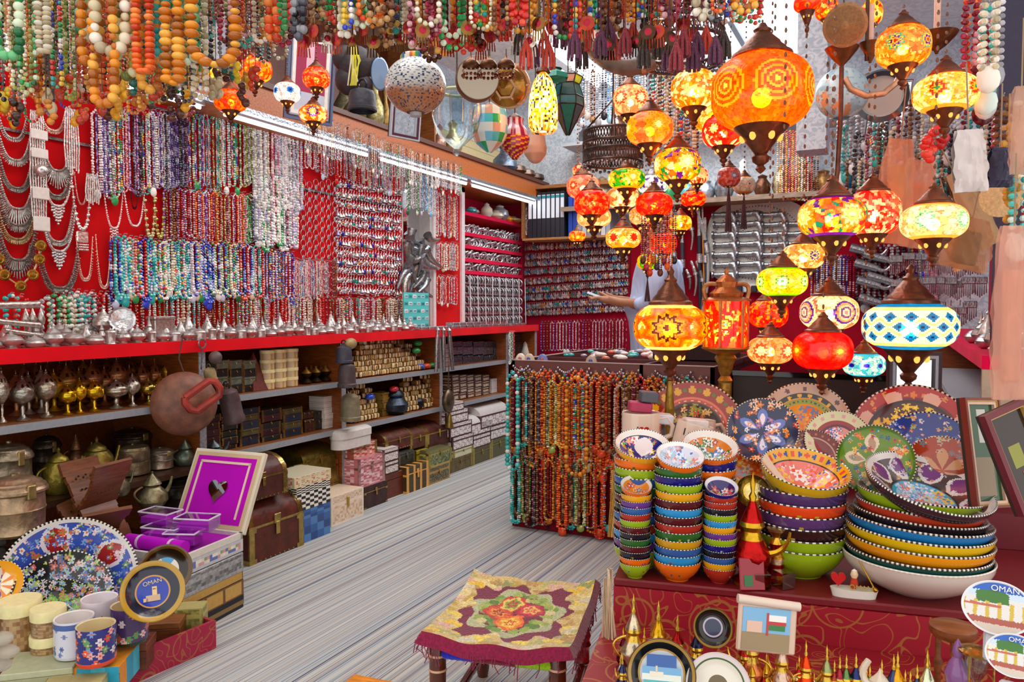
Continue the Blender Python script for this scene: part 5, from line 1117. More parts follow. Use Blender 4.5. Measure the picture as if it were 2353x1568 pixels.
for i,(px,y0,y1,col,kd,lab)in enumerate(((1548,480,780,'24303c','s','black-blue sword sheath, first to the side of the robed person'),(1567,500,790,'3c3440','s','dark studded leather sword sheath'),(1580,500,575,'b0aca4','h','small grey curved horn above the curved daggers'),(1592,450,780,'a8a8a4','s','long silver curved sabre beside the woven board'),(1606,480,790,'1c2834','s','deep black sword sheath with silver collar beside the woven board'),(1614,470,740,'d08828','c','orange bamboo cane with silver bands'),(1620,500,760,'2c3848','s','slim slate blue sword sheath behind the bamboo cane'),(1588,600,680,'c4c0b8','h','silver horn dagger pointing down'),(1600,600,720,'8a9490','h','green-grey curved dagger with ivory grip'),(1577,620,665,'a09890','h','tiny curved horn beside the dark studded sheath'))):
 A_,B_=onY(px,y0,YB-.09),onY(px+(4 if kd=='s' else 8),y1,YB-.09);t=np.linspace(0,1,16)[:,None]
 p=A_+(B_-A_)*t;L=A_[2]-B_[2]
 if kd=='h' or 'curved' in lab:p[:,0]+=np.sin(t[:,0]*PI)*L*.1
 o=root({'s':'sword','h':'curved_dagger','c':'cane'}[kd],lab,{'s':'sword','h':'dagger','c':'cane'}[kd],loc=A_)
 rad={'s':.022,'h':.02,'c':.012}[kd];tp=rad*(1-.55*t[:,0])if kd!='c' else rad+0*t[:,0]
 obj('sheath' if kd!='c' else 'shaft',MB().tube((p-A_)[3:],tp[3:],col,10),'satin' if kd!='h' else 'silver',o)
 obj('grip',MB().tube((p-A_)[:4],[rad*.6,rad*.8,rad*.6,rad*.8],'c8c4c0',8),'silver',o)
 if kd!='c':obj('collar',MB().tube((p-A_)[5:7],[rad*1.2,rad*1.2],'d0d0d0',10),'silver',o)
q=onY(1700,663,YB-.03);r=root('power_strip','white wall power strip with black plugs below the woven board','power strip',loc=q)
obj('strip',MB().box(-.2,.2,-.02,.02,-.035,.035,'e0e0e4',b=.006),'satin',r)
for i in range(3):obj('plug',MB().box(-.14+i*.12,-.09+i*.12,-.06,-.02,-.035,.02,'22242c',b=.006),'satin',r)
for i,(px,py)in enumerate(((2000,610),(2005,650),(2010,690),(1990,575),(2022,590),(2030,640))):
 q=onY(px,py,YB-.1);r=root('curved_dagger','silver curved dagger, %s in the column above the ring lamp'%nth(i),'dagger','curved daggers in a column',loc=q,rot=(0,.5,0))
 obj('sheath',MB().tube(arc((.06,0,0),(-.11,0,-.03),(0,0,-.01)),np.linspace(.028,.036,12),'b8bcc0',12),'silver',r);obj('hilt',MB().tube(arc((.06,0,0),(.13,0,.07),(.13,0,-.01),8),np.linspace(.02,.011,8),'c4c8cc',10),'silver',r)
rr=random.Random(9)
for i in range(26):
 px=2060+(i%9)*24+rr.uniform(-5,5);py=585+(i//9)*55+rr.uniform(-8,8);q=at(px,py,4.3+rr.uniform(-.1,.1));
 if q[0]>.56:q=onX(px,py,.56)
 r=root('silver_pendant','grey silver tassel ornament, %s among those under the kraft bags'%nth(i),'pendant','silver tassel ornaments',loc=q)
 obj('plaque',MB().box(-.035,.035,-.006,.006,-.05,-.01,'a0a4ac',b=.004).tube([(0,0,0),(0,0,.03)],.002,'909090',4),'silver',r);m=MB()
 for k_ in range(7):m.tube([(-.03+k_*.01,0,-.05),(-.03+k_*.01,0,-.1-.008*(3-abs(k_-3)))],[.002,.004],'b4b8c0',5)
 obj('tassels',m,'silver',r)
for i in range(16):
 q=onZ(2200+(i%8)*14,783-(i//8)*8,1.046);x_,y_=.32+.1*(i//8),3.0+(i%8)*.13
 sput(['cone','round','bottle','squat'][i%4],(x_,y_,1.046),1.6,'%s, %s on the magenta ledge%s'%(kw[['cone','round','bottle','squat'][i%4]],nth(i%8),' behind' if i//8 else ''))
for i in range(24):
 x_,y_=.3+.07*(i%4),3.0+(i//4)*.13
 vessel([('body',[(0,0),(.014,0),(.016,.01),(.008,.02),(.016,.035),(.01,.05)],'c8a860'),('lid',[(.012,.05),(.004,.07),(0,.08)],'e8e0d8')],'brass','miniature_pot','tiny brass and white pot on the grey shelf below the magenta ledge','miniature',(x_,y_,.752),seg=10,group='tiny pots on the grey shelf')
COP='7a4a34'
def hexes(s):return np.array(cc(s))
def pat(kind,pal,seed,ns=160,med=None,nmed=4,medr=.5,star=.16,edge=None):
 """colour function for a globe; med = ring colours from the centre outward"""
 rs=np.random.RandomState(seed);P=hexes(pal);ns=int(ns*2.6)
 def f(a01,band,ctr):
  R_=np.sqrt((ctr[:,0]**2+ctr[:,1]**2));Rm=R_.max();h=(ctr[:,2]-ctr[:,2].mean())/Rm
  u=a01*2*PI
  if kind=='diamond':
   nd=14;col=np.tile(P[0],(len(u),1));
   for row,hz in enumerate((-.22,.0,.22)):
    q=(u/(2*PI)*nd+.5*(row%2))%1-.5;d=np.abs(q)*2.2+np.abs(h-hz)*6.5
    col[d<.75]=P[1];col[d<.25]=P[3]
   w_=np.abs(((u/(2*PI)*nd)%1)-.5);z=np.minimum(np.abs(h-.11-.06*np.cos(u*nd)),np.abs(h+.11+.06*np.cos(u*nd)));col[z<.022]=P[2]
   col[h>.43]=P[1];col[h<-.43]=P[1];col[(np.abs(np.abs(h)-.4)<.03)]=P[2]
   return col
  pu=rs.rand(ns)*2*PI;pv=rs.uniform(-.75,.75,ns);pc=rs.randint(0,len(P),ns)
  du=np.abs(u[:,None]-pu[None]);du=np.minimum(du,2*PI-du);d=du**2+((h[:,None]-pv[None])*1.15)**2
  k=d.argmin(1);col=P[pc[k]].copy();dd=np.sort(d,1)[:,:2]
  gr=(np.sqrt(dd[:,1])-np.sqrt(dd[:,0]))<.018
  col[gr]*=.72
  if med:
   M_=hexes(med)
   for i in range(nmed):
    c0=2*PI*i/nmed+.2;q=(u-c0+PI)%(2*PI)-PI;r=np.hypot(q,h*1.1)/medr;th=np.arctan2(h,q)
    pet=r*(1+star*np.cos(th*10));idx=np.floor(pet*len(M_)).astype(int);ok=pet<1
    cl=M_[np.clip(idx,0,len(M_)-1)]
    dots=(np.abs((pet*len(M_))%1-.5)>.38)&(np.floor(th*9/PI)%2==0)
    cl=np.where(dots[:,None],cl*.6,cl);col[ok]=cl[ok]
  if edge is not None:
   E=c(edge);col[h>h.max()*.88]=E;col[h<h.min()*.88]=E
  return col
 return f
BULB=MB().balls([[0,0,0]],1,c('ffffff'),12,8).mesh('bulb')
LN=0
def lantern(px,py,w,h,D,pf,label,cap=COP,lit=True,hang=True,up=None,rz=0,seg=90,foot=.75,capk=1.0,name='mosaic_lantern',group=None,bulb='bulb',bs=.2,mat='lamp_glass',tassel=None,base=None):
 global LN;LN+=1
 p=at(px,py,D);R_=w/2*D/F;hh=h/2*D/F*.91
 r=root(name,label,'lantern',group,p,rz=YAW+rz)
 n=max(14,int(seg*.45));v=np.linspace(-.9,.9,n);rad=R_*(1-np.abs(v)**2.7)**(1/2.2)
 glb=MB().lathe(list(zip(rad,v*hh*1.1)),seg,pf);obj('globe',glb,mat,r)
 ro=rad[0];z=hh*.99
 c1=MB().lathe([(ro*1.02,z-.004),(ro*1.15,z),(ro*1.12,z+R_*.06*capk),(ro*.95,z+R_*.1*capk),(ro*.9,z+R_*.16*capk),(ro*.72,z+R_*.24*capk),(ro*.66,z+R_*.30*capk),(ro*.42,z+R_*.42*capk),(ro*.3,z+R_*.5*capk),(ro*.34,z+R_*.55*capk),(ro*.2,z+R_*.6*capk),(ro*.12,z+R_*.68*capk),(0,z+R_*.7*capk)],28,cap)
 obj('cap',c1,'antique',r)
 fb=foot*R_
 c2=MB().lathe([(0,-z-fb*1.25),(ro*.1,-z-fb*1.2),(ro*.2,-z-fb*1.12),(ro*.12,-z-fb*1.02),(ro*.3,-z-fb*.92),(ro*.34,-z-fb*.8),(ro*.22,-z-fb*.72),(ro*.45,-z-fb*.5),(ro*.75,-z-fb*.22),(ro*.98,-z-fb*.06),(ro*1.04,-z),(ro*.98,-z+.004)],28,cap)
 obj('base_cup',c2,'antique',r)
 hs=MB();a=np.arange(6)/6*2*PI+.5;hs.balls(np.stack([ro*.68*np.cos(a),ro*.68*np.sin(a),0*a-z-fb*.28],-1),ro*.13,c('ffb050'),8,6,squash=(1,1,1.4))
 obj('hole_beads',hs,'amber_hole' if lit else 'satin',r)  # solid beads in place of holes; when lit, their own glow imitates the bulb
 if lit:b_=obj('bulb',BULB,None,r,loc=(0,0,-hh*.15));b_.scale=(R_*bs,)*3;b_.data.materials or b_.data.materials.append(MATS[bulb])
 if base is not None:
  zb=base-p[2];zt=-z-fb*1.2;Hh=zt-zb
  obj('stem',MB().lathe([(0,zb),(ro*.9,zb),(ro*.95,zb+Hh*.08),(ro*.4,zb+Hh*.2),(ro*.16,zb+Hh*.35),(ro*.3,zb+Hh*.5),(ro*.14,zb+Hh*.62),(ro*.26,zb+Hh*.8),(ro*.14,zt+.004),(0,zt+.006)],24,'a08030'),'antique',r)
  obj('finial',MB().lathe([(ro*.14,z+R_*.66*capk),(ro*.2,z+R_*.74*capk),(ro*.08,z+R_*.82*capk),(0,z+R_*.86*capk)],12,cap),'antique',r)
 elif hang:
  zt=(up if up is not None else ZC)-p[2];z0=z+R_*.66*capk;nl=int((zt-z0)/.02);m=MB()
  if nl>0:
   for k in range(min(nl,60)):
    zz=z0+(zt-z0)*(k+.5)/min(nl,60);m.balls([[0,0,zz]],.0042,c('7a5444'),5,4,squash=(1,.6,(zt-z0)/min(nl,60)/.011*.62))
   obj('chain',m,'antique',r)
 if tassel:
  m=MB()
  for k in range(14):q=k*2.4;m.tube([(0,0,-z-fb*1.2),(.006*math.cos(q),.006*math.sin(q),-z-fb*1.2-.05),(.014*math.cos(q),.014*math.sin(q),-z-fb*1.2-tassel)],.0022,'4a2028',4)
  obj('tassel',m,'cloth',r)
 return r
OR='ff9010 ffb028 ff7008 ffc850 f85808'
RD='f02810 ff5018 d81808 ff8830 ff3c20'
PE='ffe0c0 ffc898 ffb070 fff0e0 ff9860'
YL='ffc420 ffe060 ffa810 fff0a0 f8b010'
lantern(1750,213,226,176,2.3,pat('mosaic','ff8c08 ff9c18 ff7c04 f88808',1,300,'ffe070 ff8408 ffc848 ff7404 ffb830 ff7c04 ffc040 ff8408',6,.5,star=0),'biggest lantern, glowing orange glass with raised spiral rings, upper middle of the cluster',seg=120,bs=.2,rz=.3)
lantern(1595,207,106,92,2.7,pat('mosaic','ffc040 ffa020 ffe8b0 ff9010 fff0d0',2,170),'golden mosaic lantern just beside the biggest orange lantern')
lantern(1640,262,96,84,3.0,pat('mosaic','ffc040 ffa020 ffe8b0',12,150),'golden lantern mostly hidden between the golden mosaic and the biggest lantern')
lantern(1448,232,82,72,3.3,pat('mosaic','ffd8b8 ffc09c f0a078',3,120,'fff8f0 ffe0c8 e06848 ffd0a8',5,.5),'peach lantern with brown-red flower, high by the carved bone horn')
lantern(1493,297,106,78,2.7,pat('mosaic','ff9858 ffb080 ff8040',4,120,'fff0c0 ffc020 ffa810 ffb830',4,.6),'orange lantern with yellow round and green and violet chips')
lantern(1557,380,106,80,2.7,pat('mosaic','ffb818 ffd040 ff9010 ff9010 fff0c0 8030b0 30a858',5,150,'fff8e8 ffe8b0 ffb010',4,.5),'amber lantern with violet and green chips below the orange-yellow one')
lantern(1663,303,98,76,2.9,pat('mosaic','f83818 ff6030 ffe0b0 f02810 fff0e0',6,110,'fff0d0 ffd8a0 f03818 ff6020',5,.45),'red and white blotched lantern under the biggest lantern')
lantern(1440,412,84,50,3.3,pat('mosaic','38b020 58c830 209018 ffb820 ffc840',7,130,'fff8d0 ffc840 ffd868',4,.45,edge='ffa820'),'green lantern with yellow diamond flowers')
lantern(1360,467,82,62,3.5,pat('mosaic','f04028 ff6838 e03020 ffa050',8,180),'coral red crackled lantern, over a paler peach one')
lantern(1430,455,74,48,4.0,pat('mosaic','ffe8d0 ffd0a8 c88858',9,60),'cream lantern with brown cracks behind the green lantern')
lantern(1503,470,84,56,3.3,pat('mosaic','f03818 ff5020 e02808 ff8830',10,260),'round red-orange speckled lantern in the middle of the cluster')
lantern(1593,457,56,38,4.0,pat('mosaic','f02810 ff4018 ffa020',11,100),'small red and amber lantern beside the round red-orange one')
lantern(1340,430,76,56,4.1,pat('mosaic','f89080 ffb098 e87060',12,90,'ffd0b8 e85838 ffb090',5,.4),'salmon pink lantern behind the coral red crackled one')
lantern(1365,500,78,46,4.2,pat('mosaic','ffc098 ffa878 ffd8b8',13,60),'peach lantern peeping out below the coral red one')
lantern(1483,496,74,46,4.1,pat('mosaic','ffb890 ff9868 ffd0b0',14,60,'ffd8b8 ff9868 ffc8a0 ff8850',6,.4),'peach shell-patterned lantern below the round red-orange one')
lantern(1563,513,52,38,4.0,pat('mosaic',YL+' ff8010',15,110),'small yellow-orange lantern above the robed shoulder',tassel=.0)
lantern(1432,548,80,50,3.5,pat('mosaic','ffc060 ffa028 fff0d0 ffb840',16,150,'f85830 f04828 ffd8a0',5,.36,edge='ffa820'),'orange lantern with coral flower, lowest in the middle string')
lantern(1326,543,38,26,4.6,pat('mosaic',OR,17,60),'tiny orange lantern before the binders')
lantern(1488,602,48,38,4.0,pat('mosaic','a0d010 e8c010 58a818 ffa818',18,50),'small green and yellow petal lantern over the robe',tassel=.12)
lantern(1602,405,50,40,3.9,pat('mosaic','ffb890 f8d0b0 b05028',19,70),'small pale orange lantern behind the amber lantern')
lantern(1330,393,30,26,4.6,pat('mosaic','ffb080 ffd8b8 c85838',20,50),'tiny peach lantern by the big dotted vase')
lantern(1500,425,70,44,3.8,pat('mosaic','e8f0f0 d8d0e8 a8d0d0 6838a8',21,90),'milky lantern with violet dots between green and amber lanterns',cap='8a8a90')
lantern(1765,722,88,68,2.9,pat('mosaic','f83018 ff6020 ffb020 e82010',22,200),'red and amber tile lantern behind the yellow-green one')
lantern(1905,718,128,84,2.4,pat('mosaic','ffe8c8 ffd0a0 fff4e4 c89070',23,170,'c8a0a8 ffe0d0 8858a8 ffd8c0 f0b090 6838c0 ffe0c8',4,.52,star=0),'cream lantern with violet ring medallions',seg=96)
lantern(1770,805,102,66,2.5,pat('mosaic','ff9858 ffb888 ffd8b8',24,90,'fff4e0 ffe0c0 f87850 ffc098',5,.48),'peach lantern with white blossom, low behind the plates')
lantern(1890,805,132,94,2.25,pat('mosaic','f81c10 ff2c18 e81008 ff4820',25,90,'ffe068 ff9018 ff6018 f83818',4,.46),'scarlet lantern with orange flower, low over the plates',seg=96)
lantern(1985,838,92,58,2.35,pat('mosaic','c8f0f0 a0e0e8 e0f8f0 58c0e0',26,150,'3020a8 4830c8 70d0e8',9,.2,edge='38b8e0'),'small turquoise lantern with violet stars over the plates')
lantern(1912,500,150,98,1.95,pat('mosaic','ffa020 ff8818 ffc850 ff9838 ffd870 ffb028 ff7818 7828b0 28a890 f04028 ffe8a0',27,170,'fff4d0 ffe090 fff0c0 ffb030',4,.42,edge='8030b8'),'large orange lantern with violet, teal and yellow chips',seg=110)
lantern(2005,490,122,108,2.15,pat('mosaic','ff5838 ff8868 ffd0b0 f03828 ffe0c8',28,260),'coral red bead-patterned lantern behind the many-coloured orange one',seg=96)
lantern(1845,590,94,62,2.4,pat('mosaic','ffd090 ffb868 ffe8c8 ff9840',29,170,'5830a8 ffd8a0 6830b0 ffe0b0',4,.3),'amber lantern with violet daisy, tucked under the large orange one')
lantern(1797,648,112,72,2.1,pat('mosaic','f8d818 e8d010 fff0a0 d8d818',30,130,'48b020 fffce0 fff8d0 58b818 f0e060',6,.3,edge='90c810'),'yellow lantern with green leaf flowers',seg=96)
lantern(2145,510,142,88,1.95,pat('mosaic','ffe8c8 ffd8a8 fff4e4 e8c090',31,170,'ffffff fff8f0 ffffff 88d8b0 ffe8d0',5,.34,edge='ffb060'),'cream lantern with pale green ring flower, before the kraft bags',seg=96)
lantern(2075,108,118,96,2.0,pat('mosaic','ffa030 ffb850 ff8818 ffd080',32,190,'e02818 ffb818 7028b8 ffc828 58b8a0 ffa030',5,.38),'orange lantern with red, violet and yellow rosettes near the ceiling pillar',seg=96)
lantern(2172,215,138,88,2.0,pat('mosaic','fff0d0 ffe0a8 ffd078 ffc050',33,150,'30a878 ffc020 e84818 ffb818 fff0d0',5,.38,edge='ffa850'),'pale yellow lantern with green and orange rosettes',seg=96)
lantern(1675,407,52,48,3.5,pat('mosaic','c84838 e07060 b03828',34,120,'d8c8c0 5870a0 c84838',4,.4),'unlit dusty red globe ornament with dark hair tassel',lit=False,mat='gloss',tassel=.2,name='painted_globe',foot=.1)
lantern(1710,426,50,42,3.6,pat('mosaic','d8c8a8 e0d0b8 c8a888',35,90,'4868a8 d8c8a8 e08028',4,.3,edge='e07818'),'unlit cream globe ornament with orange rim and tassel',lit=False,mat='gloss',tassel=.16,name='painted_globe',foot=.1)
lantern(530,232,74,52,2.9,pat('mosaic','ff6008 ff7c10 e84808 ffa020',36,260,'ffb028 ff7010 ff9020',5,.34),'orange crackle lantern over the first bead rows',up=2.6)
lantern(585,160,78,58,3.0,pat('mosaic',OR,37,150),'orange lantern with yellow flecks behind the amber strings',up=2.7)
lantern(727,180,62,50,3.3,pat('mosaic','ff5818 ff8030 ffb868 f04810',38,260),'small orange lantern hanging before the pink picture',up=2.9)
lantern(720,263,66,40,3.3,pat('mosaic','ffd898 ffa838 ff8020 fff0d0',39,90,'fff0c0 ffd080 6828a0 ff8828',4,.5),'pale amber lantern with violet star, under the picture',up=1.93+.3)
lantern(660,213,60,46,3.3,pat('mosaic','e8f0f8 d0d8e8 f8f8ff c8b8c8',40,160,'102868 1868c8 3898e8 d0e8f8',5,.34),'white lantern with blue daisies beside the pink picture',up=2.9)
lantern(488,172,40,34,3.2,pat('mosaic','ffb830 f8e030 ff8020 40b090',41,60),'small yellow and green lantern amid the amber strings',up=2.6)
lantern(1900,22,52,50,2.6,pat('mosaic',OR,42,90),'orange lantern behind the straw disc near the ceiling')
lantern(2003,30,48,58,2.6,pat('mosaic',YL+' f04018',43,60),'yellow and red lantern near the ceiling beside the big rosette lantern')
lantern(1855,8,60,40,2.4,pat('mosaic','f05010 d83c08 ff8030',44,60),'burnt orange cup lantern with long finial near the ceiling',foot=1.6)
lantern(1525,560,60,52,4.3,pat('mosaic','f02010 ff3810 ff7018',45,40),'scarlet lantern glowing behind the bead tassels')
TZ=.53
lantern(1540,752,166,114,2.35,pat('mosaic','ffc818 ffb010 fff4c8 ffe070',50,120,'5a2808 ffc010 ffb008 7a3810 ffb810 ff9808 f87808 ff8c10',4,.72,edge='ffe8a0'),'table lamp with big amber sunflower medallions and brass stem',hang=False,base=TZ,seg=120,rz=-.5,name='mosaic_table_lamp',capk=1.25)
lantern(2090,750,202,116,2.42,pat('diamond','fffce8 2890d0 e8d8a0 104880',51),'widest table lamp, white and cream glass with blue diamonds',hang=False,base=TZ,seg=168,name='mosaic_table_lamp',capk=1.05)
p=at(1668,745,2.4);r=root('copper_lantern','copper framed cylinder lamp with red jewelled glass and loop handles','lantern',None,p,rz=YAW)
Rc=50*2.4/F;hc=52*2.4/F
obj('glass',MB().lathe([(Rc*.93,q)for q in np.linspace(-hc,hc,40)],100,pat('mosaic','f83010 ff6818 e82010 ffa030 ff4018 ffc870',77,220,'30a890 ff5018 ffb048 f02c10',3,.3)),'lamp_glass',r)
obj('roof',MB().lathe([(Rc*1.08,hc),(Rc*1.1,hc*1.08),(Rc*.7,hc*1.2),(Rc*.75,hc*1.35),(Rc*.5,hc*1.55),(Rc*.45,hc*1.62),(Rc*.5,hc*1.85),(Rc*.25,hc*2.1),(Rc*.08,hc*2.2),(Rc*.1,hc*2.3),(0,hc*2.5)],28,'b06a38',lobes=14,amp=.03),'antique',r)
obj('base',MB().lathe([(Rc*.3,-hc*2.6),(Rc*.34,-hc*2.5),(Rc*.2,-hc*2.3),(Rc*.3,-hc*2.1),(Rc*.35,-hc*1.8),(Rc*.5,-hc*1.5),(Rc*.4,-hc*1.35),(Rc*.95,-hc*1.15),(Rc*1.08,-hc*1.08),(Rc*1.08,-hc)],28,'a07830'),'antique',r)
obj('stem',MB().lathe([(0,TZ-p[2]),(Rc*.7,TZ-p[2]),(Rc*.7,TZ-p[2]+.02),(Rc*.2,TZ-p[2]+.06),(Rc*.3,-hc*2.6)],20,'a07830'),'antique',r)
for k in range(6):
 a=k*PI/3;obj('rib',MB().tube([(Rc*math.cos(a),Rc*math.sin(a),-hc),(Rc*math.cos(a),Rc*math.sin(a),hc)],.005,'b07040',6),'antique',r)
for s in(-1,1):obj('handle',MB().tube(arc((s*Rc*.9,0,hc*1.05),(s*Rc*.45,0,hc*1.75),(s*Rc*1.3,0,hc*1.9),12),.007,'b07848',8),'antique',r)
b_=obj('bulb',BULB,None,r,loc=(0,0,-.01));b_.scale=(.022,)*3
def cord(r,z0,zt,col='5a4a40',x=0,y=0):
 obj('cord',MB().tube([(x,y,z0),(x,y,zt)],.003,col,5),'matte',r)
def speck(dark,white,brown):
 W_,D_,B_=c(white),c(dark),c(brown);rs=np.random.RandomState(3)
 def f(a,i,q):
  z=q[:,2];t=np.clip((z.max()*-.15-z)/(z.max()*.25),0,1)[:,None];col=np.array(W_)*(1-t)+np.array(B_)*t
  g=((np.floor(a*80)+i*1)%3==0)&(i%2==0);g2=rs.rand(len(a))<.12;col[g]=col[g]*.45+np.array(D_)*.55;col[g2]=D_;return col
 return f
p=at(955,197,2.6);R_=70*2.6/F;r=root('dotted_globe','large unlit globe shade dotted navy on white, tan below, with jewelled collar','lamp shade',None,p)
v=np.linspace(-.95,.93,46);obj('globe',MB().lathe([(R_*math.sqrt(1-q*q),q*R_*.92)for q in v],90,speck('28406c','e4e6e2','c08458')),'gloss',r)
obj('collar',MB().lathe([(R_*.5,R_*.78),(R_*.5,R_*.92),(R_*.47,R_*.98)],32,lambda a,i,q:hexes('e8e4d0 e86030 f0b820 38a060 4868b8 f0e8d8')[(np.floor(a*32)%6).astype(int)]),'gloss',r)
obj('light_cap',MB().lathe([(0,-R_*1.02),(R_*.18,-R_*1.0),(R_*.2,-R_*.88)],20,'b0b8c0'),'gloss',r)
cord(r,R_*.9,ZC-p[2]);cord(r,R_*.9,ZC-p[2],x=.05)
p=at(1050,262,2.7);r=root('glass_lamp','clear glass bell jar lantern with yellow rim beside the dotted globe','lantern',None,p);s=2.7/F
obj('bell',MB().lathe([(4*s,-95*s),(10*s,-88*s),(8*s,-78*s),(18*s,-70*s),(45*s,-45*s),(58*s,-5*s),(56*s,30*s),(52*s,60*s),(54*s,64*s)],40,'e8f4f8'),'glass',r)
obj('rim',MB().torus(35*s,.006,'e8e0a0',T(0,0,50*s),seg=30),'gloss',r);obj('inner_tube',MB().lathe([(16*s,-20*s),(18*s,50*s)],24,'d8e4ec'),'glass',r);cord(r,60*s,ZC-p[2])
def vaselamp(px,py,w,h,D,prof,colf,lab,mat='gloss',name='glass_lamp',seg=36,cat='lantern',hang=True):
 p=at(px,py,D);s=D/F;r=root(name,lab,cat,None,p)
 P_=np.array(prof);zz=np.linspace(-1,1,26);prof=[(float(np.interp(q,P_[:,1],P_[:,0])),q)for q in zz]
 obj('body',MB().lathe([(a*w/2*s,b*h/2*s)for a,b in prof],seg,colf),mat,r)
 obj('cap',MB().lathe([(w*.25*s,h*.5*s),(w*.22*s,h*.55*s),(w*.08*s,h*.62*s),(0,h*.66*s)],16,'5a4438'),'antique',r)
 if hang:cord(r,h*.6*s,ZC-p[2])
 return r
tilec=lambda a,i,q:hexes('d8e0d8 d8e0d8 28a058 70c0e0 d8a080 d8e0d8 48b8c0')[((np.floor(a*14)*3+np.floor(i/5)*5)%7).astype(int)]
vaselamp(1125,300,84,100,2.9,[(.15,-1),(.3,-.9),(.75,-.6),(.97,-.2),(1,.2),(.95,.6),(.9,.9),(.85,1)]+[],tilec,'frosted bowl lantern tiled in green, blue and salmon squares',seg=56).children[0].data
vaselamp(1183,320,70,92,3.0,[(.2,-1),(.4,-.8),(.85,-.45),(1,0),(.85,.4),(.6,.65),(.55,.9),(.6,1)],lambda a,i,q:hexes('8a1038 e8a020 a81848 c8b8c8')[np.where(q[:,2]>0.01,(np.floor(a*18)%2*3),(np.floor(a*18)*2+i)%3).astype(int)],'crimson glass lantern painted with golden leaves')
vaselamp(1230,345,54,62,3.2,[(.15,-1),(.5,-.85),(.95,-.3),(1,.2),(.9,.7),(.85,1)],'c89c84','pinkish frosted glass bowl lantern behind the mosaic bottle lamp')
r=vaselamp(1248,236,68,136,2.8,[(.75,-1),(.97,-.85),(1,-.5),(.97,0),(.85,.4),(.6,.75),(.35,.92),(.2,1)],lambda a,i,q:hexes('fff0c8 f8c050 e89820 fff8e8 404040 ffe090 f0a830')[(np.floor(np.random.RandomState(5).rand(len(a))*7)).astype(int)],'tall bottle-shaped lamp of gold and white mosaic, lit inside','lamp_glass',seg=48)
b_=obj('bulb',BULB,None,r,loc=(0,0,-.01));b_.scale=(.024,)*3
p=at(1305,240,3.2);s=3.2/F;r=root('stained_glass_lantern','pointed stained glass lantern in teal, lime and mauve panes','lantern',None,p,rz=.4)
n=6;rings=[(4,-70),(36,-5),(36,15),(26,45),(34,62)];cols=[['3a9c88','98a8a0','c0d028','b08880','3a9c88','a098a0'],['88b8b8']*6,['58b0b8','78a0b0','a8c8c0','58b0b8','90a8a8','a8c8c0'],['60c8c0','f0b898','d8d850','60c8c0','e0a890','d8d850']]
m=MB();fr_=MB()
for i in range(4):
 for k in range(n):
  a0,a1=k*2*PI/n,(k+1)*2*PI/n;(r0,z0),(r1,z1)=rings[i],rings[i+1]
  m.add([[r0*s*math.cos(a0),r0*s*math.sin(a0),z0*s],[r0*s*math.cos(a1),r0*s*math.sin(a1),z0*s],[r1*s*math.cos(a1),r1*s*math.sin(a1),z1*s],[r1*s*math.cos(a0),r1*s*math.sin(a0),z1*s]],np.array([[0,1,2,3]]),cols[i][k])
  fr_.tube([(r0*s*math.cos(a0),r0*s*math.sin(a0),z0*s),(r1*s*math.cos(a0),r1*s*math.sin(a0),z1*s)],.003,'3a3430',5);fr_.tube([(r1*s*math.cos(a0),r1*s*math.sin(a0),z1*s),(r1*s*math.cos(a1),r1*s*math.sin(a1),z1*s)],.003,'3a3430',5)
obj('panes',m,'lamp_glass',r);obj('frame',fr_,'antique',r);cord(r,60*s,ZC-p[2])
vaselamp(1275,170,66,24,3.1,[(1,-1),(.9,0),(.3,1)],'2a8a78','green glass roof of a hanging lantern behind the mosaic bottle lamp',name='glass_lamp',seg=6)
vaselamp(1322,245,48,60,3.5,[(.3,-1),(.9,-.6),(1,0),(.9,.6),(.4,1)],'e8dcc0','plain cream globe lantern behind the stained glass one')
p=at(1097,182,2.45);s=2.45/F;r=root('frame_drum','round cream skinned frame drum behind three little bell earrings','drum',None,p,rot=lookrot((.55,-.8,-.1)))
obj('skin',MB().lathe([(48*s,.022),(46*s,.025),(0,.025)],40,'d0ccb8'),'paper',r);obj('hoop',MB().lathe([(48*s,-.03),(50*s,-.028),(50*s,.02),(48*s,.024)],40,'7a4428'),'wood',r)
p=at(1167,197,2.6);s=2.6/F;r=root('lute_back','hexagon strapped round wooden drum with brass back','drum',None,p,rot=lookrot((.2,-.8,-.35)))
obj('bowl',MB().lathe([(47*s,-.04),(47*s,0),(44*s,.03),(30*s,.045),(0,.05)],40,'b8843c'),'brass',r);m=MB()
for k in range(6):
 a0,a1=k*PI/3,(k+1)*PI/3;m.tube([(24*s*math.cos(a0),24*s*math.sin(a0),.052),(24*s*math.cos(a1),24*s*math.sin(a1),.052)],.004,'dcb088',5);m.tube([(24*s*math.cos(a0),24*s*math.sin(a0),.052),(48*s*math.cos(a0),48*s*math.sin(a0),.01),(48*s*math.cos(a0),48*s*math.sin(a0),-.04)],.004,'dcb088',5)
obj('cords',m,'matte',r);obj('hoop',MB().torus(48*s,.006,'d8a878',T(0,0,0),seg=36),'wood',r)
for i,px in enumerate((1082,1122,1163)):
 p=at(px,128,2.3);r=root('bell_earring','copper umbrella-shaped earring with bell fringe, %s along in front of the drum'%nth(i),'earring','umbrella earrings',p)
 obj('dome',MB().tube([(0,0,.02),(0,0,0)],.0015,'905838',4).lathe([(.026,-.034),(.027,-.028),(.02,-.016),(.006,-.008),(.003,0)],18,'805438'),'antique',r)
 a=np.arange(12)/12*2*PI;obj('bells',MB().balls(np.stack([.025*np.cos(a),.025*np.sin(a),0*a-.06],-1),.0055,c('8a4a34'),6,4).balls(np.stack([.025*np.cos(a),.025*np.sin(a),0*a-.046],-1),.0035,c('d8c0b0'),5,4),'silver',r)
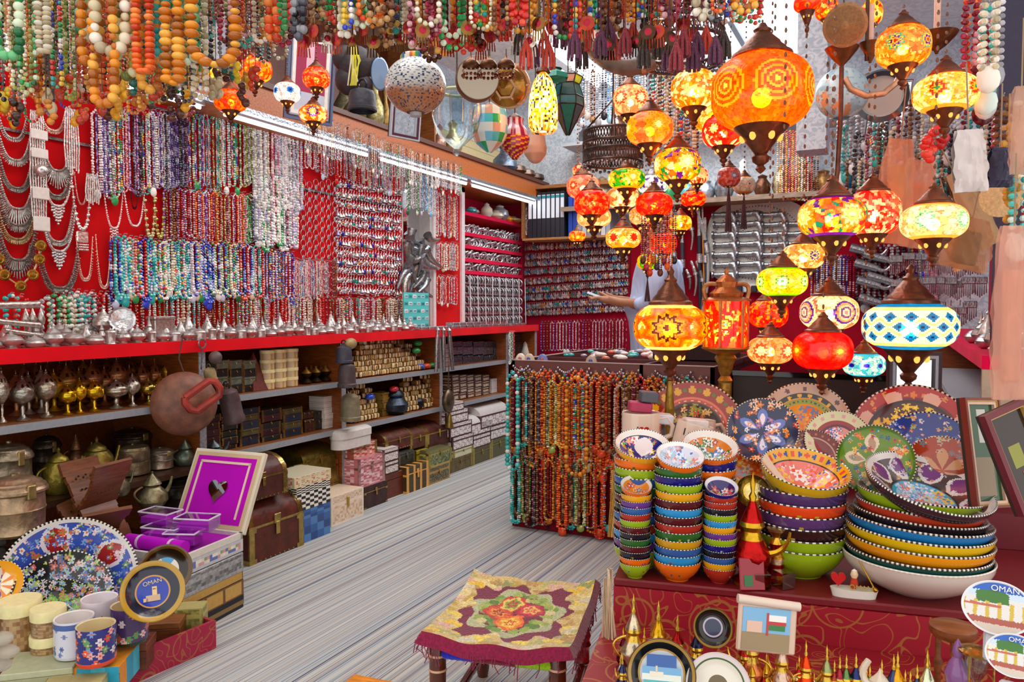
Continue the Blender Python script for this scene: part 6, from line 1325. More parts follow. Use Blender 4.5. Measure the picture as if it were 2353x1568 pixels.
def ringch(px,py,D,w,hz,lab,tiers=2,col='5c4a44'):
 p=at(px,py,D);R_=w/2*D/F;hz=hz*D/F;r=root('pierced_chandelier',lab,'chandelier',None,p)
 for t_ in range(tiers):
  m=MB();z0=-t_*hz*1.7;n=60
  for zz in(z0,z0+hz):m.torus(R_,.006,col,T(0,0,zz),seg=48,ts=6)
  for k in range(n):
   a0=2*PI*k/n;a1=2*PI*(k+1)/n
   for s_ in(0,1):m.tube([(R_*math.cos(a0),R_*math.sin(a0),z0+(hz if s_ else 0)),(R_*math.cos(a1),R_*math.sin(a1),z0+(0 if s_ else hz))],.0028,col,4,cap=False)
  obj('pierced_ring',m,'antique',r)
 m=MB()
 for k in range(4):a=k*PI/2+.4;m.tube([(R_*math.cos(a),R_*math.sin(a),-hz*1.7*(tiers-1)),(R_*math.cos(a),R_*math.sin(a),hz),(0,0,hz+R_*1.1),(0,0,ZC-p[2])],.004,'4a3830',5)
 obj('chains',m,'antique',r)
 a=np.arange(40)/40*2*PI;obj('bead_fringe',MB().balls(np.stack([R_*np.cos(a),R_*np.sin(a),-hz*1.7*(tiers-1)-.012-.006*(np.arange(40)%2)],-1),.008,c('8a8488'),6,4),'silver',r)
 return r
ringch(1408,330,3.3,134,26,'pierced metal ring chandelier, lower one, beside the peach lantern')
ringch(1565,100,2.9,190,24,'wide pierced metal chandelier high under the ceiling',2)
for i in range(22):
 px=1500+i*5.4;p=at(px,135,3.1+.1*(i%3));pal=['confetti','silver','ivory','brown'][i%4]
 solo('bead_strand',neck(.32+.02*(i%4),.008,.0075,pal,1,random.Random(i),False),'bead','%s bead strand, %s in the curtain below the wide chandelier'%(PALS[pal][1],nth(i)),'bead strand','strands below the wide chandelier',loc=p)
a0,a1=at(1343,85,2.6),at(1500,140,2.6);q=arc((0,0,0),a1-a0,(a1-a0)*.4+np.array([0,0,-.12]),18)
r=root('hanging_horn','large curved grey-brown animal horn hanging below the ceiling','horn',None,a0);obj('horn',MB().tube(q,np.linspace(.022,.03,18),'7a6458',12),'leather',r);obj('band',MB().tube(q[14:16],.034,'b0a8a0',12),'silver',r)
obj('cords',MB().tube([q[1],q[1]+[0,0,.3]],.002,'50443c',4).tube([q[15],q[15]+[0,0,.35]],.002,'50443c',4),'matte',r)
def disc_paint(ops,base):
 B=c(base)
 def f(x,y,r,a,part):
  n=len(x);col=np.tile(B,(n,1))
  for op in ops:
   k=op[0]
   if k=='ring':col[(r>=op[1])&(r<op[2])]=c(op[3])
   elif k=='petals':
    _,n_,r0,r1,w_,cl,ph=op;q=((a/(2*PI)*n_+ph)%1-.5)*2;t=(r-r0)/(r1-r0)
    ok=(t>0)&(t<1)&(np.abs(q)<w_*np.sin(np.clip(t,0,1)*PI)**.7);col[ok]=c(cl)
   elif k=='dots':
    _,n_,rr_,s_,cl,ph=op;q=((a/(2*PI)*n_+ph)%1-.5)*2*PI/n_*rr_;ok=np.hypot(q,r-rr_)<s_;col[ok]=c(cl)
   elif k=='flowers':
    _,n_,r0,r1,s_,pl,sd=op;rs=np.random.RandomState(sd);P=hexes(pl)
    for i in range(int(n_*1.5)):
     rr_,aa=math.sqrt(rs.uniform(r0*r0,r1*r1)),rs.rand()*2*PI;dx,dy=x-rr_*math.cos(aa),y-rr_*math.sin(aa);d=np.hypot(dx,dy);th=np.arctan2(dy,dx)
     ok=d<s_*rs.uniform(.6,1.3)*(.72+.28*np.cos(th*5));ok&=(r>r0*.95)&(r<r1*1.02)
     j=rs.randint(len(P));col[ok]=P[j];col[ok&(d<s_*.3)]=P[(j+1)%len(P)]
   elif k=='sector':
    _,a0,a1,r0,r1,cl=op;q=(a-a0)%(2*PI);col[(q<a1-a0)&(r>r0)&(r<r1)]=c(cl)
   elif k=='scallop':
    _,n_,r0,amp,cl=op;col[r>r0+amp*np.abs(np.sin(a*n_/2))]=c(cl)
  return col
 return f
def dish(name,label,cat,loc,rot,rad,depth,paint,outer,rim='f0ece0',rimdark='201818',seg=120,rings=40,group=None,foot=.45,lobes=0,amp=0,flat=.5,scale=None,outp=None):
 """dish opening towards +Z with painted inside"""
 t=np.linspace(0,1,rings);rr_=t*rad;zz=depth*np.clip((t-flat)/(1-flat),0,1)**1.6
 a=np.arange(seg)/seg*2*PI;m=MB()
 prof=list(zip(rr_,zz));
 def colf(a01,band,ctr):
  x,y=ctr[:,0]/rad,ctr[:,1]/rad;return paint(x,y,np.hypot(x,y),np.arctan2(y,x)%(2*PI),band)
 m.lathe(prof,seg,colf,lobes=lobes,amp=0)
 def rimf(a01,band,ctr):return np.where(((np.floor(a01*seg+.01)%2)==0)[:,None],np.array(c(rim)),np.array(c(rimdark)))
 th=rad*.035
 m.lathe([(rad,depth),(rad+th*.6,depth+th*.5),(rad+th,depth),(rad+th*.8,depth-th*.4)],seg,rimf)
 fo=foot*rad;t2=np.linspace(0,1,9);po=[(rad+th*.8+(fo-rad-th*.8)*(q**(1.9 if flat<.3 else 1.0)),depth-th*.4-(depth-th*.4+.012)*(q**.95))for q in t2]
 m.lathe(po+[(fo,-.014),(fo*.9,-.014),(0,-.008)],min(seg,64),outp if outp else outer)
 me=m.mesh(name)
 return solo(name,me,'gloss',label,cat,group,loc=loc,rot=rot,scale=scale)
TA=math.radians(11);tc=onZ(1410,1329,TZ);ex=np.array([math.cos(TA),math.sin(TA),0]);ey=np.array([-math.sin(TA),math.cos(TA),0])
tb=root('display_table','red and gold brocade covered display table holding the painted ceramics','table',loc=(float(tc[0]),float(tc[1]),0),rz=TA)
def brocade():
 m,nt,out=nodes('brocade');p=nt.nodes.new('ShaderNodeBsdfPrincipled');p.inputs['Roughness'].default_value=.45;nt.links.new(p.outputs[0],out.inputs[0])
 tc_=nt.nodes.new('ShaderNodeTexCoord');v=nt.nodes.new('ShaderNodeTexVoronoi');v.inputs['Scale'].default_value=9;nt.links.new(tc_.outputs['Object'],v.inputs['Vector'])
 def ramp(src,stops):
  r=nt.nodes.new('ShaderNodeValToRGB');el=r.color_ramp.elements;r.color_ramp.interpolation='CONSTANT'
  while len(el)>1:el.remove(el[-1])
  for i,(pos,cl)in enumerate(stops):e=el[0]if i==0 else el.new(pos);e.position=pos;e.color=(cl,cl,cl,1)
  nt.links.new(src,r.inputs[0]);return r.outputs[0]
 a=ramp(v.outputs['Distance'],[(0,1),(.1,0),(.47,1),(.51,0)])
 w_=nt.nodes.new('ShaderNodeTexNoise');w_.inputs['Scale'].default_value=7;w_.inputs['Detail'].default_value=0;w_.inputs['Distortion'].default_value=2.5;nt.links.new(tc_.outputs['Object'],w_.inputs['Vector'])
 b=ramp(w_.outputs[0],[(0,0),(.4,.8),(.425,0),(.55,1),(.575,0)])
 mx=nt.nodes.new('ShaderNodeMath');mx.operation='MAXIMUM';nt.links.new(a,mx.inputs[0]);nt.links.new(b,mx.inputs[1])
 mul=nt.nodes.new('ShaderNodeMath');mul.operation='MULTIPLY';mul.inputs[1].default_value=.55;nt.links.new(mx.outputs[0],mul.inputs[0])
 x=nt.nodes.new('ShaderNodeMix');x.data_type='RGBA';x.inputs[7].default_value=(*c('b08038'),1);nt.links.new(basecol(nt),x.inputs[6]);nt.links.new(mul.outputs[0],x.inputs[0]);nt.links.new(x.outputs[2],p.inputs['Base Color'])
 MATS['brocade']=m
brocade()
obj('top',MB().box(0,1.25,0,1.0,TZ-.02,TZ,'78101c',b=.004),'satin',tb)
obj('cloth_front',MB().box(0,1.25,0,.02,0,TZ-.02,'a01028'),'brocade',tb);obj('cloth_side',MB().box(0,.02,.02,1.0,0,TZ-.02,'a01028'),'brocade',tb)
obj('back_board',MB().box(0,1.25,.98,1.0,0,TZ-.02,'601018'),'satin',tb)
r=root('plate_riser','dark red stepped riser behind the bowls carrying the leaning plates','riser',loc=(float(tc[0]),float(tc[1]),0),rz=TA)
obj('step',MB().box(.1,1.25,.52,.98,TZ+.001,TZ+.1,'701020'),'satin',r);obj('upper_step',MB().box(.1,1.25,.72,.98,TZ+.1,TZ+.2,'701020'),'satin',r)
def bowlstack(cx,wpx,ybot,ytop,D,cols,nm,topspec,where,tilt=(0,0),ttilt=.4):
 b=onZ(cx,ybot,TZ);s=depth(b)/F;R_=wpx/2*s;n=len(cols)
 ptop=at(cx,ytop,depth(b));Htot=float(ptop[2]-TZ);dz=(Htot-R_*(.6+.26+.9*math.sin(ttilt)*.8))/max(1,n-1)if n>1 else 0
 loc0=b-np.array([0,0,0]);loc0[:2]+=np.array([math.sin(-YAW),math.cos(YAW)])*R_*.55
 for i in range(n):
  col,wd=cols[i]
  hh=R_*.6;top=i==n-1;z=TZ+.0145+dz*i+(R_*.24 if top else 0)
  def outp(a01,band,ctr,col=col,i=i):
   out=np.tile(c(col),(len(a01),1));rs_=np.random.RandomState(i+int(cx));g=(rs_.rand(len(a01))<.07)&(band>1)&(band<5);out[g]=hexes('e8d8c0 c04828 3868a0 e0b830 487838')[rs_.randint(0,5,g.sum())]*.8;return out
  lab='%s painted bowl, %s'%(wd,('topmost of ' if top else nth(i)+' from the bottom of ')+where)
  pf=topspec if top else disc_paint([],'504030')
  dish('ceramic_bowl',lab,'bowl',(loc0[0]+R.uniform(-.002,.002),loc0[1],z),((ttilt if top else tilt[0]*(i>n*.5)),tilt[1]*(i/max(1,n-1)),YAW)if top else(0,0,R.uniform(0,6)),R_*.97,hh,pf,col,rimdark='181414' if i%2 else '282030',seg=120 if top else 84,rings=40 if top else 5,foot=.5,flat=.12,outp=outp)
FL='e84828 f0b020 2858c8 f8f4f0 48a850 e87898 28a0b0'
def mix(base,pal=FL,n=26,s=.16,sd=1,extra=()):return disc_paint(list(extra)+[('flowers',n,.0,.82,s,pal,sd)],base)
o_=[('f07010','orange'),('181878','navy'),('d8a018','ochre'),('2898d8','sky blue'),('5a1820','maroon'),('98b818','lime green'),('2a6828','leaf green'),('b03020','brick red'),('6a3890','violet'),('1c1c28','black'),('f0a818','yellow'),('3060a8','blue')]
def pk(*i):return[o_[k]for k in i]
bowlstack(1477,126,1312,1012,1.9,pk(5,8,3,7,11,9,4,6,11,5,0,10),'m',disc_paint([('ring',.85,1,'f0e8e0'),('ring',.8,.85,'101860'),('flowers',26,.3,.8,.14,'f0f0f0 e84828 58b858 f0a0b0 f0c020',3),('petals',2,0,.8,.5,'f0e0e0',.1)],'181878'),'the blue-topped pile')
bowlstack(1634,126,1318,1015,1.9,pk(6,11,9,7,10,2,3,4,9,0,1,0),'m',disc_paint([('ring',.82,1,'e8e0d8'),('flowers',22,.0,.6,.2,'e8f0f8 4878c8 f0f0f0 68a058',5),('flowers',18,.4,.8,.12,'a83820 f0f0e8 386830 e8d0c8',6)],'d87818'),'the wide orange-topped pile')
bowlstack(1463,72,1332,1115,1.95,pk(5,0,9,4,6,9,4,5,7,11,8,10,0),'s',disc_paint([('ring',.84,1,'e8e0d8'),('flowers',9,.0,.7,.2,'f0c070 d83818 c8e0f0 3870a0',7)],'e88818'),'the slim corner stack')
bowlstack(1563,110,1340,1040,1.9,pk(0,3,11,2,6,7,4,3,4,10,5,1,6,0),'m',disc_paint([('ring',.86,1,'f0ece8'),('flowers',40,.0,.85,.17,'f8f0f0 e0e8f8 5870b0 f08868 a8c8e8 c8e0c0',8)],'d8d8e8'),'the tall middle stack')
bowlstack(1658,76,1344,1118,1.9,pk(7,10,11,9,1,5,8,10,3,5,9,7,7,1),'s',disc_paint([('ring',.84,1,'e8e4e8'),('flowers',7,.0,.7,.26,'f08068 e8e8f0 d84848 98c898',9)],'30206a'),'the slim violet-topped stack')
bowlstack(1861,200,1335,1068,1.75,[('98b818','lime green'),('98b818','lime'),('301818','dark brown'),('5a3870','plum'),('e84818','bright orange'),('503468','dusky violet'),('d0a818','golden')],'l',disc_paint([('ring',.8,1,'e8a818'),('dots',16,.9,.05,'3048a0',0),('dots',16,.9,.05,'e04820',.5),('ring',.76,.8,'301818'),('flowers',44,.0,.74,.15,'f8f0e8 e84828 3850a8 f0c020 f090a0 e86020',10),('sector',2.4,2.9,.3,1,'e8d8c0')],'e87868'),'the lime and orange pile',tilt=(0,.03),ttilt=.3)
b=onZ(2130,1378,TZ);b[:2]+=np.array([-math.sin(YAW),math.cos(YAW)])*.05;s=depth(b)/F
L_=[('d8ccc0','plain cream',166,.085,0),('104840','dark green',160,.098,.01),('f09c10','orange-yellow',163,.126,.03),('e8c010','yellow',162,.150,.04),('1878b8','blue',159,.172,.05),('201820','black',146,.186,.06),('b03820','rust red',140,.205,.07),('90b018','lime green',138,.232,.08)]
for i,(col,wd,rp,rz_,tl)in enumerate(L_):
 R_=rp*s*.93;hh=.075 if i==0 else .055
 dish('ceramic_bowl','%s large bowl, %s from the bottom of the biggest pile'%(wd,nth(i)),'bowl',(b[0],b[1]+.02,TZ+rz_-hh),(.0,tl,YAW),R_,hh,disc_paint([],'403028'),col,seg=190,rings=6,foot=.4,flat=.15,rim='e8dccc',rimdark='281c18' if i else 'd8ccc0')
R_=136*s*.97
dish('ceramic_bowl','largest painted bowl with purple scallops and blue flowered centre, crowning the biggest pile','bowl',(b[0]+.01,b[1]+.0,TZ+.215),(.32,.12,YAW),R_,R_*.4,disc_paint([('ring',.9,1,'e8dcd8'),('ring',.55,.9,'4c3434'),('petals',9,.52,.95,.8,'e8dcd8',0),('petals',9,.6,.92,.62,'7a2880',0),('flowers',30,.55,.88,.05,'f8f0e8 c8c8e0 e87850 98b060',3),('ring',.5,.55,'301c20'),('ring',.44,.5,'28a0c8'),('flowers',70,.0,.48,.085,'f8f4f8 e87868 68b8e8 f8e0e8 a8d8f0 f0c848 5888d0',4)],'a8d0e8'),'3a2830',seg=220,rings=56,foot=.4,flat=.15)
def plate(cx,cy,wpx,D,ops,base,lab,outer='b09070',lean=.55,side=0,dp=.08,**k):
 p=at(cx,cy,D);R_=wpx/2*D/F;n=tocam(p);n[2]=0;n/=np.linalg.norm(n);sd=np.array([n[1],-n[0],0])
 nn=n*math.cos(lean)+np.array([0,0,math.sin(lean)])+sd*side
 return dish('painted_plate',lab,'plate',p-nn/np.linalg.norm(nn)*R_*dp,lookrot(nn),R_*.96,R_*dp*2,disc_paint(ops,base),outer,seg=144,rings=48,flat=.55,rim=k.pop('rim','e8d8c0'),rimdark=k.pop('rimdark','301818'),foot=.55)
plate(1590,985,236,2.36,[('ring',.72,1,'a03428'),('dots',18,.86,.07,'e8b020',0),('dots',18,.86,.035,'5a8030',.5),('ring',.68,.73,'e87858'),('ring',.62,.68,'b84838'),('dots',30,.65,.02,'f0d0a0',0),('flowers',46,.05,.58,.07,'b0a040 d8b060 e8d0a0 c84030 889040',21)],'3a2c28','large dark tree-of-life plate with red flowered border behind the mugs')
plate(1848,975,206,2.25,[('ring',.8,1,'c8a890'),('dots',14,.9,.05,'684038',0),('ring',.7,.8,'302c28'),('dots',20,.75,.045,'e8b020',0),('ring',.55,.68,'909818'),('dots',40,.62,.02,'483018',0),('flowers',30,.0,.5,.13,'f07018 e8b020 d04828 6888b0',22)],'e89028','large plate with olive ring and orange tulips, rear row',rimdark='481820')
plate(2095,1005,262,2.2,[('ring',.8,1,'b02020'),('flowers',16,.82,.98,.05,'e07828 d89048',30),('petals',8,.68,.95,.5,'e0a890',0),('ring',.72,.76,'301818'),('ring',.5,.72,'481820'),('flowers',60,.2,.68,.09,'e8c010 f0d838 c89818 f0b020',23)],'701c20','largest crimson plate with yellow blossom band, rear row',rimdark='481018')
plate(2130,1042,204,2.05,[('flowers',50,.35,.97,.06,'d85848 e8a048 8898d8 f0d0c0 4060b0 a0b050',24),('flowers',8,.05,.4,.16,'b82838 d8c0b8 88a070',25)],'303c88','violet-blue flowered plate leaning before the crimson one',rimdark='202858')
plate(1925,1012,146,2.1,[('ring',.72,1,'e0d8a8'),('dots',16,.86,.06,'e8a0a0',0),('ring',.6,.72,'a02830'),('ring',.5,.6,'602028'),('flowers',26,.0,.5,.12,'e84828 f8e8f0 5060b0 f0c8c0',26)],'d89080','cream rimmed plate with crimson ring, between lime and orange plates')
plate(1752,990,160,2.15,[('flowers',24,.6,.98,.09,'e87818 f0a040 d04030 f8c8a0',27),('petals',6,.1,.75,.6,'6878c0',0),('petals',6,.2,.6,.35,'f0e0e8',0),('flowers',16,.0,.5,.1,'f09048 e8f0f8 9868b0',28)],'282c50','blue and orange floral plate behind the yellow-rimmed one',rimdark='201820')
plate(1728,1062,164,2.16,[('ring',.68,1,'c89838'),('flowers',26,.7,.98,.09,'f0a820 a8b0b0 e07828 e8e0d0 8a9830',29),('ring',.62,.68,'e8c0a0'),('flowers',26,.05,.6,.14,'e84818 f0a818 f8d0a0 98a0b0',31)],'e07838','yellow bordered plate with orange bouquet, front row by the tall bowls')
plate(1866,1052,136,2.1,[('ring',.78,1,'802020'),('dots',24,.89,.04,'c87848',0),('ring',.74,.78,'e0a890'),('flowers',22,.0,.7,.14,'f0a818 d83818 302878 f8c838 e87028',32)],'8a3838','small maroon plate with gold blooms, front row centre')
plate(2012,1060,170,1.9,[('petals',5,.25,.8,.55,'e8d0b0',.1),('petals',5,.3,.7,.3,'b89070',.1),('flowers',44,.3,.98,.075,'e86818 f0a020 d83020 384890 2888a0 f0c030',33),('ring',.94,1,'4a7018')],'688c18','green plate with five cream tulip panels, front row',rimdark='304010',lean=.4)
plate(2165,1080,164,1.85,[('petals',6,.0,.7,.7,'d89868',0),('flowers',30,.45,.97,.09,'d84830 c8c0a8 a83830 f0b040 708890',34),('petals',6,.1,.6,.3,'a8402c',.5)],'b84020','brick red plate with star pattern, half behind the biggest pile',rimdark='501810')
def letters(txt,size,M,col,parent,name='lettering',depth_=.0008,mat='satin'):
 cu=bpy.data.curves.new(name,'FONT');cu.body=txt;cu.size=size;cu.extrude=depth_;cu.align_x='CENTER';cu.align_y='CENTER'
 o=bpy.data.objects.new(name,cu);COL.objects.link(o);o.parent=parent;o.matrix_local=M
 m=bpy.data.materials.get('ink_'+col)or plainmat('ink_'+col,col,.5);dg=bpy.context.evaluated_depsgraph_get();me=bpy.data.meshes.new_from_object(o.evaluated_get(dg));bpy.data.objects.remove(o)
 o=bpy.data.objects.new(name,me);COL.objects.link(o);o.parent=parent;o.matrix_local=M;me.materials.clear();me.materials.append(m);return o
def heart(size,thick=.0015,col='c81820'):
 t=np.linspace(0,2*PI,28,endpoint=False);x=.9*np.sin(t)**3;y=(13*np.cos(t)-5*np.cos(2*t)-2*np.cos(3*t)-np.cos(4*t))/16
 P=np.stack([x*size,y*size,0*t],-1);n=28;m=MB();m.add(np.concatenate([P,P+[0,0,thick]]),[np.array([list(range(n,2*n))]),np.array([[i,(i+1)%n,n+(i+1)%n,n+i]for i in range(n)])],col);return m
def mug(px,py,wpx,hpx,lab,colf,D=None,z=None,hand=0.0,txt=None,hrt=None,inner='e8d8c0',handle=True,cat='mug',tilt=0):
 D=D or 2.0;p=at(px,py,D)if z is None else onZ(px,py,z);D=depth(p);s=D/F;R_,Hh=wpx/2*s,hpx*s
 if z is None:pass
 r=root('mug',lab,cat,None,p,rot=(0,tilt,YAW))
 m=MB();m.lathe([(0,0),(R_*.94,0),(R_*.97,Hh*.04)]+[(R_,Hh*q)for q in np.linspace(.07,.97,38)]+[(R_*.99,Hh)],120,colf);m.lathe([(R_*.99,Hh),(R_*.9,Hh*.98),(R_*.88,Hh*.1),(0,Hh*.08)],40,inner);obj('body',m,'gloss',r)
 if handle:obj('handle',MB().tube([(R_*.9*math.cos(hand),R_*.9*math.sin(hand),Hh*.8),(R_*1.4*math.cos(hand),R_*1.4*math.sin(hand),Hh*.84),(R_*1.7*math.cos(hand),R_*1.7*math.sin(hand),Hh*.6),(R_*1.6*math.cos(hand),R_*1.6*math.sin(hand),Hh*.35),(R_*.9*math.cos(hand),R_*.9*math.sin(hand),Hh*.2)],R_*.14,inner,8),'gloss',r)
 if hrt:obj('heart',heart(R_*.3),'gloss',r).matrix_local=T(hrt[0]*R_,-R_*math.sqrt(1-hrt[0]**2)-.002,Hh*hrt[1],PI/2,0,0)
 if txt:letters(txt[0],R_*.55,T(txt[1]*R_,-R_*math.sqrt(1-txt[1]**2)-.002,Hh*txt[2],PI/2,0,0),'2c2420',r)
 return r
mug(1472,1030,86,84,'cream mug with a red heart and dark lettering, behind the blue-topped bowls','ecd0bc',D=2.22,txt=('I     \nOMAN',.05,.42),hrt=(.0,.55),inner='ecd4c4')
mug(1580,1046,84,76,'cream mug tipped over, with red heart and coloured letters','ecd0bc',D=2.2,txt=('I',-.7,.7),hrt=(-.3,.62),inner='ecd4c4',tilt=.25)
mug(1612,1026,62,60,'plain cream mug behind the tipped heart mug','e8ccb8',D=2.27,inner='ecd4c4')
for px,py,w,h,col,lab in((1521,962,46,22,'d8d8e0','small white pack resting on the cream mug rim'),(1597,976,52,26,'e8e0dc','small white folded box lying on the tipped mug'),(1490,912,40,24,'50505a','dark round tin at the edge of the tree-of-life plate'),(1470,935,50,22,'b03058','magenta packet under the dark round tin')):
 p=at(px,py,2.24);s=2.24/F;solo('small_pack',MB().box(-w/2*s,w/2*s,-.03,.03,-h/2*s,h/2*s,col,b=.003),'satin',lab,'pack',loc=p,rot=(0,.1,YAW))
def tbl(px,py):return onZ(px,py,TZ)
def dallah(loc,h,body,lab,acc='d8a828',mat='brass',spout=True,name='miniature_coffee_pot',group=None,rz=0):
 r=root(name,lab,'miniature coffee pot',group,loc,rz=rz)
 obj('body',MB().lathe([(0,0),(h*.16,0),(h*.17,h*.03),(h*.09,h*.08),(h*.16,h*.2),(h*.17,h*.28),(h*.1,h*.4),(h*.07,h*.47),(h*.1,h*.52)],18,[acc,acc,body,body,body,body,acc,acc]),mat,r)
 obj('lid',MB().lathe([(h*.11,h*.52),(h*.1,h*.56),(h*.05,h*.68),(h*.025,h*.74),(h*.035,h*.78),(h*.015,h*.82),(h*.025,h*.9),(h*.008,h*.95),(0,h)],14,[acc,body,body,acc,acc,acc,acc]),mat,r)
 if spout:
  obj('spout',MB().tube(arc((h*.12,0,h*.28),(h*.32,0,h*.5),(h*.3,0,h*.3),8),np.linspace(h*.035,h*.012,8),acc,6),mat,r)
  obj('handle',MB().tube(arc((-h*.1,0,h*.46),(-h*.12,0,h*.15),(-h*.42,0,h*.42),10),h*.014,acc,6),mat,r)
 return r
p=tbl(1730,1335);dish('brass_tray','polished brass saucer standing upright behind the red coffee pot','saucer',at(1730,1130,1.98),lookrot(tocam(at(1730,1130,1.98))+[0,0,.3]),36*1.98/F,.008,disc_paint([('ring',.45,.6,'e8c860'),('ring',0,.45,'f0d890')],'8a6820'),'a07828',rim='c8a040',rimdark='c8a040').data.materials[0]=MATS['brass']
p=at(1728,1245,1.85);dallah((p[0],p[1],TZ+.001),float(p[2]-TZ)+.17,'c01818','red and gold miniature coffee pot in front of the brass saucer')
p=at(1730,1320,1.8);m=MB().box(-.03,.03,-.003,.003,0,.075,'a01028',b=.002).box(-.02,.0,-.0045,-.003,.01,.035,'107028');solo('souvenir_magnet',m,'gloss','dark red souvenir plaque leaning behind the glass cubes','magnet',loc=(p[0],p[1],TZ+.002),rot=(-.2,0,YAW))
for i,(px,py)in enumerate(((1718,1345),(1748,1352),(1800,1350))):
 p=tbl(px,py);solo('glass_cube',MB().box(-.02,.02,-.02,.02,0,.04,'d8c8c8',b=.002),'glass','clear souvenir glass block, %s along before the lime bowls'%nth(i),'glass block',loc=p,rot=(0,0,.4*i))
p=tbl(1783,1336);r=root('souvenir_figure','golden jewelled hookah-shaped souvenir before the lime bowls','souvenir',loc=(p[0],p[1],TZ))
m=MB().lathe([(0,0),(.022,0),(.024,.02),(.018,.045),(.022,.06),(.014,.08),(.018,.095),(.01,.11),(.02,.125),(.024,.132),(0,.134)],20,['b87020','e0a838','c02020','e8c8a0','d89830','c02020','e0a838','b88028','f0d090','f0d090']);obj('body',m,'brass',r)
p=tbl(1962,1372);r=root('souvenir_boat','small white boat souvenir with red heart, letters and golden oar','souvenir',loc=p,rz=TA)
m=MB()
for zz,k_ in((0,.85),(.022,1)):pass
n=20;a=np.arange(n)/n*2*PI;x=.052*np.sign(np.cos(a))*np.abs(np.cos(a))**.7;y=.018*np.sin(a)
m.add(np.concatenate([np.stack([x*.9,y*.8,0*x],-1),np.stack([x,y,0*x+.02],-1)]),[np.array([[i,(i+1)%n,n+(i+1)%n,n+i]for i in range(n)]),np.array([list(range(n,2*n))])],'f0ece0');obj('hull',m,'gloss',r)
obj('heart',heart(.018,.008),'gloss',r).matrix_local=T(-.035,.0,.042,PI/2);obj('figure',MB().lathe([(0,.02),(.006,.02),(.009,.03),(.006,.045),(.009,.052),(.006,.062),(0,.066)],12,['c03020','c03020','d04020','e8c8a0','e8c8a0','f0e8e0'],T(0,0,0)),'satin',r)
letters('OMAN',.017,T(.012,-.019,.028,PI/2),'b09838',r);obj('oar',MB().tube([(.045,-.01,.02),(.01,.0,.085)],[.002,.0015],'c89828',6).balls([[.043,-.01,.024]],.006,c('c89828'),8,6),'brass',r)
LZ=.42;fl=root('front_ledge','brocade covered lower ledge in front of the display table','ledge',loc=(float(tc[0]),float(tc[1]),0),rz=TA)
obj('ledge',MB().box(-.02,1.25,-.42,-.003,0,LZ,'901020'),'brocade',fl)
rr=random.Random(44)
spots=[(1430+i*27,1500+(i*37%50),1600,rr.choice(['c02820','d8a020','e8dcc8','404870','a04030','688850','d88058']),'little '+('ruby','gilt','ivory','slate','rust','mossy','apricot','bronzed','pearled')[i%9]+(' enamelled' if i<9 else ' beaded' if i<18 else ' ribbed'),1)for i in range(27)]+[(1455,1362,1520,'d8c8a8','pearly white',1.0),(1512,1378,1500,'e0a818','golden',1),(1556,1410,1500,'a81818','red',1),(1600,1420,1505,'303050','blue-black',1),(1432,1440,1520,'701020','wine',1),(1480,1440,1520,'e8a010','amber',1),(1710,1440,1540,'c02828','red and silver',1),(1725,1415,1560,'e08050','coral',1),(1795,1450,1550,'d8b8a0','rosy',1),(1850,1470,1565,'e84818','orange-tipped',1),(1898,1480,1570,'98a068','sage',1),(1928,1505,1575,'a83040','ruby',1),(1965,1500,1575,'303868','navy',1),(2060,1495,1580,'e0a020','gilt and green',1),(2128,1490,1580,'d8e0b8','pale green',1),(1425,1510,1580,'d0c8c8','silver studded',1),(1440,1540,1590,'e0b8a8','pink studded',1),(1760,1500,1570,'d8a828','plain gold',1),(1830,1520,1580,'f0e0c0','ivory',1),(1990,1535,1590,'c89038','dull gold',1),(2090,1540,1590,'b83038','crimson',1),(1690,1520,1580,'d8a040','bronze gold',1),(1660,1500,1560,'c8c0b8','grey',1),(1870,1545,1600,'e8d8b0','cream',1),(1940,1550,1600,'a8b8c8','pale blue',1)]
for i,(px,yt,yb,col,nm_,_)in enumerate(spots):
 b_=onZ(px,max(yb,1535+(px-1410)*.17),LZ)
 h=float(at(px,yt,depth(b_))[2]-LZ);dallah((b_[0],b_[1],LZ+.001),max(.05,h),col,'%s miniature coffee pot with tall gilt finial, among the front gilt miniatures'%nm_,rz=rr.uniform(-1,4),acc='e0b848')
for(px,py,w,D,ops,base,lab,outer)in((1520,1548,150,1.42,[('ring',.72,1,'14100c'),('ring',.92,1,'b08838'),('ring',.66,.72,'c8a050'),('ring',.6,.66,'e8e0e8')],'d8ecf4','big black and gold plate with a seascape in its centre, front edge of the ledge','604018'),(1638,1442,86,1.55,[('ring',.5,1,'181410'),('ring',.9,1,'a88030'),('ring',.44,.5,'c8b8d0')],'303858','small black and gold plate with a night view, standing against the brocade','604018'),(1650,1575,140,1.40,[('ring',.86,1,'f0e0e0'),('ring',.8,.86,'486838'),('ring',.3,.8,'e8e0d0')],'6a5838','white rimmed plate with green band, cut by the lower picture edge','d8c8c8')):
 p=at(px,py,D);q=tocam(p);q[2]=.25
 pf=disc_paint(ops,base);o=dish('souvenir_plate',lab,'plate',p,lookrot(q+np.array([0,0,.2])),w/2*D/F,.012,pf,outer,rim=outer,rimdark=outer,seg=96,rings=36,flat=.6,foot=.5)
p=at(1520,1548,1.42);q=tocam(p);q[2]=.45;r_=44*1.42/F
m=MB();n=24;xs=np.linspace(-1,1,n+1)
for j,(y0,y1,cl)in enumerate(((.35,.95,'2858a0'),(0,.35,'70a8d0'),(-.3,0,'e0e4d8'),(-.6,-.3,'48b0b8'),(-.95,-.6,'2880b0'))):
 m.box(-math.sqrt(1-((y0+y1)/2)**2)*r_,math.sqrt(1-((y0+y1)/2)**2)*r_,y0*r_,y1*r_,.0135,.0142,cl)
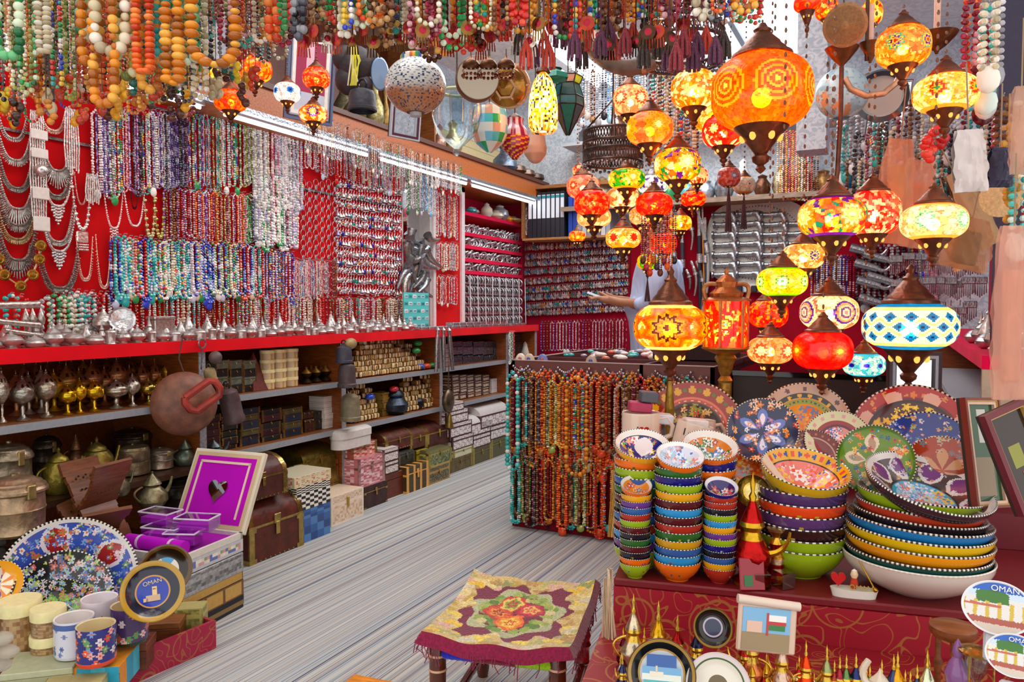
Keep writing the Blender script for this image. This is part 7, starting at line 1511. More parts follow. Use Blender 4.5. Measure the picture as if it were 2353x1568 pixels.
m.box(-.6*r_,.1*r_,-.12*r_,.12*r_,.0142,.0146,'e8dcc8').box(-.3*r_,-.2*r_,.1*r_,.4*r_,.0142,.0146,'d8c8b0')
solo('plate_picture',m,'gloss','blue seascape print in the centre of the black and gold plate','picture',loc=p,rot=lookrot(q))
p=at(1765,1440,1.5);s=1.5/F;r=root('souvenir_scroll','scroll-shaped ceramic souvenir picturing a fort with red, white and green flag','souvenir',loc=p,rot=(-.15,.1,YAW))
obj('scroll',MB().box(-70*s,66*s,0,.008,-60*s,56*s,'d8b8a0',b=.003).tube([(-74*s,0,56*s),(70*s,0,50*s)],.009,'e0c8b8',10),'gloss',r)
obj('picture',MB().box(-60*s,50*s,-.002,0,-55*s,-15*s,'988058').box(-60*s,50*s,-.002,0,-15*s,40*s,'78b0d8').box(-5*s,0,-.003,-.002,-20*s,30*s,'c02020').box(0,40*s,-.003,-.002,12*s,26*s,'f0ece8').box(0,40*s,-.003,-.002,4*s,12*s,'c02020').box(0,38*s,-.003,-.002,-8*s,4*s,'187830').box(-50*s,-15*s,-.003,-.002,-15*s,10*s,'e0b8a0'),'gloss',r)
p=onZ(2020,1640,LZ);solo('white_camel_figurine',MB().lathe([(0,0),(.03,0),(.035,.02),(.03,.045),(.016,.055),(.018,.065),(.01,.072),(.004,.08),(0,.09)],20,'e0d0b8',lobes=4,amp=.1).tube(arc((-.01,0,.05),(-.02,0,.1),(-.045,0,.06),8),np.linspace(.01,.006,8),'e0d0b8',8),'gloss','cream elephant-like ceramic figurine among the gilt miniatures','figurine',loc=p)
for k,(px,py,w,D,lab,big)in enumerate(((2292,1398,150,1.35,'oval souvenir plate printed with white city and blue sky, larger of two',1),(2330,1508,120,1.28,'oval souvenir plate printed with white city, smaller and lower one',0))):
 p=at(px,py,D);s=D/F;q=tocam(p);r=root('souvenir_plate',lab,'plate',None,p,rot=lookrot(q+np.array([0,0,.3])))
 R_=w/2*s*.95;m=MB();m.lathe([(0,-.012),(R_*.6,-.01),(R_,0),(R_*1.01,.003),(R_*.97,.003),(R_*.9,0),(0,0)],60,'e8e8ec',sy=.85);obj('plate',m,'gloss',r)
 def f(x,y,rr_,a,part):
  col=np.tile(c('e8e4e0'),(len(x),1));col[y>.35]=c('d0e4f4');col[y>.58]=c('1c60c0');col[(y>.15)&(y<.5+.25*np.sin(x*3+2)*.5)&(np.sin(x*3+2)>.2)]=c('3c7828');g=(np.floor(x*9)%3==0)&(y<.2)&(y>-.4);col[g]=c('d8b840');col[(y<.1)&(y>.0)&(x<.1)]=c('c86850');col[(y<-.4)]=c('b05848');col[(y<-.62)]=c('d8c8b8');return col
 m=MB();t=np.linspace(0,.93,30);m.lathe([(q_*R_,.0015+.001*0)for q_ in t],72,lambda a01,band,ctr:f(ctr[:,0]/R_,ctr[:,1]/R_/.85,0,0,0),sy=.85);pc=obj('print',m,'gloss',r);letters('OMAN',R_*.26,T(R_*.2,R_*.6,.004,0,0,0),'f4f4f8',r)
 obj('stand',MB().box(-.02,.02,-.09,-.04,-.05,-.005,'c8c8d0',b=.004),'gloss',r)
p=at(2190,1440,1.5);r=root('mini_stool','small turned wooden stool-shaped stand behind the hourglass','stand',None,p);obj('top',MB().lathe([(0,-.02),(.036,-.02),(.042,-.012),(.042,0),(.036,.004),(0,.006)],28,'8a4c24'),'wood',r)
for k in range(3):a=k*2.1+.5;obj('leg',MB().lathe([(.006,-.14),(.006,-.1),(.009,-.08),(.005,-.07),(.006,-.02)],10,'8a4c24',T(.028*math.cos(a),.028*math.sin(a),0)),'wood',r)
p=at(2245,1495,1.38);r=root('hourglass','brass hourglass with glass bulb between thin posts','hourglass',None,p);obj('top_plate',MB().lathe([(0,-.004),(.03,-.004),(.031,0),(.012,.006),(0,.008)],24,'b08c40'),'brass',r);obj('glass',MB().lathe([(.004,-.06),(.018,-.035),(.02,-.015),(.018,-.004)],20,'d8e0d8'),'glass',r)
for k in range(3):a=k*2.1;obj('post',MB().tube([(.027*math.cos(a),.027*math.sin(a),0),(.027*math.cos(a),.027*math.sin(a),-.12)],.002,'b08c40',6),'brass',r)
p=at(2200,1535,1.4);solo('purple_bottle',MB().lathe([(0,-.03),(.018,-.03),(.022,-.01),(.014,.01),(.007,.02),(.01,.03),(.006,.045),(0,.055)],16,'8a5890'),'gloss','small pearly purple perfume bottle beside the hourglass','bottle',loc=p)
for k in range(2):
 p=at(1402-k*8,1395+k*20,1.8);m=MB()
 for i in range(14):m.tube([(R.uniform(-.008,.008),R.uniform(-.008,.008),.09),(R.uniform(-.012,.012),R.uniform(-.012,.012),-.09)],.0018,R.choice(['c8a888','e0c8a8','a08870']),4)
 solo('incense_bundle',m,'matte','bundle of incense sticks hanging at the table corner, %s'%('upper' if k==0 else 'lower'),'incense sticks',loc=p)
p=at(1413,1150,2.05);m=MB()
for i in range(18):m.tube([(R.uniform(-.008,.008),R.uniform(-.01,.01),.08),(R.uniform(-.016,.016),R.uniform(-.01,.01),-.1)],.002,R.choice(['d8a850','e8c070','b88838']),4)
solo('incense_bundle',m,'matte','yellow straw stick bundle beside the bead counter','incense sticks',loc=p)
def picframe(px,py,w,h,D,lab,frame,mats_,pic,rot=None,name='picture_frame',picmat='gloss',up=None,bars=3):
 p=at(px,py,D);s=D/F;r=root(name,lab,'picture frame',None,p,rot=rot if rot is not None else(0,0,YAW));w_,h_=w/2*s,h/2*s;b=min(w_,h_)*.2;m=MB()
 def fr(w0,h0,w1,h1,y,col):m.box(-w0,-w1,y,.004,-h0,h0,col);m.box(w1,w0,y,.004,-h0,h0,col);m.box(-w1,w1,y,.004,h1,h0,col);m.box(-w1,w1,y,.004,-h0,-h1,col)
 k=1.0;y=-.012
 for i,(cl,th)in enumerate(frame):fr(w_*k,h_-w_*(1-k),w_*(k-th),h_-w_*(1-k+th),y,cl);k-=th;y+=.002
 obj('frame',m,'satin',r);m=MB().box(-w_,w_,.004,.012,-h_,h_,'302018');obj('backing',m,'matte',r)
 w1,h1=w_*k,h_-w_*(1-k);m=MB();
 for(x0,x1,z0,z1,cl)in pic:m.box(x0*w1,x1*w1,-.0005-len(m.V)*.0003,.004,z0*h1,z1*h1,cl)
 obj('picture' if picmat!='mirror' else 'mirror_glass',m,picmat,r);return r
picframe(2262,1040,110,250,1.75,'wood and cream framed green picture standing beside the crimson plate',[('7a2818',.1),('b89040',.06),('e0b8a0',.12)],None,[(-1,1,-1,1,'20502c'),(-.3,.4,.2,.9,'c8c0b8'),(-.8,.6,-.9,-.1,'8a7050')],rot=(-.2,.05,YAW+.35))
picframe(2345,1050,130,240,1.6,'maroon framed textile picture with gold scroll border at the picture edge',[('6a1c28',.2),('c8a050',.04)],None,[(-1,1,-1,1,'2c1c18'),(-.5,.2,-.2,.3,'8a8828'),(-.2,.5,-.7,-.3,'a82838')],rot=(-.2,-.3,YAW+.3))
picframe(2100,870,120,120,2.6,'dark framed mirror behind the widest table lamp',[('3a2028',.12),('a8a8b8',.12),('4a4048',.05)],None,[(-1,1,-1,1,'c8c8c8')],picmat='mirror')
def fl_(px,py,z=0):return onZ(px,py,z)
tr=root('red_tray','low red box with gold scrollwork edging the floor display','tray');A_=fl_(497,1490);B_=fl_(290,1580);d=B_-A_;L_=float(np.hypot(d[0],d[1]))*1.6;ang=math.atan2(d[1],d[0]);tr.location=A_;tr.rotation_euler=(0,0,ang)
hh=.10;obj('side',MB().box(0,L_,-.012,0,0,hh,'a81840'),'brocade',tr);obj('end',MB().box(0,.012,-1.0,-.012,0,hh,'a01838'),'brocade',tr);obj('bottom',MB().box(.012,L_,-1.0,-.012,0,.05,'701828'),'satin',tr)
FZ=.05
p=at(157,1338,2.58);q=tocam(p)/np.linalg.norm(tocam(p))+np.array([0,0,.45])+np.array([.35,-.1,0])
s=2.58/F
def mixo(base,*ops):return disc_paint(list(ops),base)
dish('ceramic_bowl','very large blue flowered bowl propped on its side behind the mugs','bowl',p-q*.03,lookrot(q),138*s,.09,mixo('3c58b8',('petals',5,.45,.98,.5,'e8e0e8',.1),('petals',5,.5,.92,.36,'a82828',.1),('flowers',190,.3,.98,.05,'e8c0d0 f0e8d8 e87040 78a048 d8e0f0 88b0e0 5878d0',41),('ring',.96,1,'e8e4e0')),'203c80',seg=200,rings=66,flat=.25,foot=.5)
dish('ceramic_bowl','black flowered bowl with scalloped rim lying inside the very large blue bowl','bowl',p+np.array([.012,-.03,-.045]),lookrot(q+np.array([0,0,.2])),98*s,.05,mixo('1c2024',('flowers',210,.0,.97,.075,'e8a8b0 d8e0e8 90b8d8 a8c848 e8d8d0 5878b0 c86858',42)),'203060',seg=150,rings=44,flat=.25,foot=.5)
dish('ceramic_bowl','small lime and black flowered bowl innermost in the very large blue bowl','bowl',p+np.array([.03,-.055,-.085]),lookrot(q+np.array([0,0,.3])),70*s,.035,mixo('202824',('flowers',120,.0,.62,.1,'88d020 a8e048 5890d0 e86848 68b030',43),('flowers',90,.55,.97,.08,'90b8e0 e8d8e0 d86878 a8c848',44)),'203060',seg=130,rings=36,flat=.25,foot=.5)
dish('ceramic_bowl','yellow and orange bowl cut off by the picture edge','bowl',at(-6,1345,2.45),lookrot(q),48*s,.03,mixo('f8f0d0',('ring',.6,1,'f0a818'),('petals',8,.1,.7,.5,'f08828',0)),'c07818',seg=80,rings=24)
def omanplate(px,py,w,D,lab,cen,mid,outer,txt):
 p=at(px,py,D);s=D/F;q=tocam(p)/np.linalg.norm(tocam(p))+np.array([.1,0,.25]);e=lookrot(q)
 o=root('souvenir_plate',lab,'plate',None,p,rot=e);R_=w/2*s;m=MB();m.lathe([(0,0),(R_*.5,0),(R_*.55,.002),(R_*.78,.004),(R_*.84,.009),(R_,.013),(R_*1.02,.010),(R_*.9,0),(R_*.5,-.006),(0,-.006)],80,[cen,'c89040' if txt else mid,mid,mid,outer,outer,outer,'503010','503010']);obj('plate',m,'gloss',o)
 if txt:
  letters('OMAN',R_*.2,T(-.0,R_*.3,.003,0,0,.15),'d8c8a0',o);m=MB();m.box(-R_*.22,R_*.22,-R_*.32,-R_*.12,.001,.003,'c8a888').box(-R_*.02,R_*.13,-R_*.12,R_*.16,.001,.003,'e8c080').box(-R_*.3,-R_*.16,-R_*.32,-R_*.2,.001,.003,'d8b090').box(-.0,R_*.09,R_*.06,R_*.1,.003,.0035,'8a6830');obj('emblem',m,'gloss',o)
 else:obj('emblem',MB().lathe([(0,.002),(R_*.44,.002),(R_*.5,.003)],30,lambda a,i,q_:hexes('e8e4d8 48a0d0 e0d8c8')[((np.floor(a*7))%3).astype(int)]),'gloss',o)
 return o
omanplate(351,1360,135,2.35,'royal blue souvenir plate with gold rim, fort emblem and lettering','1838a8','141830','b89028',True)
omanplate(381,1310,112,2.5,'black souvenir plate with white and sky blue centre behind the royal blue plate','e8e4d8','201408','604010',False)
rs=np.random.RandomState(2)
def flo(base,pal,sd,n=40,s_=.16,bands=()):
 B=c(base);P=hexes(pal);r_=np.random.RandomState(sd);U=r_.rand(n)*2*PI;V=r_.rand(n);K_=r_.randint(0,len(P),n)
 def f(a01,band,ctr):
  z=ctr[:,2];h=z/z.max();u=a01*2*PI;col=np.tile(B,(len(u),1))
  for i in range(n):
   dx=np.abs(u-U[i]);dx=np.minimum(dx,2*PI-dx);dy=(h-V[i])*2.2;d=np.hypot(dx,dy);t=np.arctan2(dy,dx);k=d<s_*(1+.35*np.cos(5*t));col[k]=P[K_[i]];col[k&(d<s_*.35)]=P[(K_[i]+2)%len(P)]
  for a,b_,cl in bands:col[(h>a)&(h<b_)]=c(cl)
  return col
 return f
def cup(px,pyb,w,h,z,lab,colf,inner='e8d8b0',hrt=None):return mug(px,pyb,w,h,lab,colf,z=z,inner=inner,handle=False,hrt=hrt)
M1=.15
for px,py,w,h,z,lab,cf,inn,ht in((172,1502,84,86,.155,'white mug with blue vine pattern, beside the floral navy mug',flo('e0e0ec','6078b0 8090c0 485898',51,26,.12,((.8,.96,'5068a8'),)),'e8e0dc',None),(222,1520,84,86,.155,'navy floral mug with orange blossoms in front of the blue vine mug',flo('303080','f06038 e8b0a8 f0e0d8 e84828 88a0d0 68a060',52,46,.17,((0,.12,'e84828'),)),'e0cc9c',None),(230,1450,78,78,.17,'white mug with tiny red hearts behind the floral mugs',flo('e8dce0','c02038 402838',53,20,.07),'f0e8ec',None),(299,1472,80,84,.16,'floral mug in red, violet and green, nearest the royal blue plate',flo('503868','d84848 e8c8c8 58a048 e87858 c05878 f0e0e0',54,50,.17,((0,.1,'203018'),)),'e0cc9c',None)):
 cup(px,py,w,h,z,lab,cf,inn,ht)
def jar(px,py,w,h,z,lab,lidh=.3,D=None):
 p=fl_(px,py,z);s=depth(p)/F;R_,H_=w/2*s,h*s;r=root('resin_jar',lab,'jar',None,p)
 rs_=np.random.RandomState(int(px));obj('resin',MB().lathe([(0,.001),(R_*.9,.001)]+[(R_*.93,H_*q)for q in np.linspace(.03,1-lidh,12)]+[(0,H_*(1-lidh))],36,lambda a,i,q:hexes('c8a070 a87848 e0c8a0 b89068 d8b890')[rs_.randint(0,5,len(a))]),'satin',r)
 obj('glass',MB().lathe([(R_*.97,0),(R_*.98,H_*.5),(R_*.97,H_*(1-lidh))],36,'f0e8d8'),'glass',r)
 obj('lid',MB().lathe([(R_*1.02,H_*(1-lidh)),(R_*1.04,H_*(1-lidh*.2)),(R_*1.0,H_),(0,H_)],36,'f0e4a8'),'satin',r)
jar(48,1510,88,135,.11,'big resin jar with cream lid, beside the two small stacked jars',.22)
jar(112,1508,74,54,.13,'small resin jar with cream lid, lower of the stacked two',.4)
p_=fl_(112,1508,.13);jar(112,1455,72,60,.13+54*depth(p_)/F,'small resin jar with cream lid, upper of the stacked two',.4)
jar(0,1440,70,105,.12,'resin jar with cream lid cut by the picture edge',.3)
def flbox(px0,px1,pyt,pyb,z,col,lab,mat='wood',top=None,dk=.8,rz=0.25,**k):
 p=fl_((px0+px1)/2,pyb,z);s=depth(p)/F;w=(px1-px0)*s;h=max(.02,(pyb-pyt)*s*.8)
 chest(w,w*dk,h,col=col,trim=k.pop('trim',None),dome=0,mat=mat,label=lab,top=top,latch=k.pop('latch',False),loc=(p[0]-math.sin(YAW)*w*dk/2*.6,p[1]+w*dk/2,z),rz=YAW+rz,name='box',cat='box',**k)
flbox(232,322,1468,1545,FZ,'6a3018','red-brown wooden box under the floral mugs, next to the tray edge',rz=.15,top='7a3c20')
flbox(312,398,1420,1485,FZ,'7a4420','wooden box supporting the royal blue plate',rz=.15,top='8a5428')
flbox(395,455,1385,1458,FZ,'8a8a48','olive gilt box at the tray corner, double layered',mat='satin',rz=.15,top='b0a868',face=mosaic('8a8a48 a8a050 787838','b8b060',3,10,6))
flbox(95,250,1520,1600,.06,'e89018','bright orange box with turquoise label under the navy mug',mat='satin',rz=.12,top='f0a028',face=checker('28a0c0 e89018 28a0c0 48b8d0',5,1))
flbox(-20,130,1530,1600,.08,'a8a880','greenish marble slab box at the lower corner',mat='satin',top='b8bc98')
flbox(80,205,1562,1620,.07,'b8a870','gilt patterned flat box at the very bottom beside the orange box',mat='satin',face=mosaic('b8a870 988848 d0c080','c8b878',5,10,4))
for i,(px,py)in enumerate(((12,1450),(25,1480),(8,1510))):
 p=at(px-8,py+18,2.0);solo('gravel_bag',MB().balls([[0,0,0]],.026,c('d8d4c4'),12,8,squash=(1.3,1,.6)),'film','clear bag of pale pebbles, %s down at the picture edge'%nth(i),'bag',loc=p)
p=fl_(430,1300,.25);
BA,BB_,BC=np.array(fl_(258,1258,.3)),np.array(fl_(432,1283,.3)),np.array(fl_(542,1222,.3))
cen=(BA+BC)/2;ux=BB_-BA;uy=BC-BB_;wx,wy=float(np.hypot(*ux[:2])),float(np.hypot(*uy[:2]));an=math.atan2(ux[1],ux[0])
r=root('jewellery_casket','open jewellery casket with vivid purple lining and heart mirror in the lid','jewellery box',None,(float(cen[0]),float(cen[1]),.225),rz=an)
fce=mosaic('f0ece0 d8a0a0 6878b8 e8e0d0 88a878 f0ece0 d8c070','c8ccd0',7,26,4)
m=MB();m.box(-wx/2,wx/2,-wy/2,wy/2,0,.05,'d8d4c8',b=.003);fce(m,wx,wy,0,.05);m.box(-wx/2,wx/2,-wy/2,-wy/2+.012,.05,.075,'e0dcd0').box(-wx/2,wx/2,wy/2-.012,wy/2,.05,.075,'e0dcd0').box(-wx/2,-wx/2+.012,-wy/2,wy/2,.05,.075,'e0dcd0').box(wx/2-.012,wx/2,-wy/2,wy/2,.05,.075,'e0dcd0');obj('body',m,'satin',r)
obj('lining',MB().box(-wx/2+.012,wx/2-.012,-wy/2+.012,wy/2-.012,.05,.06,'b000b8'),'velvet',r)
m=MB();m.tube([(-wx*.38,-wy*.3,.085),(wx*.38,-wy*.3,.085)],.026,'b800c0',14);obj('cushion_roll',m,'velvet',r)
obj('cushion_bands',MB().tube([(-wx*.22,-wy*.3,.085),(-wx*.19,-wy*.3,.085)],.0275,'e0c8e0',14).tube([(wx*.2,-wy*.3,.085),(wx*.23,-wy*.3,.085)],.0275,'e0c8e0',14),'satin',r)
lid=obj('lid',MB().box(-wx/2,wx/2,-.012,.012,0,wy*1.02,'e0d8c0',b=.003).box(-wx*.42,wx*.42,-.015,-.012,wy*.09,wy*.93,'b800b8').box(-wx*.47,wx*.47,-.0135,-.012,wy*.04,wy*.98,'d0b890').box(-wx*.36,-wx*.335,-.018,-.015,wy*.16,wy*.86,'e8d0b8').box(wx*.335,wx*.36,-.018,-.015,wy*.16,wy*.86,'e8d0b8').box(-wx*.36,wx*.36,-.018,-.015,wy*.84,wy*.87,'e8d0b8'),'velvet',r,loc=(0,wy/2+.01,.06),rot=(-.45,0,0))
hm=obj('heart_mirror',heart(wx*.15,.003,'8a8078'),'mirror',lid);hm.matrix_local=T(0,-.0185,wy*.5,PI/2)
for i,(x,y,z,w_)in enumerate(((-.3,.1,.14,.4),(-.1,-.05,.1,.42),(.25,.05,.14,.4),(.2,-.12,.095,.34))):
 o=root('acrylic_box','clear acrylic trinket box with purple base, %s in the open casket'%nth(i),'trinket box','clear trinket boxes in the casket',loc=(float(cen[0])+x*wx*math.cos(an)-y*wy*math.sin(an),float(cen[1])+x*wx*math.sin(an)+y*wy*math.cos(an),.225+z),rz=an+.1*i)
 a_=w_*wx/2;obj('case',MB().box(-a_,a_,-a_*.6,a_*.6,-.02,.03,'f0e8f8',b=.003),'glass',o);obj('velvet_base',MB().box(-a_*.9,a_*.9,-a_*.52,a_*.52,-.016,.008,'b828c0'),'velvet',o)
 m=MB()
 for sx in(-1,1):m.box(sx*a_-.002,sx*a_+.002,-a_*.6,a_*.6,.026,.031,'e8e0f0')
 for sy in(-1,1):m.box(-a_,a_,sy*a_*.6-.002,sy*a_*.6+.002,.026,.031,'e8e0f0')
 obj('edges',m,'satin',o)
chest(wx*1.0,wy,.075,'a8a8a8',None,0,'silver','silver embossed box wrapped in clear film under the purple-lined casket',(float(cen[0])+.01,float(cen[1])-.01,.148),rz=an,latch=False,name='silver_casket',cat='box',face=mosaic('8c8c8c b8b8b8 a0a0a0','c8c8c8',2,30,4))
def strp(m,w,d,z0,z1):
 h=z1-z0
 for(ax,s_)in((0,-1),(1,1)):
  for(u0,u1,a,b_,cl)in((-.48,.48,.8,1,'c09848'),(-.5,.5,.36,.78,'7a5428'),(-.44,-.16,.4,.74,'c8a050'),(-.12,.14,.4,.74,'c8a050'),(.18,.46,.4,.74,'c8a050'),(-.5,.5,.22,.36,'18141c'),(-.5,.5,.1,.22,'8a7040')):
   e=.0012+.0008*(cl=='c8a050')
   if ax==0:m.add([[u0*w,-d/2-e,z0+a*h],[u1*w,-d/2-e,z0+a*h],[u1*w,-d/2-e,z0+b_*h],[u0*w,-d/2-e,z0+b_*h]],np.array([[0,1,2,3]]),cl)
   else:m.add([[w/2+e,u0*d,z0+a*h],[w/2+e,u1*d,z0+a*h],[w/2+e,u1*d,z0+b_*h],[w/2+e,u0*d,z0+b_*h]],np.array([[0,1,2,3]]),cl)
r=root('gilt_box','tall black box with gilt window pattern under the film-wrapped silver box','box',None,(float(cen[0])+.01,float(cen[1])-.01,0),rz=an);m=MB().box(-wx/2,wx/2,-wy/2,wy/2,0,.147,'18141c',b=.002);strp(m,wx,wy,0,.147);obj('body',m,'satin',r)
def bookrest(p,lab,rz,s=1.0,op=.62):
 r=root('book_rest',lab,'book rest',None,p,rot=(0,0,rz));r.scale=(s,)*3
 for sg in(-1,1):
  m=MB();t=np.linspace(-1,1,15)
  for u0,u1 in zip(t[:-1],t[1:]):
   for x0,x1,ok in((-.1,-.045,True),(-.045,.045,not(-.75<u0<-.35)),(.045,.1,True)):
    if not ok:continue
    wv=lambda u:.02*math.sin(u*6);zz=lambda u:u*.2
    bend=lambda u:sg*(.03*u*u)*(1 if u>0 else-1)
    y0,y1=bend(u0),bend(u1);k=1-.16*abs(math.sin(u0*4))
    v=[[x0*k,y0-.007,zz(u0)],[x1*k,y0-.007,zz(u0)],[x1*k,y1-.007,zz(u1)],[x0*k,y1-.007,zz(u1)]];v+=[[a_,b_+.014,c_]for a_,b_,c_ in v]
    m.add(xf(v,T(0,0,0,sg*op)),np.array([[0,1,2,3],[7,6,5,4],[0,4,5,1],[2,6,7,3],[1,5,6,2],[0,3,7,4]]),'74401f')
  P=[[(i-3)*.018,-.008+sg*.02,.12+.01*(i%2)]for i in range(7)]+[[(i-2)*.02,-.008+sg*.008,.075]for i in range(5)];m.balls(xf(P,T(0,0,0,sg*op)),.0045,c('2c140c'),6,4)
  obj('panel',m,'wood',r)
 return r
bookrest(at(222,1160,2.98),'carved folding wooden book rest standing open among the copper pots',1.75,.95)
bookrest(at(215,1222,2.9),'second carved wooden book rest lying behind the blue bowl',1.3,.9,1.1)
p=fl_(555,1290,0);r=root('wooden_bowl','dark wooden bowl beside the stitched chests holding loose beads','bowl',None,(p[0],p[1]+.04,0));obj('bowl',MB().lathe([(0,0),(.05,0),(.075,.05),(.085,.12),(.08,.12),(.07,.06),(0,.03)],32,'54402c'),'wood',r)
for i,(x,y,col,nm_)in enumerate(((-.02,-.03,'2848b0','blue'),(.03,-.02,'d83828','red'),(0,.03,'186850','green'),(-.04,.02,'b0a8c8','lilac'),(.04,.03,'404850','grey'))):solo('glass_bead',MB().balls([[0,0,0]],.022,c(col),14,10),'gloss','%s glass bead in the dark wooden bowl'%nm_,'bead',loc=(p[0]+x,p[1]+.04+y,.11))
chest(.6,.3,.16,'3a2c22',None,0,'wood','long dark crate under the copper ware',(-2.72,1.75,0),rz=PI/2,latch=False,name='crate',cat='crate')
q=at(8,1255,2.6);solo('dark_flower_ornament',MB().balls([[R.uniform(-.05,.05),R.uniform(-.05,.05),R.uniform(-.06,.06)]for _ in range(30)],.018,c('2c2420'),7,5),'matte','dark dried flower head ornament at the picture edge','ornament',loc=q)
p=at(52,1300,2.66);r=root('leaning_sign','small dark card with pale lettering leaning at the picture edge','card',None,p,rot=(-.3,0,YAW+.4));obj('card',MB().box(-.05,.05,0,.004,-.03,.035,'4a4c50',b=.001),'paper',r)
S4=[fl_(990,1452,.34),fl_(1322,1488,.34),fl_(1360,1328,.34),fl_(1068,1310,.34)]
sc=sum(S4)/4;sw=float(np.linalg.norm(S4[1]-S4[0]));sd_=float(np.linalg.norm(S4[2]-S4[1])+np.linalg.norm(S4[3]-S4[0]))/2;sa=math.atan2((S4[1]-S4[0])[1],(S4[1]-S4[0])[0])
st=root('stool','low turned-leg wooden stool with woven cord seat','stool',None,(float(sc[0]),float(sc[1]),0),rz=sa)
lx,ly=sw/2-.03,sd_/2-.03
for sx in(-1,1):
 for sy in(-1,1):
  lg=[(0,0),(.017,0),(.022,.03),(.022,.08),(.024,.085),(.022,.09),(.022,.13),(.027,.14),(.022,.155),(.027,.17),(.022,.185),(.023,.22),(.025,.225),(.023,.23),(.023,.26),(.025,.265),(.023,.27),(.023,.3),(.019,.308),(.008,.312),(0,.313)]
  cl=['4a2010','5a2814','5a2814','d8a880','5a2814','b81c18','e82820','7a1410','e82820','b81c18','5a2814','5a2814','d8a880','5a2814','5a2814','d8a880','5a2814','5a2814','6a3018','6a3018']
  obj('leg',MB().lathe(lg,20,cl,T(sx*lx,sy*ly,0)),'gloss',st)
for sy in(-1,1):obj('stretcher',MB().tube([(-lx,sy*ly,.1),(lx,sy*ly,.1)],.013,'6a2418',10),'gloss',st)
for sx in(-1,1):obj('stretcher',MB().tube([(sx*lx,-ly,.075),(sx*lx,ly,.075)],.013,'6a2418',10),'gloss',st)
for k_,(a_,b_)in enumerate((((-lx,-ly),(lx,-ly)),((lx,-ly),(lx,ly)),((lx,ly),(-lx,ly)),((-lx,ly),(-lx,-ly)))):
 t=np.linspace(0,1,40)[:,None];P=np.array([*a_,.275])+(np.array([*b_,.275])-np.array([*a_,.275]))*t
 obj('corded_rail',MB().tube(P,.017+.0015*(np.arange(40)%2),np.array([c('2030c8')]*12+[c('8a1030')]*14+[c('a8e010')]*13),10),'cloth',st)
obj('cord_seat',MB().box(-lx,lx,-ly,ly,.27,.29,'8a1838'),'cloth',st)
def tapestry():
 n=110;e=.035;xs=np.linspace(-1,1,n+1);m=MB();X,Y=np.meshgrid(xs,xs,indexing='ij');rx,ry=sw/2+e*.6,sd_/2+e*.5
 cor=np.abs(X)**3*np.abs(Y)**3;edge=np.maximum(np.abs(X),np.abs(Y));z=.322+.03*cor-.016*(1-X**2)*(1-Y**2)-.034*np.clip((edge-.93)/.07,0,1)+.004*np.sin(X*9+Y*5)
 v=np.stack([X*rx,Y*ry,z],-1).reshape(-1,3);i,j=np.meshgrid(np.arange(n),np.arange(n),indexing='ij');f=np.stack([i*(n+1)+j,(i+1)*(n+1)+j,(i+1)*(n+1)+j+1,i*(n+1)+j+1],-1).reshape(-1,4)
 ce=v[f].mean(1);x,y=ce[:,0]/rx,ce[:,1]/ry;r_=np.hypot(x,y);a=np.arctan2(y,x);col=np.tile(c('7a0838'),(len(x),1));rs_=np.random.RandomState(4)
 eg=np.maximum(np.abs(x),np.abs(y))
 bd=(np.maximum(np.abs(x),np.abs(y))>.68+.07*np.sin(a*8)+.05*np.sin(a*16))|(r_>.92+.06*np.sin(a*12));col[bd]=c('d8c078')
 def blobs(cx,cy,sp,n_,s_,pal,mask):
  P_=hexes(pal)
  for _ in range(n_):
   px,py,k_=cx+rs_.uniform(-sp,sp),cy+rs_.uniform(-sp,sp),rs_.randint(len(P_));d=np.hypot((x-px)/(1+rs_.rand()),y-py);th=np.arctan2(y-py,x-px);ok=(d<s_*(.7+.3*np.sin(th*3+rs_.rand()*6)))&mask;col[ok]=P_[k_]
 blobs(0,0,1,170,.09,'e8d890 c8a848 f0c828 b8b870 e0b0a0 d8d0b0 f0d850 c09850 98a058',bd)
 mid=(~bd)&(r_<.62+.06*np.sin(a*7));col[mid&(r_>.5)]=c('b8c090')
 for k_ in range(60):
  ang=rs_.rand()*2*PI;rr_=.33+.2*rs_.rand();d=np.hypot(x-rr_*math.cos(ang),y-rr_*math.sin(ang));col[(d<.07)&(~bd)]=hexes('78a038 a8c058 588828 d8d090 98b048')[k_%5]
 for(fx,fy,pal)in((.18,.12,'b01838 d83048 f0c858 e84058'),(-.25,.02,'c83018 e85828 f0a030 a82020'),(-.02,-.22,'f06818 f8a020 f8d850 e84818'),(-.12,.25,'d84028 f0d060 88a838 c82838')):
  P_=hexes(pal);d=np.hypot(x-fx,y-fy);th=np.arctan2(y-fy,x-fx);q=d+.02*np.sin(th*5+d*30)
  for k_,lim in((0,.2),(1,.155),(2,.11),(3,.07),(2,.03)):col[q<lim]=P_[k_]
 col[eg>.935]=c('8a0a3c')
 nz=rs_.rand(len(x),1)*.35+.8;m.add(v,f,col*nz);return m
cv=root('stool_cover','burgundy tapestry cloth with rose bouquet and gold scrolls draped over the low stool','cover',None,(float(sc[0]),float(sc[1]),0),rz=sa)
obj('cloth',tapestry(),'cloth',cv)
m=MB();rr=random.Random(6)
for k_ in range(110):
 t=rr.uniform(-1,1);side=k_%4;rx,ry=sw/2+.021,sd_/2+.0175
 x,y=((t*rx,-ry),(rx,t*ry),(t*rx,ry),(-rx,t*ry))[side];z=.296+.02*abs(t)**3;l=rr.uniform(.02,.05)
 m.tube([(x,y,z),(x+rr.uniform(-.004,.004),y+rr.uniform(-.004,.004),z-l*.5),(x+rr.uniform(-.01,.01),y+rr.uniform(-.006,.006),z-l)],.0013,'8a0c3c',4)
obj('fringe',m,'cloth',cv)
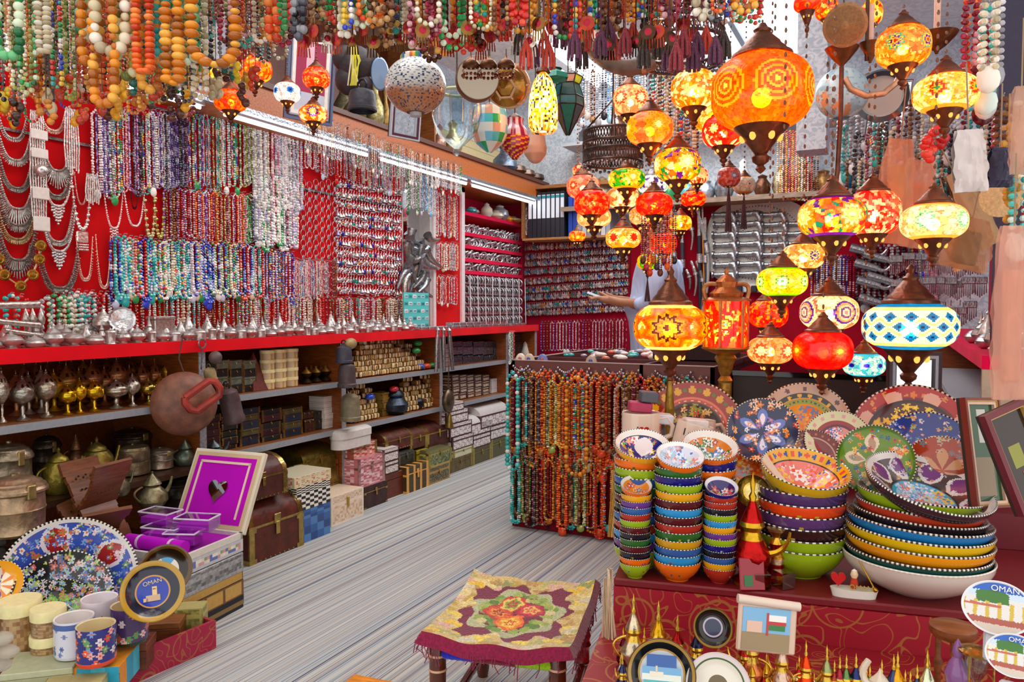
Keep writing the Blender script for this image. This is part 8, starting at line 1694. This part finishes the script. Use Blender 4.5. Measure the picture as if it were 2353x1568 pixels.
p=fl_(860,1580,.05);chest(.2,.14,.05,'e89020',None,0,'wood','orange wooden box top just showing at the bottom picture edge',(p[0],p[1]-.02,.0),rz=.1,latch=False,name='box',cat='box')
rr=random.Random(77);ZR=2.35
hr=root('hanging_rack','steel rack of bars slung from the ceiling over the entrance, carrying the strings','rack')
for D in(1.62,1.82,2.02,2.22,2.42,2.6):
 a,b=at(-30,-80,D),at(1760,-80,D);a[2]=b[2]=ZR+.01;obj('bar',MB().tube([a,b],.008,'8a8a90',8),'silver',hr)
a0_,a1_,b0_,b1_=at(200,-80,1.6),at(200,-80,2.62),at(1500,-80,1.6),at(1500,-80,2.62)
for q in(a0_,a1_,b0_,b1_):q[2]=ZR+.026
obj('cross_bar',MB().tube([a0_,a1_],.008,'8a8a90',8),'silver',hr);obj('cross_bar',MB().tube([b0_,b1_],.008,'8a8a90',8),'silver',hr)
for q in(a1_,b1_):obj('hanger_rod',MB().tube([q,q+np.array([0,0,ZC-ZR-.026])],.005,'8a8a90',6),'silver',hr)
def topz(p):return max(p[2],2.15)
OP={}
def overs(px,ybot,D,pal,b,w,lab,strands=1,name='overhead_necklace',big=0,nu=8,nv=6,cat='necklace',disc=0):
 """string whose bottom shows at (px,ybot); hangs from a rail above the frame"""
 p=at(px,ybot,D);ztop=ZR;L=ztop-p[2]
 o=solo(name,neck(L,w,b,pal,strands,random.Random(int(px*3+ybot)),False,nu,nv,big,True,disc),'bead',lab,cat,loc=(p[0],p[1],ztop),rot=(0,0,YAW+rr.uniform(-.3,.3)));return o
for i,(px,yb,D,pal,b,w,lab)in enumerate(((492,148,1.75,'amber',.0135,.095,'huge amber disc-bead necklace in a wide loop, overhead near the orange lantern'),(398,190,1.75,'amber',.013,.03,'long amber disc-bead necklace, narrow loop beside the turquoise one'),(372,148,1.85,'turquoise',.009,.02,'turquoise ball necklace overhead beside the long amber one'),(330,165,1.8,'orange',.010,.03,'coral red coin-bead necklace overhead, left of turquoise'.replace('left of','next to')),(210,145,1.85,'amber',.011,.05,'yellow lump-bead necklace overhead above the fringed collars'),(255,118,1.8,'ivory',.012,.07,'brown and cream ball necklace overhead, wide loop'),(290,175,1.85,'olive',.010,.04,'mottled yellow agate necklace overhead'),(20,130,1.8,'green',.010,.05,'pale jade ball necklace overhead at the picture edge'),(195,85,1.9,'green',.011,.02,'pale green barrel-bead necklace overhead'),(100,118,1.9,'ivory',.009,.02,'cream disc necklace overhead near the jade one'),(430,142,1.95,'green',.012,.04,'glossy green olive-bead necklace overhead behind amber loops'),(628,92,1.9,'orange',.011,.018,'orange barrel-bead necklace overhead by the framed picture'),(240,240,1.8,'amber',.010,.06,'translucent yellow amber chunk necklace overhead, lowest of the amber ones'),(345,205,1.85,'amber',.010,.04,'golden horn-shaped bead necklace overhead'))):
 overs(px,yb,D,pal,b,w,lab,big=.25,nu=12,nv=8,disc=('disc' in lab or 'coin' in lab))
ip=0
for i in range(112):
 px=4+i*5.75+rr.uniform(-3,3);yb=205+38*math.sin(i*1.7)+rr.uniform(-35,35)
 if px>460:yb=rr.uniform(30,150)
 if px<120:yb+=20
 pal=['green','black','brown','orange','amber','wine','confetti','olive','brown','turquoise','ivory','black','amber','red coral'][rr.randrange(14)]
 overs(px,yb,rr.uniform(1.95,2.6),pal,rr.uniform(.004,.0085),rr.uniform(.02,.045),'%s bead string, %s from the picture edge in the overhead curtain'%(PALS[pal][1],nth(i)),rr.choice((1,1,2)),nu=6,nv=4)
for i in range(44):
 px=10+i*13.5+rr.uniform(-5,5);py=205+30*math.sin(i*1.1)+rr.uniform(-25,25)
 if px>470:py-=60
 D=rr.uniform(2.0,2.4);col,nm_=rr.choice([('e8a818','golden'),('c03818','rust red'),('2a7868','sea green'),('3c2418','dark brown'),('d88830','honey'),('d8c8a0','cream'),('e0c020','lemon'),('603020','chestnut')])
 m=MB();
 for k_ in range(5):m.balls([[rr.uniform(-.02,.02),rr.uniform(-.01,.01),-.012*k_]],rr.uniform(.008,.016),c(col)*np.array([rr.uniform(.7,1.2)]*3),8,6,squash=(1,.8,rr.uniform(.7,1.3)))
 m.tube([(0,0,-.01),(0,0,float(ZR-at(px,py,D)[2]))],.0015,'4a3424',4)
 solo('amber_pendant',m,'bead','%s stone cluster on a cord, %s along the end of the overhead curtain'%(nm_,nth(i)),'pendant',loc=at(px,py,D))
for i in range(118):
 px=640+i*9.4+rr.uniform(-6,6);ev=100+25*math.sin(px/70.)if px<1250 else 62+25*math.sin(px/50.)
 if px>1480:ev=50
 yb=ev*rr.uniform(.45,1.12);pal=['brown','amber','orange','wine','brown','green','black','amber','ivory','confetti','red coral'][rr.randrange(11)]
 overs(px,yb,rr.uniform(1.6,2.2),pal,rr.uniform(.0045,.0105),rr.uniform(.015,.05),'%s string, %s along the fringe over the middle aisle'%(PALS[pal][1],nth(i)),rr.choice((1,2,3)),name='overhead_pendant',nu=7,nv=5,cat='pendant')
for i in range(34):
 px=700+i*27+rr.uniform(-8,8);yb=rr.uniform(50,105);p=at(px,yb,rr.uniform(1.6,1.9));col,nm_=rr.choice([('8a6030','brass'),('a8402c','copper red'),('4a3424','dark bronze'),('d8c8b8','bone')])
 m=MB().lathe([(0,-.002),(.014,-.002),(.016,0),(.008,.003),(0,.005)],14,[col,col,col,'a02838'],T(0,0,0,PI/2,0,0));m.tube([(0,0,.014),(0,0,ZR-float(p[2]))],.0015,'5a4030',4)
 for k_ in range(5):m.tube([((k_-2)*.006,0,-.014),((k_-2)*.007,0,-.035)],.0018,col,4)
 solo('coin_pendant',m,'brass','%s coin pendant with little drops, %s along the overhead fringe'%(nm_,nth(i)),'pendant',loc=p,rot=(0,0,YAW+rr.uniform(-.6,.6)))
for i in range(26):
 px=1190+i*19+rr.uniform(-6,6);p=at(px,55+rr.uniform(-15,45),rr.uniform(1.6,1.9));m=MB();col,nm_=rr.choice([('8a1828','wine red'),('c83820','vermilion'),('5a1c40','plum'),('3c2820','dark brown')])
 for k_ in range(8):a=k_*.8;m.tube([(0,0,0),(.012*math.cos(a),.012*math.sin(a),-.03),(.014*math.cos(a),.014*math.sin(a),-.06)],.0035,col,4)
 m.tube([(0,0,0),(0,0,ZR-float(p[2]))],.0015,col,4);solo('wool_tassel',m,'cloth','%s wool tassel, %s along under the white roof light'%(nm_,nth(i)),'tassel',loc=p)
for i,(px,py,rad,col)in enumerate(((1538,50,26,'a05038'),(1530,78,30,'8a4a30'),(1480,82,24,'9a5438'),(1510,98,22,'b0543c'),(1498,110,20,'6a5030'),(1480,60,20,'3c3028'),(1640,40,22,'587068'),(1665,50,14,'c8a090'))):
 p=at(px,py,1.9);m=MB().balls([[0,0,0]],rad/2*1.9/F,c(col),14,10).tube([(0,0,0),(0,0,ZR-float(p[2]))],.002,'4a3830',4);solo('felt_ball',m,'matte','round wooden ball bead, %s in the bunch before the wide chandelier'%nth(i),'bead ball',loc=p)
p=at(864,82,1.9);solo('clay_tablet',MB().box(-.03,.03,-.005,.005,-.022,.022,'7a5844',b=.002).tube([(0,0,.022),(0,0,.2)],.0015,'4a3830',4),'leather','small brown embossed tablet hanging over the saddle bag','tablet',loc=p,rot=(0,0,YAW))
p=at(1172,15,1.9);m=MB().box(-.075,.075,-.003,.003,-.02,.03,'b08848',b=.002)
for k_ in range(6):m.balls([[-.06+k_*.024,-.005,.01]],.007,c('a83838'),8,5);
solo('brass_breastplate',m,'brass','brass headpiece plate set with red stones at the top edge','headpiece',loc=p,rot=(0,0,YAW))
p=at(745,30,2.2);solo('rattan_shade',MB().lathe([(.085,-.06),(.07,.0),(.04,.05)],30,lambda a,i,q:hexes('7a3418 5a2410')[(np.floor(a*24)%2).astype(int)]),'wood','dark red-brown woven shade at the top edge','shade',loc=p,rot=(.5,.3,0))
ST=2.391
us=root('upper_cabinet','brown wooden wall cabinet above the fascia','cabinet');ya,yb_=ypx(600,-3.3,250),ypx(950,-3.3,300)
obj('back',MB().box(XW,XW+.03,ya,yb_,2.4,3.2,'6a3418'),'wood',us);obj('side',MB().box(XW,-3.1,yb_-.02,yb_,2.4,3.2,'8a5428'),'wood',us)
m=MB();yq=ypx(1290,XW,430);m.box(XW,XW+.02,yb_,yq,2.4,2.75,'e8d8a0');
for k_ in range(5):m.box(XW+.02,XW+.022,yb_,yq,2.46+k_*.07,2.463+k_*.07,'b8a878')
pb=root('panelling','cream boarded panelling behind the vases on the high shelf','panelling');obj('boards',m,'satin',pb)
picframe(713,178,122,200,3.65,'large framed pink picture in blue-grey moulding on the high shelf',[('5a6888',.1),('3c3848',.06),('98a8c0',.06),('e8e4dc',.14)],None,[(-1,1,-1,1,'a03858'),(-1,1,-1,-.45,'c0c8d8'),(-.3,.2,0,1,'e0b8c8')],rot=(.12,0,PI/2-.3))
picframe(933,243,84,150,3.75,'smaller dark framed mirror on the high shelf behind the dotted globe',[('b0b8c4',.08),('4a2438',.14),('a0a8b0',.06)],None,[(-1,1,-1,1,'c8d0dc')],rot=(.12,0,PI/2-.3),picmat='mirror',name='small_mirror')
def sv(px,w,h,prof,col,lab,mat='antique',X=-3.22,name='metal_jug',cat='jug'):
 y=ypx(px,X,300);s=depth((X,y,2.5))/F;vessel([('body',[(a*w/2*s,b*h*s)for a,b in prof],col)],mat,name,lab,cat,(X,y,ST),seg=24)
JG=[(0,0),(.7,0),(1,.15),(.9,.4),(.4,.62),(.35,.75),(.55,.85),(.2,.95),(0,1)]
sv(818,66,170,JG,'4c5260','tall dark blue-grey jug with wide brim on the high shelf');sv(812,60,60,[(0,0),(.8,0),(1,.2),(.7,.5),(.4,.7),(0,.9)],'988c58','brass jug body low on the high shelf below the saddle bag',X=-3.12)
sv(862,44,120,JG,'a09868','slim brass ewer on the high shelf beside the mirror',X=-3.1);sv(885,30,130,JG,'8a6c38','narrow bronze ewer touching the mirror frame');sv(790,50,110,JG,'6c6850','pewter ewer half hidden by the pink picture')
for i,(px,w,h,col,lab)in enumerate(((1160,60,70,'707c8c','grey-blue jug on the high shelf under the tiled bowl lantern'),(1040,44,80,'c8b878','straw coloured flask on the high shelf'),(1010,30,60,'b89080','rosy metal jar on the high shelf beside the bell jar'),(1185,50,26,'7c6454','small round bronze censer on the high shelf'),(1208,46,24,'8a7468','second round bronze censer on the high shelf'),(1230,44,22,'6c5c54','third round bronze censer near the dotted vase'))):sv(px,w,h,JG if h>30 else[(0,0),(.5,0),(1,.4),(.9,.8),(.3,1),(0,1)],col,lab,X=-3.1)
y=ypx(1272,-3.1,400);s=depth((-3.1,y,2.5))/F
vessel([('body',[(0,0),(20*s,0),(44*s,22*s),(47*s,40*s),(38*s,56*s),(24*s,66*s),(22*s,84*s),(27*s,96*s),(25*s,97*s)],'c8b868')],'gloss','dotted_vase','cream and gold vase with dotted rosette at the end of the high shelf','vase',(-3.1,y,ST),seg=60).children[0]
p=at(818,150,3.2);r=root('saddle_bag','black leather saddle bag with yellow cord tassels hanging above the long chains','bag',None,p,rz=YAW)
obj('bag',MB().balls([[0,0,0],[-.05,0,.03],[.05,.01,.02],[-.03,0,-.06],[.02,0,-.08]],[.075,.05,.05,.06,.05],c('2a1c22'),14,10,squash=(1,.5,1.1)),'leather',r)
m=MB()
for k_ in range(10):m.tube([(.0+rr.uniform(-.01,.01),-.05,.1),(.01+rr.uniform(-.02,.02),-.06,0),(.0+rr.uniform(-.03,.03),-.055,-.1)],.003,rr.choice(['c8c020','d8d048','e0d8b8']),5)
obj('yellow_cords',m,'matte',r);obj('cord',MB().tube([(0,0,.06),(0,0,ZC-p[2])],.003,'504038',5),'matte',r)
cb=cowbell(832,215,-2.75,.06,.09,'2c2c38','wide dark iron bell hanging under the saddle bag');cb.location=at(832,205,3.1)
p=at(873,170,3.2);solo('blue_slipper',MB().lathe([(.03,-.008),(.05,0),(.045,.008),(0,.012)],24,['2c3040','88a8d0','88a8d0'],None,sx=.75,sy=1.35),'gloss','pale blue slipper shape with dark outline beside the saddle bag','slipper',loc=p,rot=lookrot(tocam(p)))
def bagg(px,py,w,h,D,col,lab,mat='film',rot=0,name='wrapped_bag',ins=None,cat='bag'):
 p=at(px,py,D);s=D/F;r=root(name,lab,cat,None,p,rot=(0,rot,YAW));w_,h_=w/2*s,h/2*s
 m=MB();n=14;xs=np.linspace(-1,1,n+1);X,Z=np.meshgrid(xs,xs,indexing='ij');rs_=np.random.RandomState(int(px+py))
 th=.02*(1-X**2)*(1-Z**4)+rs_.rand(*X.shape)*.008;wd=w_*(np.cos((Z+.25)*1.15)**.35*(.72 if mat=='film' else .5)+(.28 if mat=='film' else .5)+.04*np.sin(Z*9+px))
 for sg in(-1,1):v=np.stack([X*wd,sg*th,Z*h_],-1).reshape(-1,3);i,j=np.meshgrid(np.arange(n),np.arange(n),indexing='ij');f=np.stack([i*(n+1)+j,(i+1)*(n+1)+j,(i+1)*(n+1)+j+1,i*(n+1)+j+1],-1).reshape(-1,4);m.add(v,f[:,::sg],col)
 obj('bag',m,mat,r)
 if ins:obj('contents',MB().box(-w_*.5,w_*.5,-.008,.008,-h_*.8,h_*.5,ins,b=.006),'matte',r)
 obj('string',MB().tube([(0,0,h_),(0,0,h_+.15)],.002,'a08468',4),'matte',r);return r
bagg(2058,440,84,240,2.2,'e8a078','peach coloured clear sleeve holding long straw items, beside the cream lantern',rot=.08,ins='d8a060')
bagg(2110,470,70,200,2.3,'f0a888','pinkish clear sleeve behind the cream lantern',rot=.15,ins='e09868')
bagg(2228,370,78,142,1.75,'d8ccc8','white printed card packet hanging before the kraft bags',mat='paper',rot=-.06,name='card_packet')
bagg(2298,385,56,90,1.8,'34304c','dark navy pouch hanging over a straw disc',mat='leather',name='pouch')
bagg(2222,560,120,120,2.1,'c88c5c','tan kraft bag with dark contents below the white card packet',rot=.2,ins='5c4024')
bagg(2235,480,60,190,2.3,'b89068','slanted narrow kraft packet crossing behind the cream lantern',mat='paper',rot=-.5)
bagg(2205,570,60,100,2.25,'d89868','small folded kraft paper bag under the slanted packet',mat='paper',rot=-.3)
bagg(2325,720,90,400,1.6,'f0b8a0','long pink translucent bag hanging down the picture edge',ins='d89880')
bagg(2345,300,50,200,1.7,'e8c0a8','pale pink sleeve with red top at the picture edge',ins='d8a890')
p=at(2300,455,2.0);solo('straw_disc',MB().lathe([(0,-.004),(.045,-.004),(.05,0),(.02,.004),(0,.004)],30,'d8b888'),'cloth','round pale straw disc hanging below the navy pouch','disc',loc=p,rot=lookrot(tocam(p)))
p=at(1942,58,2.1);solo('straw_disc',MB().lathe([(0,-.006),(.054,-.006),(.058,0),(.05,.006),(.01,.004),(0,.01)],40,lambda a,i,q:hexes('a8784c 946840')[(i%2)]),'cloth','round brown woven straw disc near the ceiling','disc',loc=p,rot=lookrot(tocam(p)))
m=MB()
for i in range(14):m.balls([[rr.uniform(-.03,.03),rr.uniform(-.02,.02),rr.uniform(-.04,.04)]],.014,c(rr.choice(['e83028','f05040','c82028'])),8,6)
solo('red_bundle',m,'bead','bundle of bright red beads in a bag between the peach sleeves','bead bundle',loc=at(2150,330,2.1))
for i in range(12):
 px,py=rr.choice([(2240,80),(2265,130),(2290,180),(2320,330),(2350,420),(2290,40)]);px+=rr.uniform(-18,18);py+=rr.uniform(-25,25);D=rr.uniform(1.8,2.2)
 pal=['brown','orange','ivory','turquoise','wine','silver'][i%6];p=at(px,py,D)
 solo('bead_garland',neck(.22,.03,.009,pal,2,random.Random(i),True),'bead','%s bead garland, %s among those around the dark pillar'%(PALS[pal][1],nth(i)),'garland',loc=p+np.array([0,0,.1]))
for i in range(5):
 px=2318+(i%3)*8;p=at(px,290+i*36,1.9);m=MB().tube([(0,0,.08),(0,0,0)],.002,'a08050',4)
 m.balls([[rr.uniform(-.01,.01),0,-.015*k_]for k_ in range(6)],.011,c('c89030'),7,5);solo('wooden_charm',m,'satin','honey coloured wooden charm string, %s beside the dark pillar'%nth(i),'charm',loc=p)
xp=at(2322,200,2.45);struct('column_1',MB().box(float(xp[0])-.035,float(xp[0])+.035,float(xp[1])-.03,float(xp[1])+.03,0,ZC,'2c2444'),'satin')
xp=at(1875,150,4.3);struct('column_2',MB().box(float(xp[0])-.1,float(xp[0])+.06,float(xp[1]),float(xp[1])+.2,2.1,ZC,'d8dfe6'),'wallpaper')
for i in range(40):
 px=1935+i*9.2;D=3.4-(px-1935)/380*.6;py=290+60*(i%3)+rr.uniform(-25,25);p=at(px,py,D);pal=['silver','turquoise','brown','silver','black','ivory','silver','wine'][i%8]
 if p[0]>.55:p=onX(px,py,.55)
 solo('bead_strand',neck(rr.uniform(.2,.34),.03,rr.uniform(.006,.01),pal,2,random.Random(i),True),'bead','%s bead strand, %s in the thicket between the narrow mirrors and dark pillar'%(PALS[pal][1],nth(i)),'bead strand',loc=p+np.array([0,0,.12]))
p=at(1990,200,2.2);s=2.2/F;r=root('brass_chandelier','old brass chandelier with shallow cups and candle tubes near the ceiling pillar','chandelier',None,p,rz=YAW)
for(x,z,w_,nm_)in((-57,88,36,0),(8,100,24,0),(160,120,44,0)):
 obj('cup',MB().lathe([(3*s,(z-45)*s),(6*s,(z-38)*s),(w_*.45*s,(z-28)*s),(w_*.9*s,(z-8)*s),(w_*1.02*s,z*s),(w_*.9*s,(z-4)*s),(0,(z-22)*s)],28,'6a4428',T(x*s,0,0)),'antique',r)
 obj('candle',MB().lathe([(7*s,(z-20)*s),(7*s,(z+85)*s),(0,(z+86)*s)],12,'e8b8a0',T(x*s,0,0)),'satin',r)
obj('arm',MB().tube([(q[0]*s,0,q[1]*s)for q in((-50,20),(-35,-5),(0,-20),(40,-15),(70,10),(90,50))],.009,'d8a888',10),'antique',r)
obj('stem',MB().tube([(-57*s,0,45*s),(-57*s,0,-60*s),(-62*s,0,-190*s),(-65*s,0,-220*s)],.007,'6a4030',8),'antique',r);obj('hanger',MB().tube([(0,0,60*s),(0,0,ZC-p[2])],.006,'5a3828',8),'antique',r)
p=at(1935,215,2.9);R_=58*2.9/F;r=root('painted_globe','pale blue globe shade painted with fish, behind the brass chandelier','lamp shade',None,p);v=np.linspace(-.95,.9,30)
obj('globe',MB().lathe([(R_*math.sqrt(1-q*q),q*R_)for q in v],60,pat('mosaic','b8dce8 a8d0e0 c8e4ec b8dce8 e8a878',60,60)),'gloss',r);cord(r,R_*.9,ZC-p[2])
p=at(2025,220,3.0);solo('wall_clock',MB().lathe([(0,0),(.075,0),(.08,.012),(.1,.02),(.1,-.01),(0,-.01)],36,['d8d4cc','c8c8c8','404048','303038']),'gloss','round white clock tilted behind the brass chandelier','clock',loc=p,rot=lookrot(tocam(p)+[0,0,-1]))
for i,(px,py,w,h,lab)in enumerate(((2000,325,40,160,'tall narrow silver framed mirror, first of two on the rear wall'),(2022,340,34,170,'tall narrow silver framed mirror, second of two on the rear wall'),(2080,235,30,110,'cream framed mirror edge behind the rosette lantern'))):
 picframe(px,py,w,h,3.6,lab,[('a8acb8',.3),('5a4a50',.1),('c8ccd8',.15)],None,[(-1,1,-1,1,'c8d0dc')],picmat='mirror',rot=(0,.12,YAW-.5))
rs=root('rear_shelf','long wooden shelf high on the rear wall above the horn board','shelf');xa_,xb_=float(onY(1320,450,YB)[0]),float(onY(2100,450,YB)[0]);zs_=float(onY(1700,452,YB-.3)[2])
obj('board',MB().box(xa_,xb_,YB-.32,YB+.02,zs_-.03,zs_,'a07048').box(xa_,xb_,YB-.325,YB-.32,zs_-.035,zs_+.005,'9c8470'),'wood',rs)
obj('upper_board',MB().box(xa_,xb_,YB-.3,YB+.02,zs_+.55,zs_+.58,'c0c4c8'),'satin',rs)
things_=[('6a4430','brown wooden drum','drum'),('b8c4d0','pale blue metal urn','urn'),('3c70c0','blue and red carton','carton'),('c8b890','straw basket','basket'),('8a9098','grey tin urn','urn'),('208a50','green glass bowl','bowl'),('b83060','crimson glass vase','vase'),('e0e4e8','white porcelain jar','jar'),('50b0b8','turquoise speckled vase','vase'),('c89858','brass lidded urn','urn')]
for lv in range(2):
 for i in range(17):
  col,wd,nm_=things_[(i*3+lv*4)%10];x=xa_+.1+(xb_-xa_-.2)*(i+.5)/17;h_=.16+.2*rr.random();w_=.06+.03*rr.random();z=zs_+.001+lv*.579
  vessel([('body',[(0,0),(w_*.7,0),(w_,h_*.3),(w_*.9,h_*.6),(w_*.5,h_*.8),(w_*.6,h_*.9),(0,h_)],col)],'gloss' if nm_ in('vase','bowl','jar')else 'antique',nm_,'%s, %s along the %s rear shelf above the horn board'%(wd,nth(i),'higher' if lv else 'lower'),nm_,(x,YB-.16,z),seg=20)
for i in range(14):
 px=1310+i*13;p=at(px,230+8*(i%3),4.6);pal=['silver','black','sky','pearl','brown'][i%5]
 solo('bead_strand',neck(.28,.02,.007,pal,1,random.Random(i),True),'bead','%s bead strand, %s beyond the stained glass lantern'%(PALS[pal][1],nth(i)),'bead strand',loc=p+np.array([0,0,.2]))
for i in range(10):
 px=1478+i*8;p=at(px,480,3.7);pal=['brown','wine','orange','amber','black'][i%5]
 solo('prayer_beads',neck(.24+.03*(i%3),.012,.005,pal,1,random.Random(i+5),True),'bead','%s prayer bead string, %s before the robed person'%(PALS[pal][1],nth(i)),'prayer beads',loc=p)
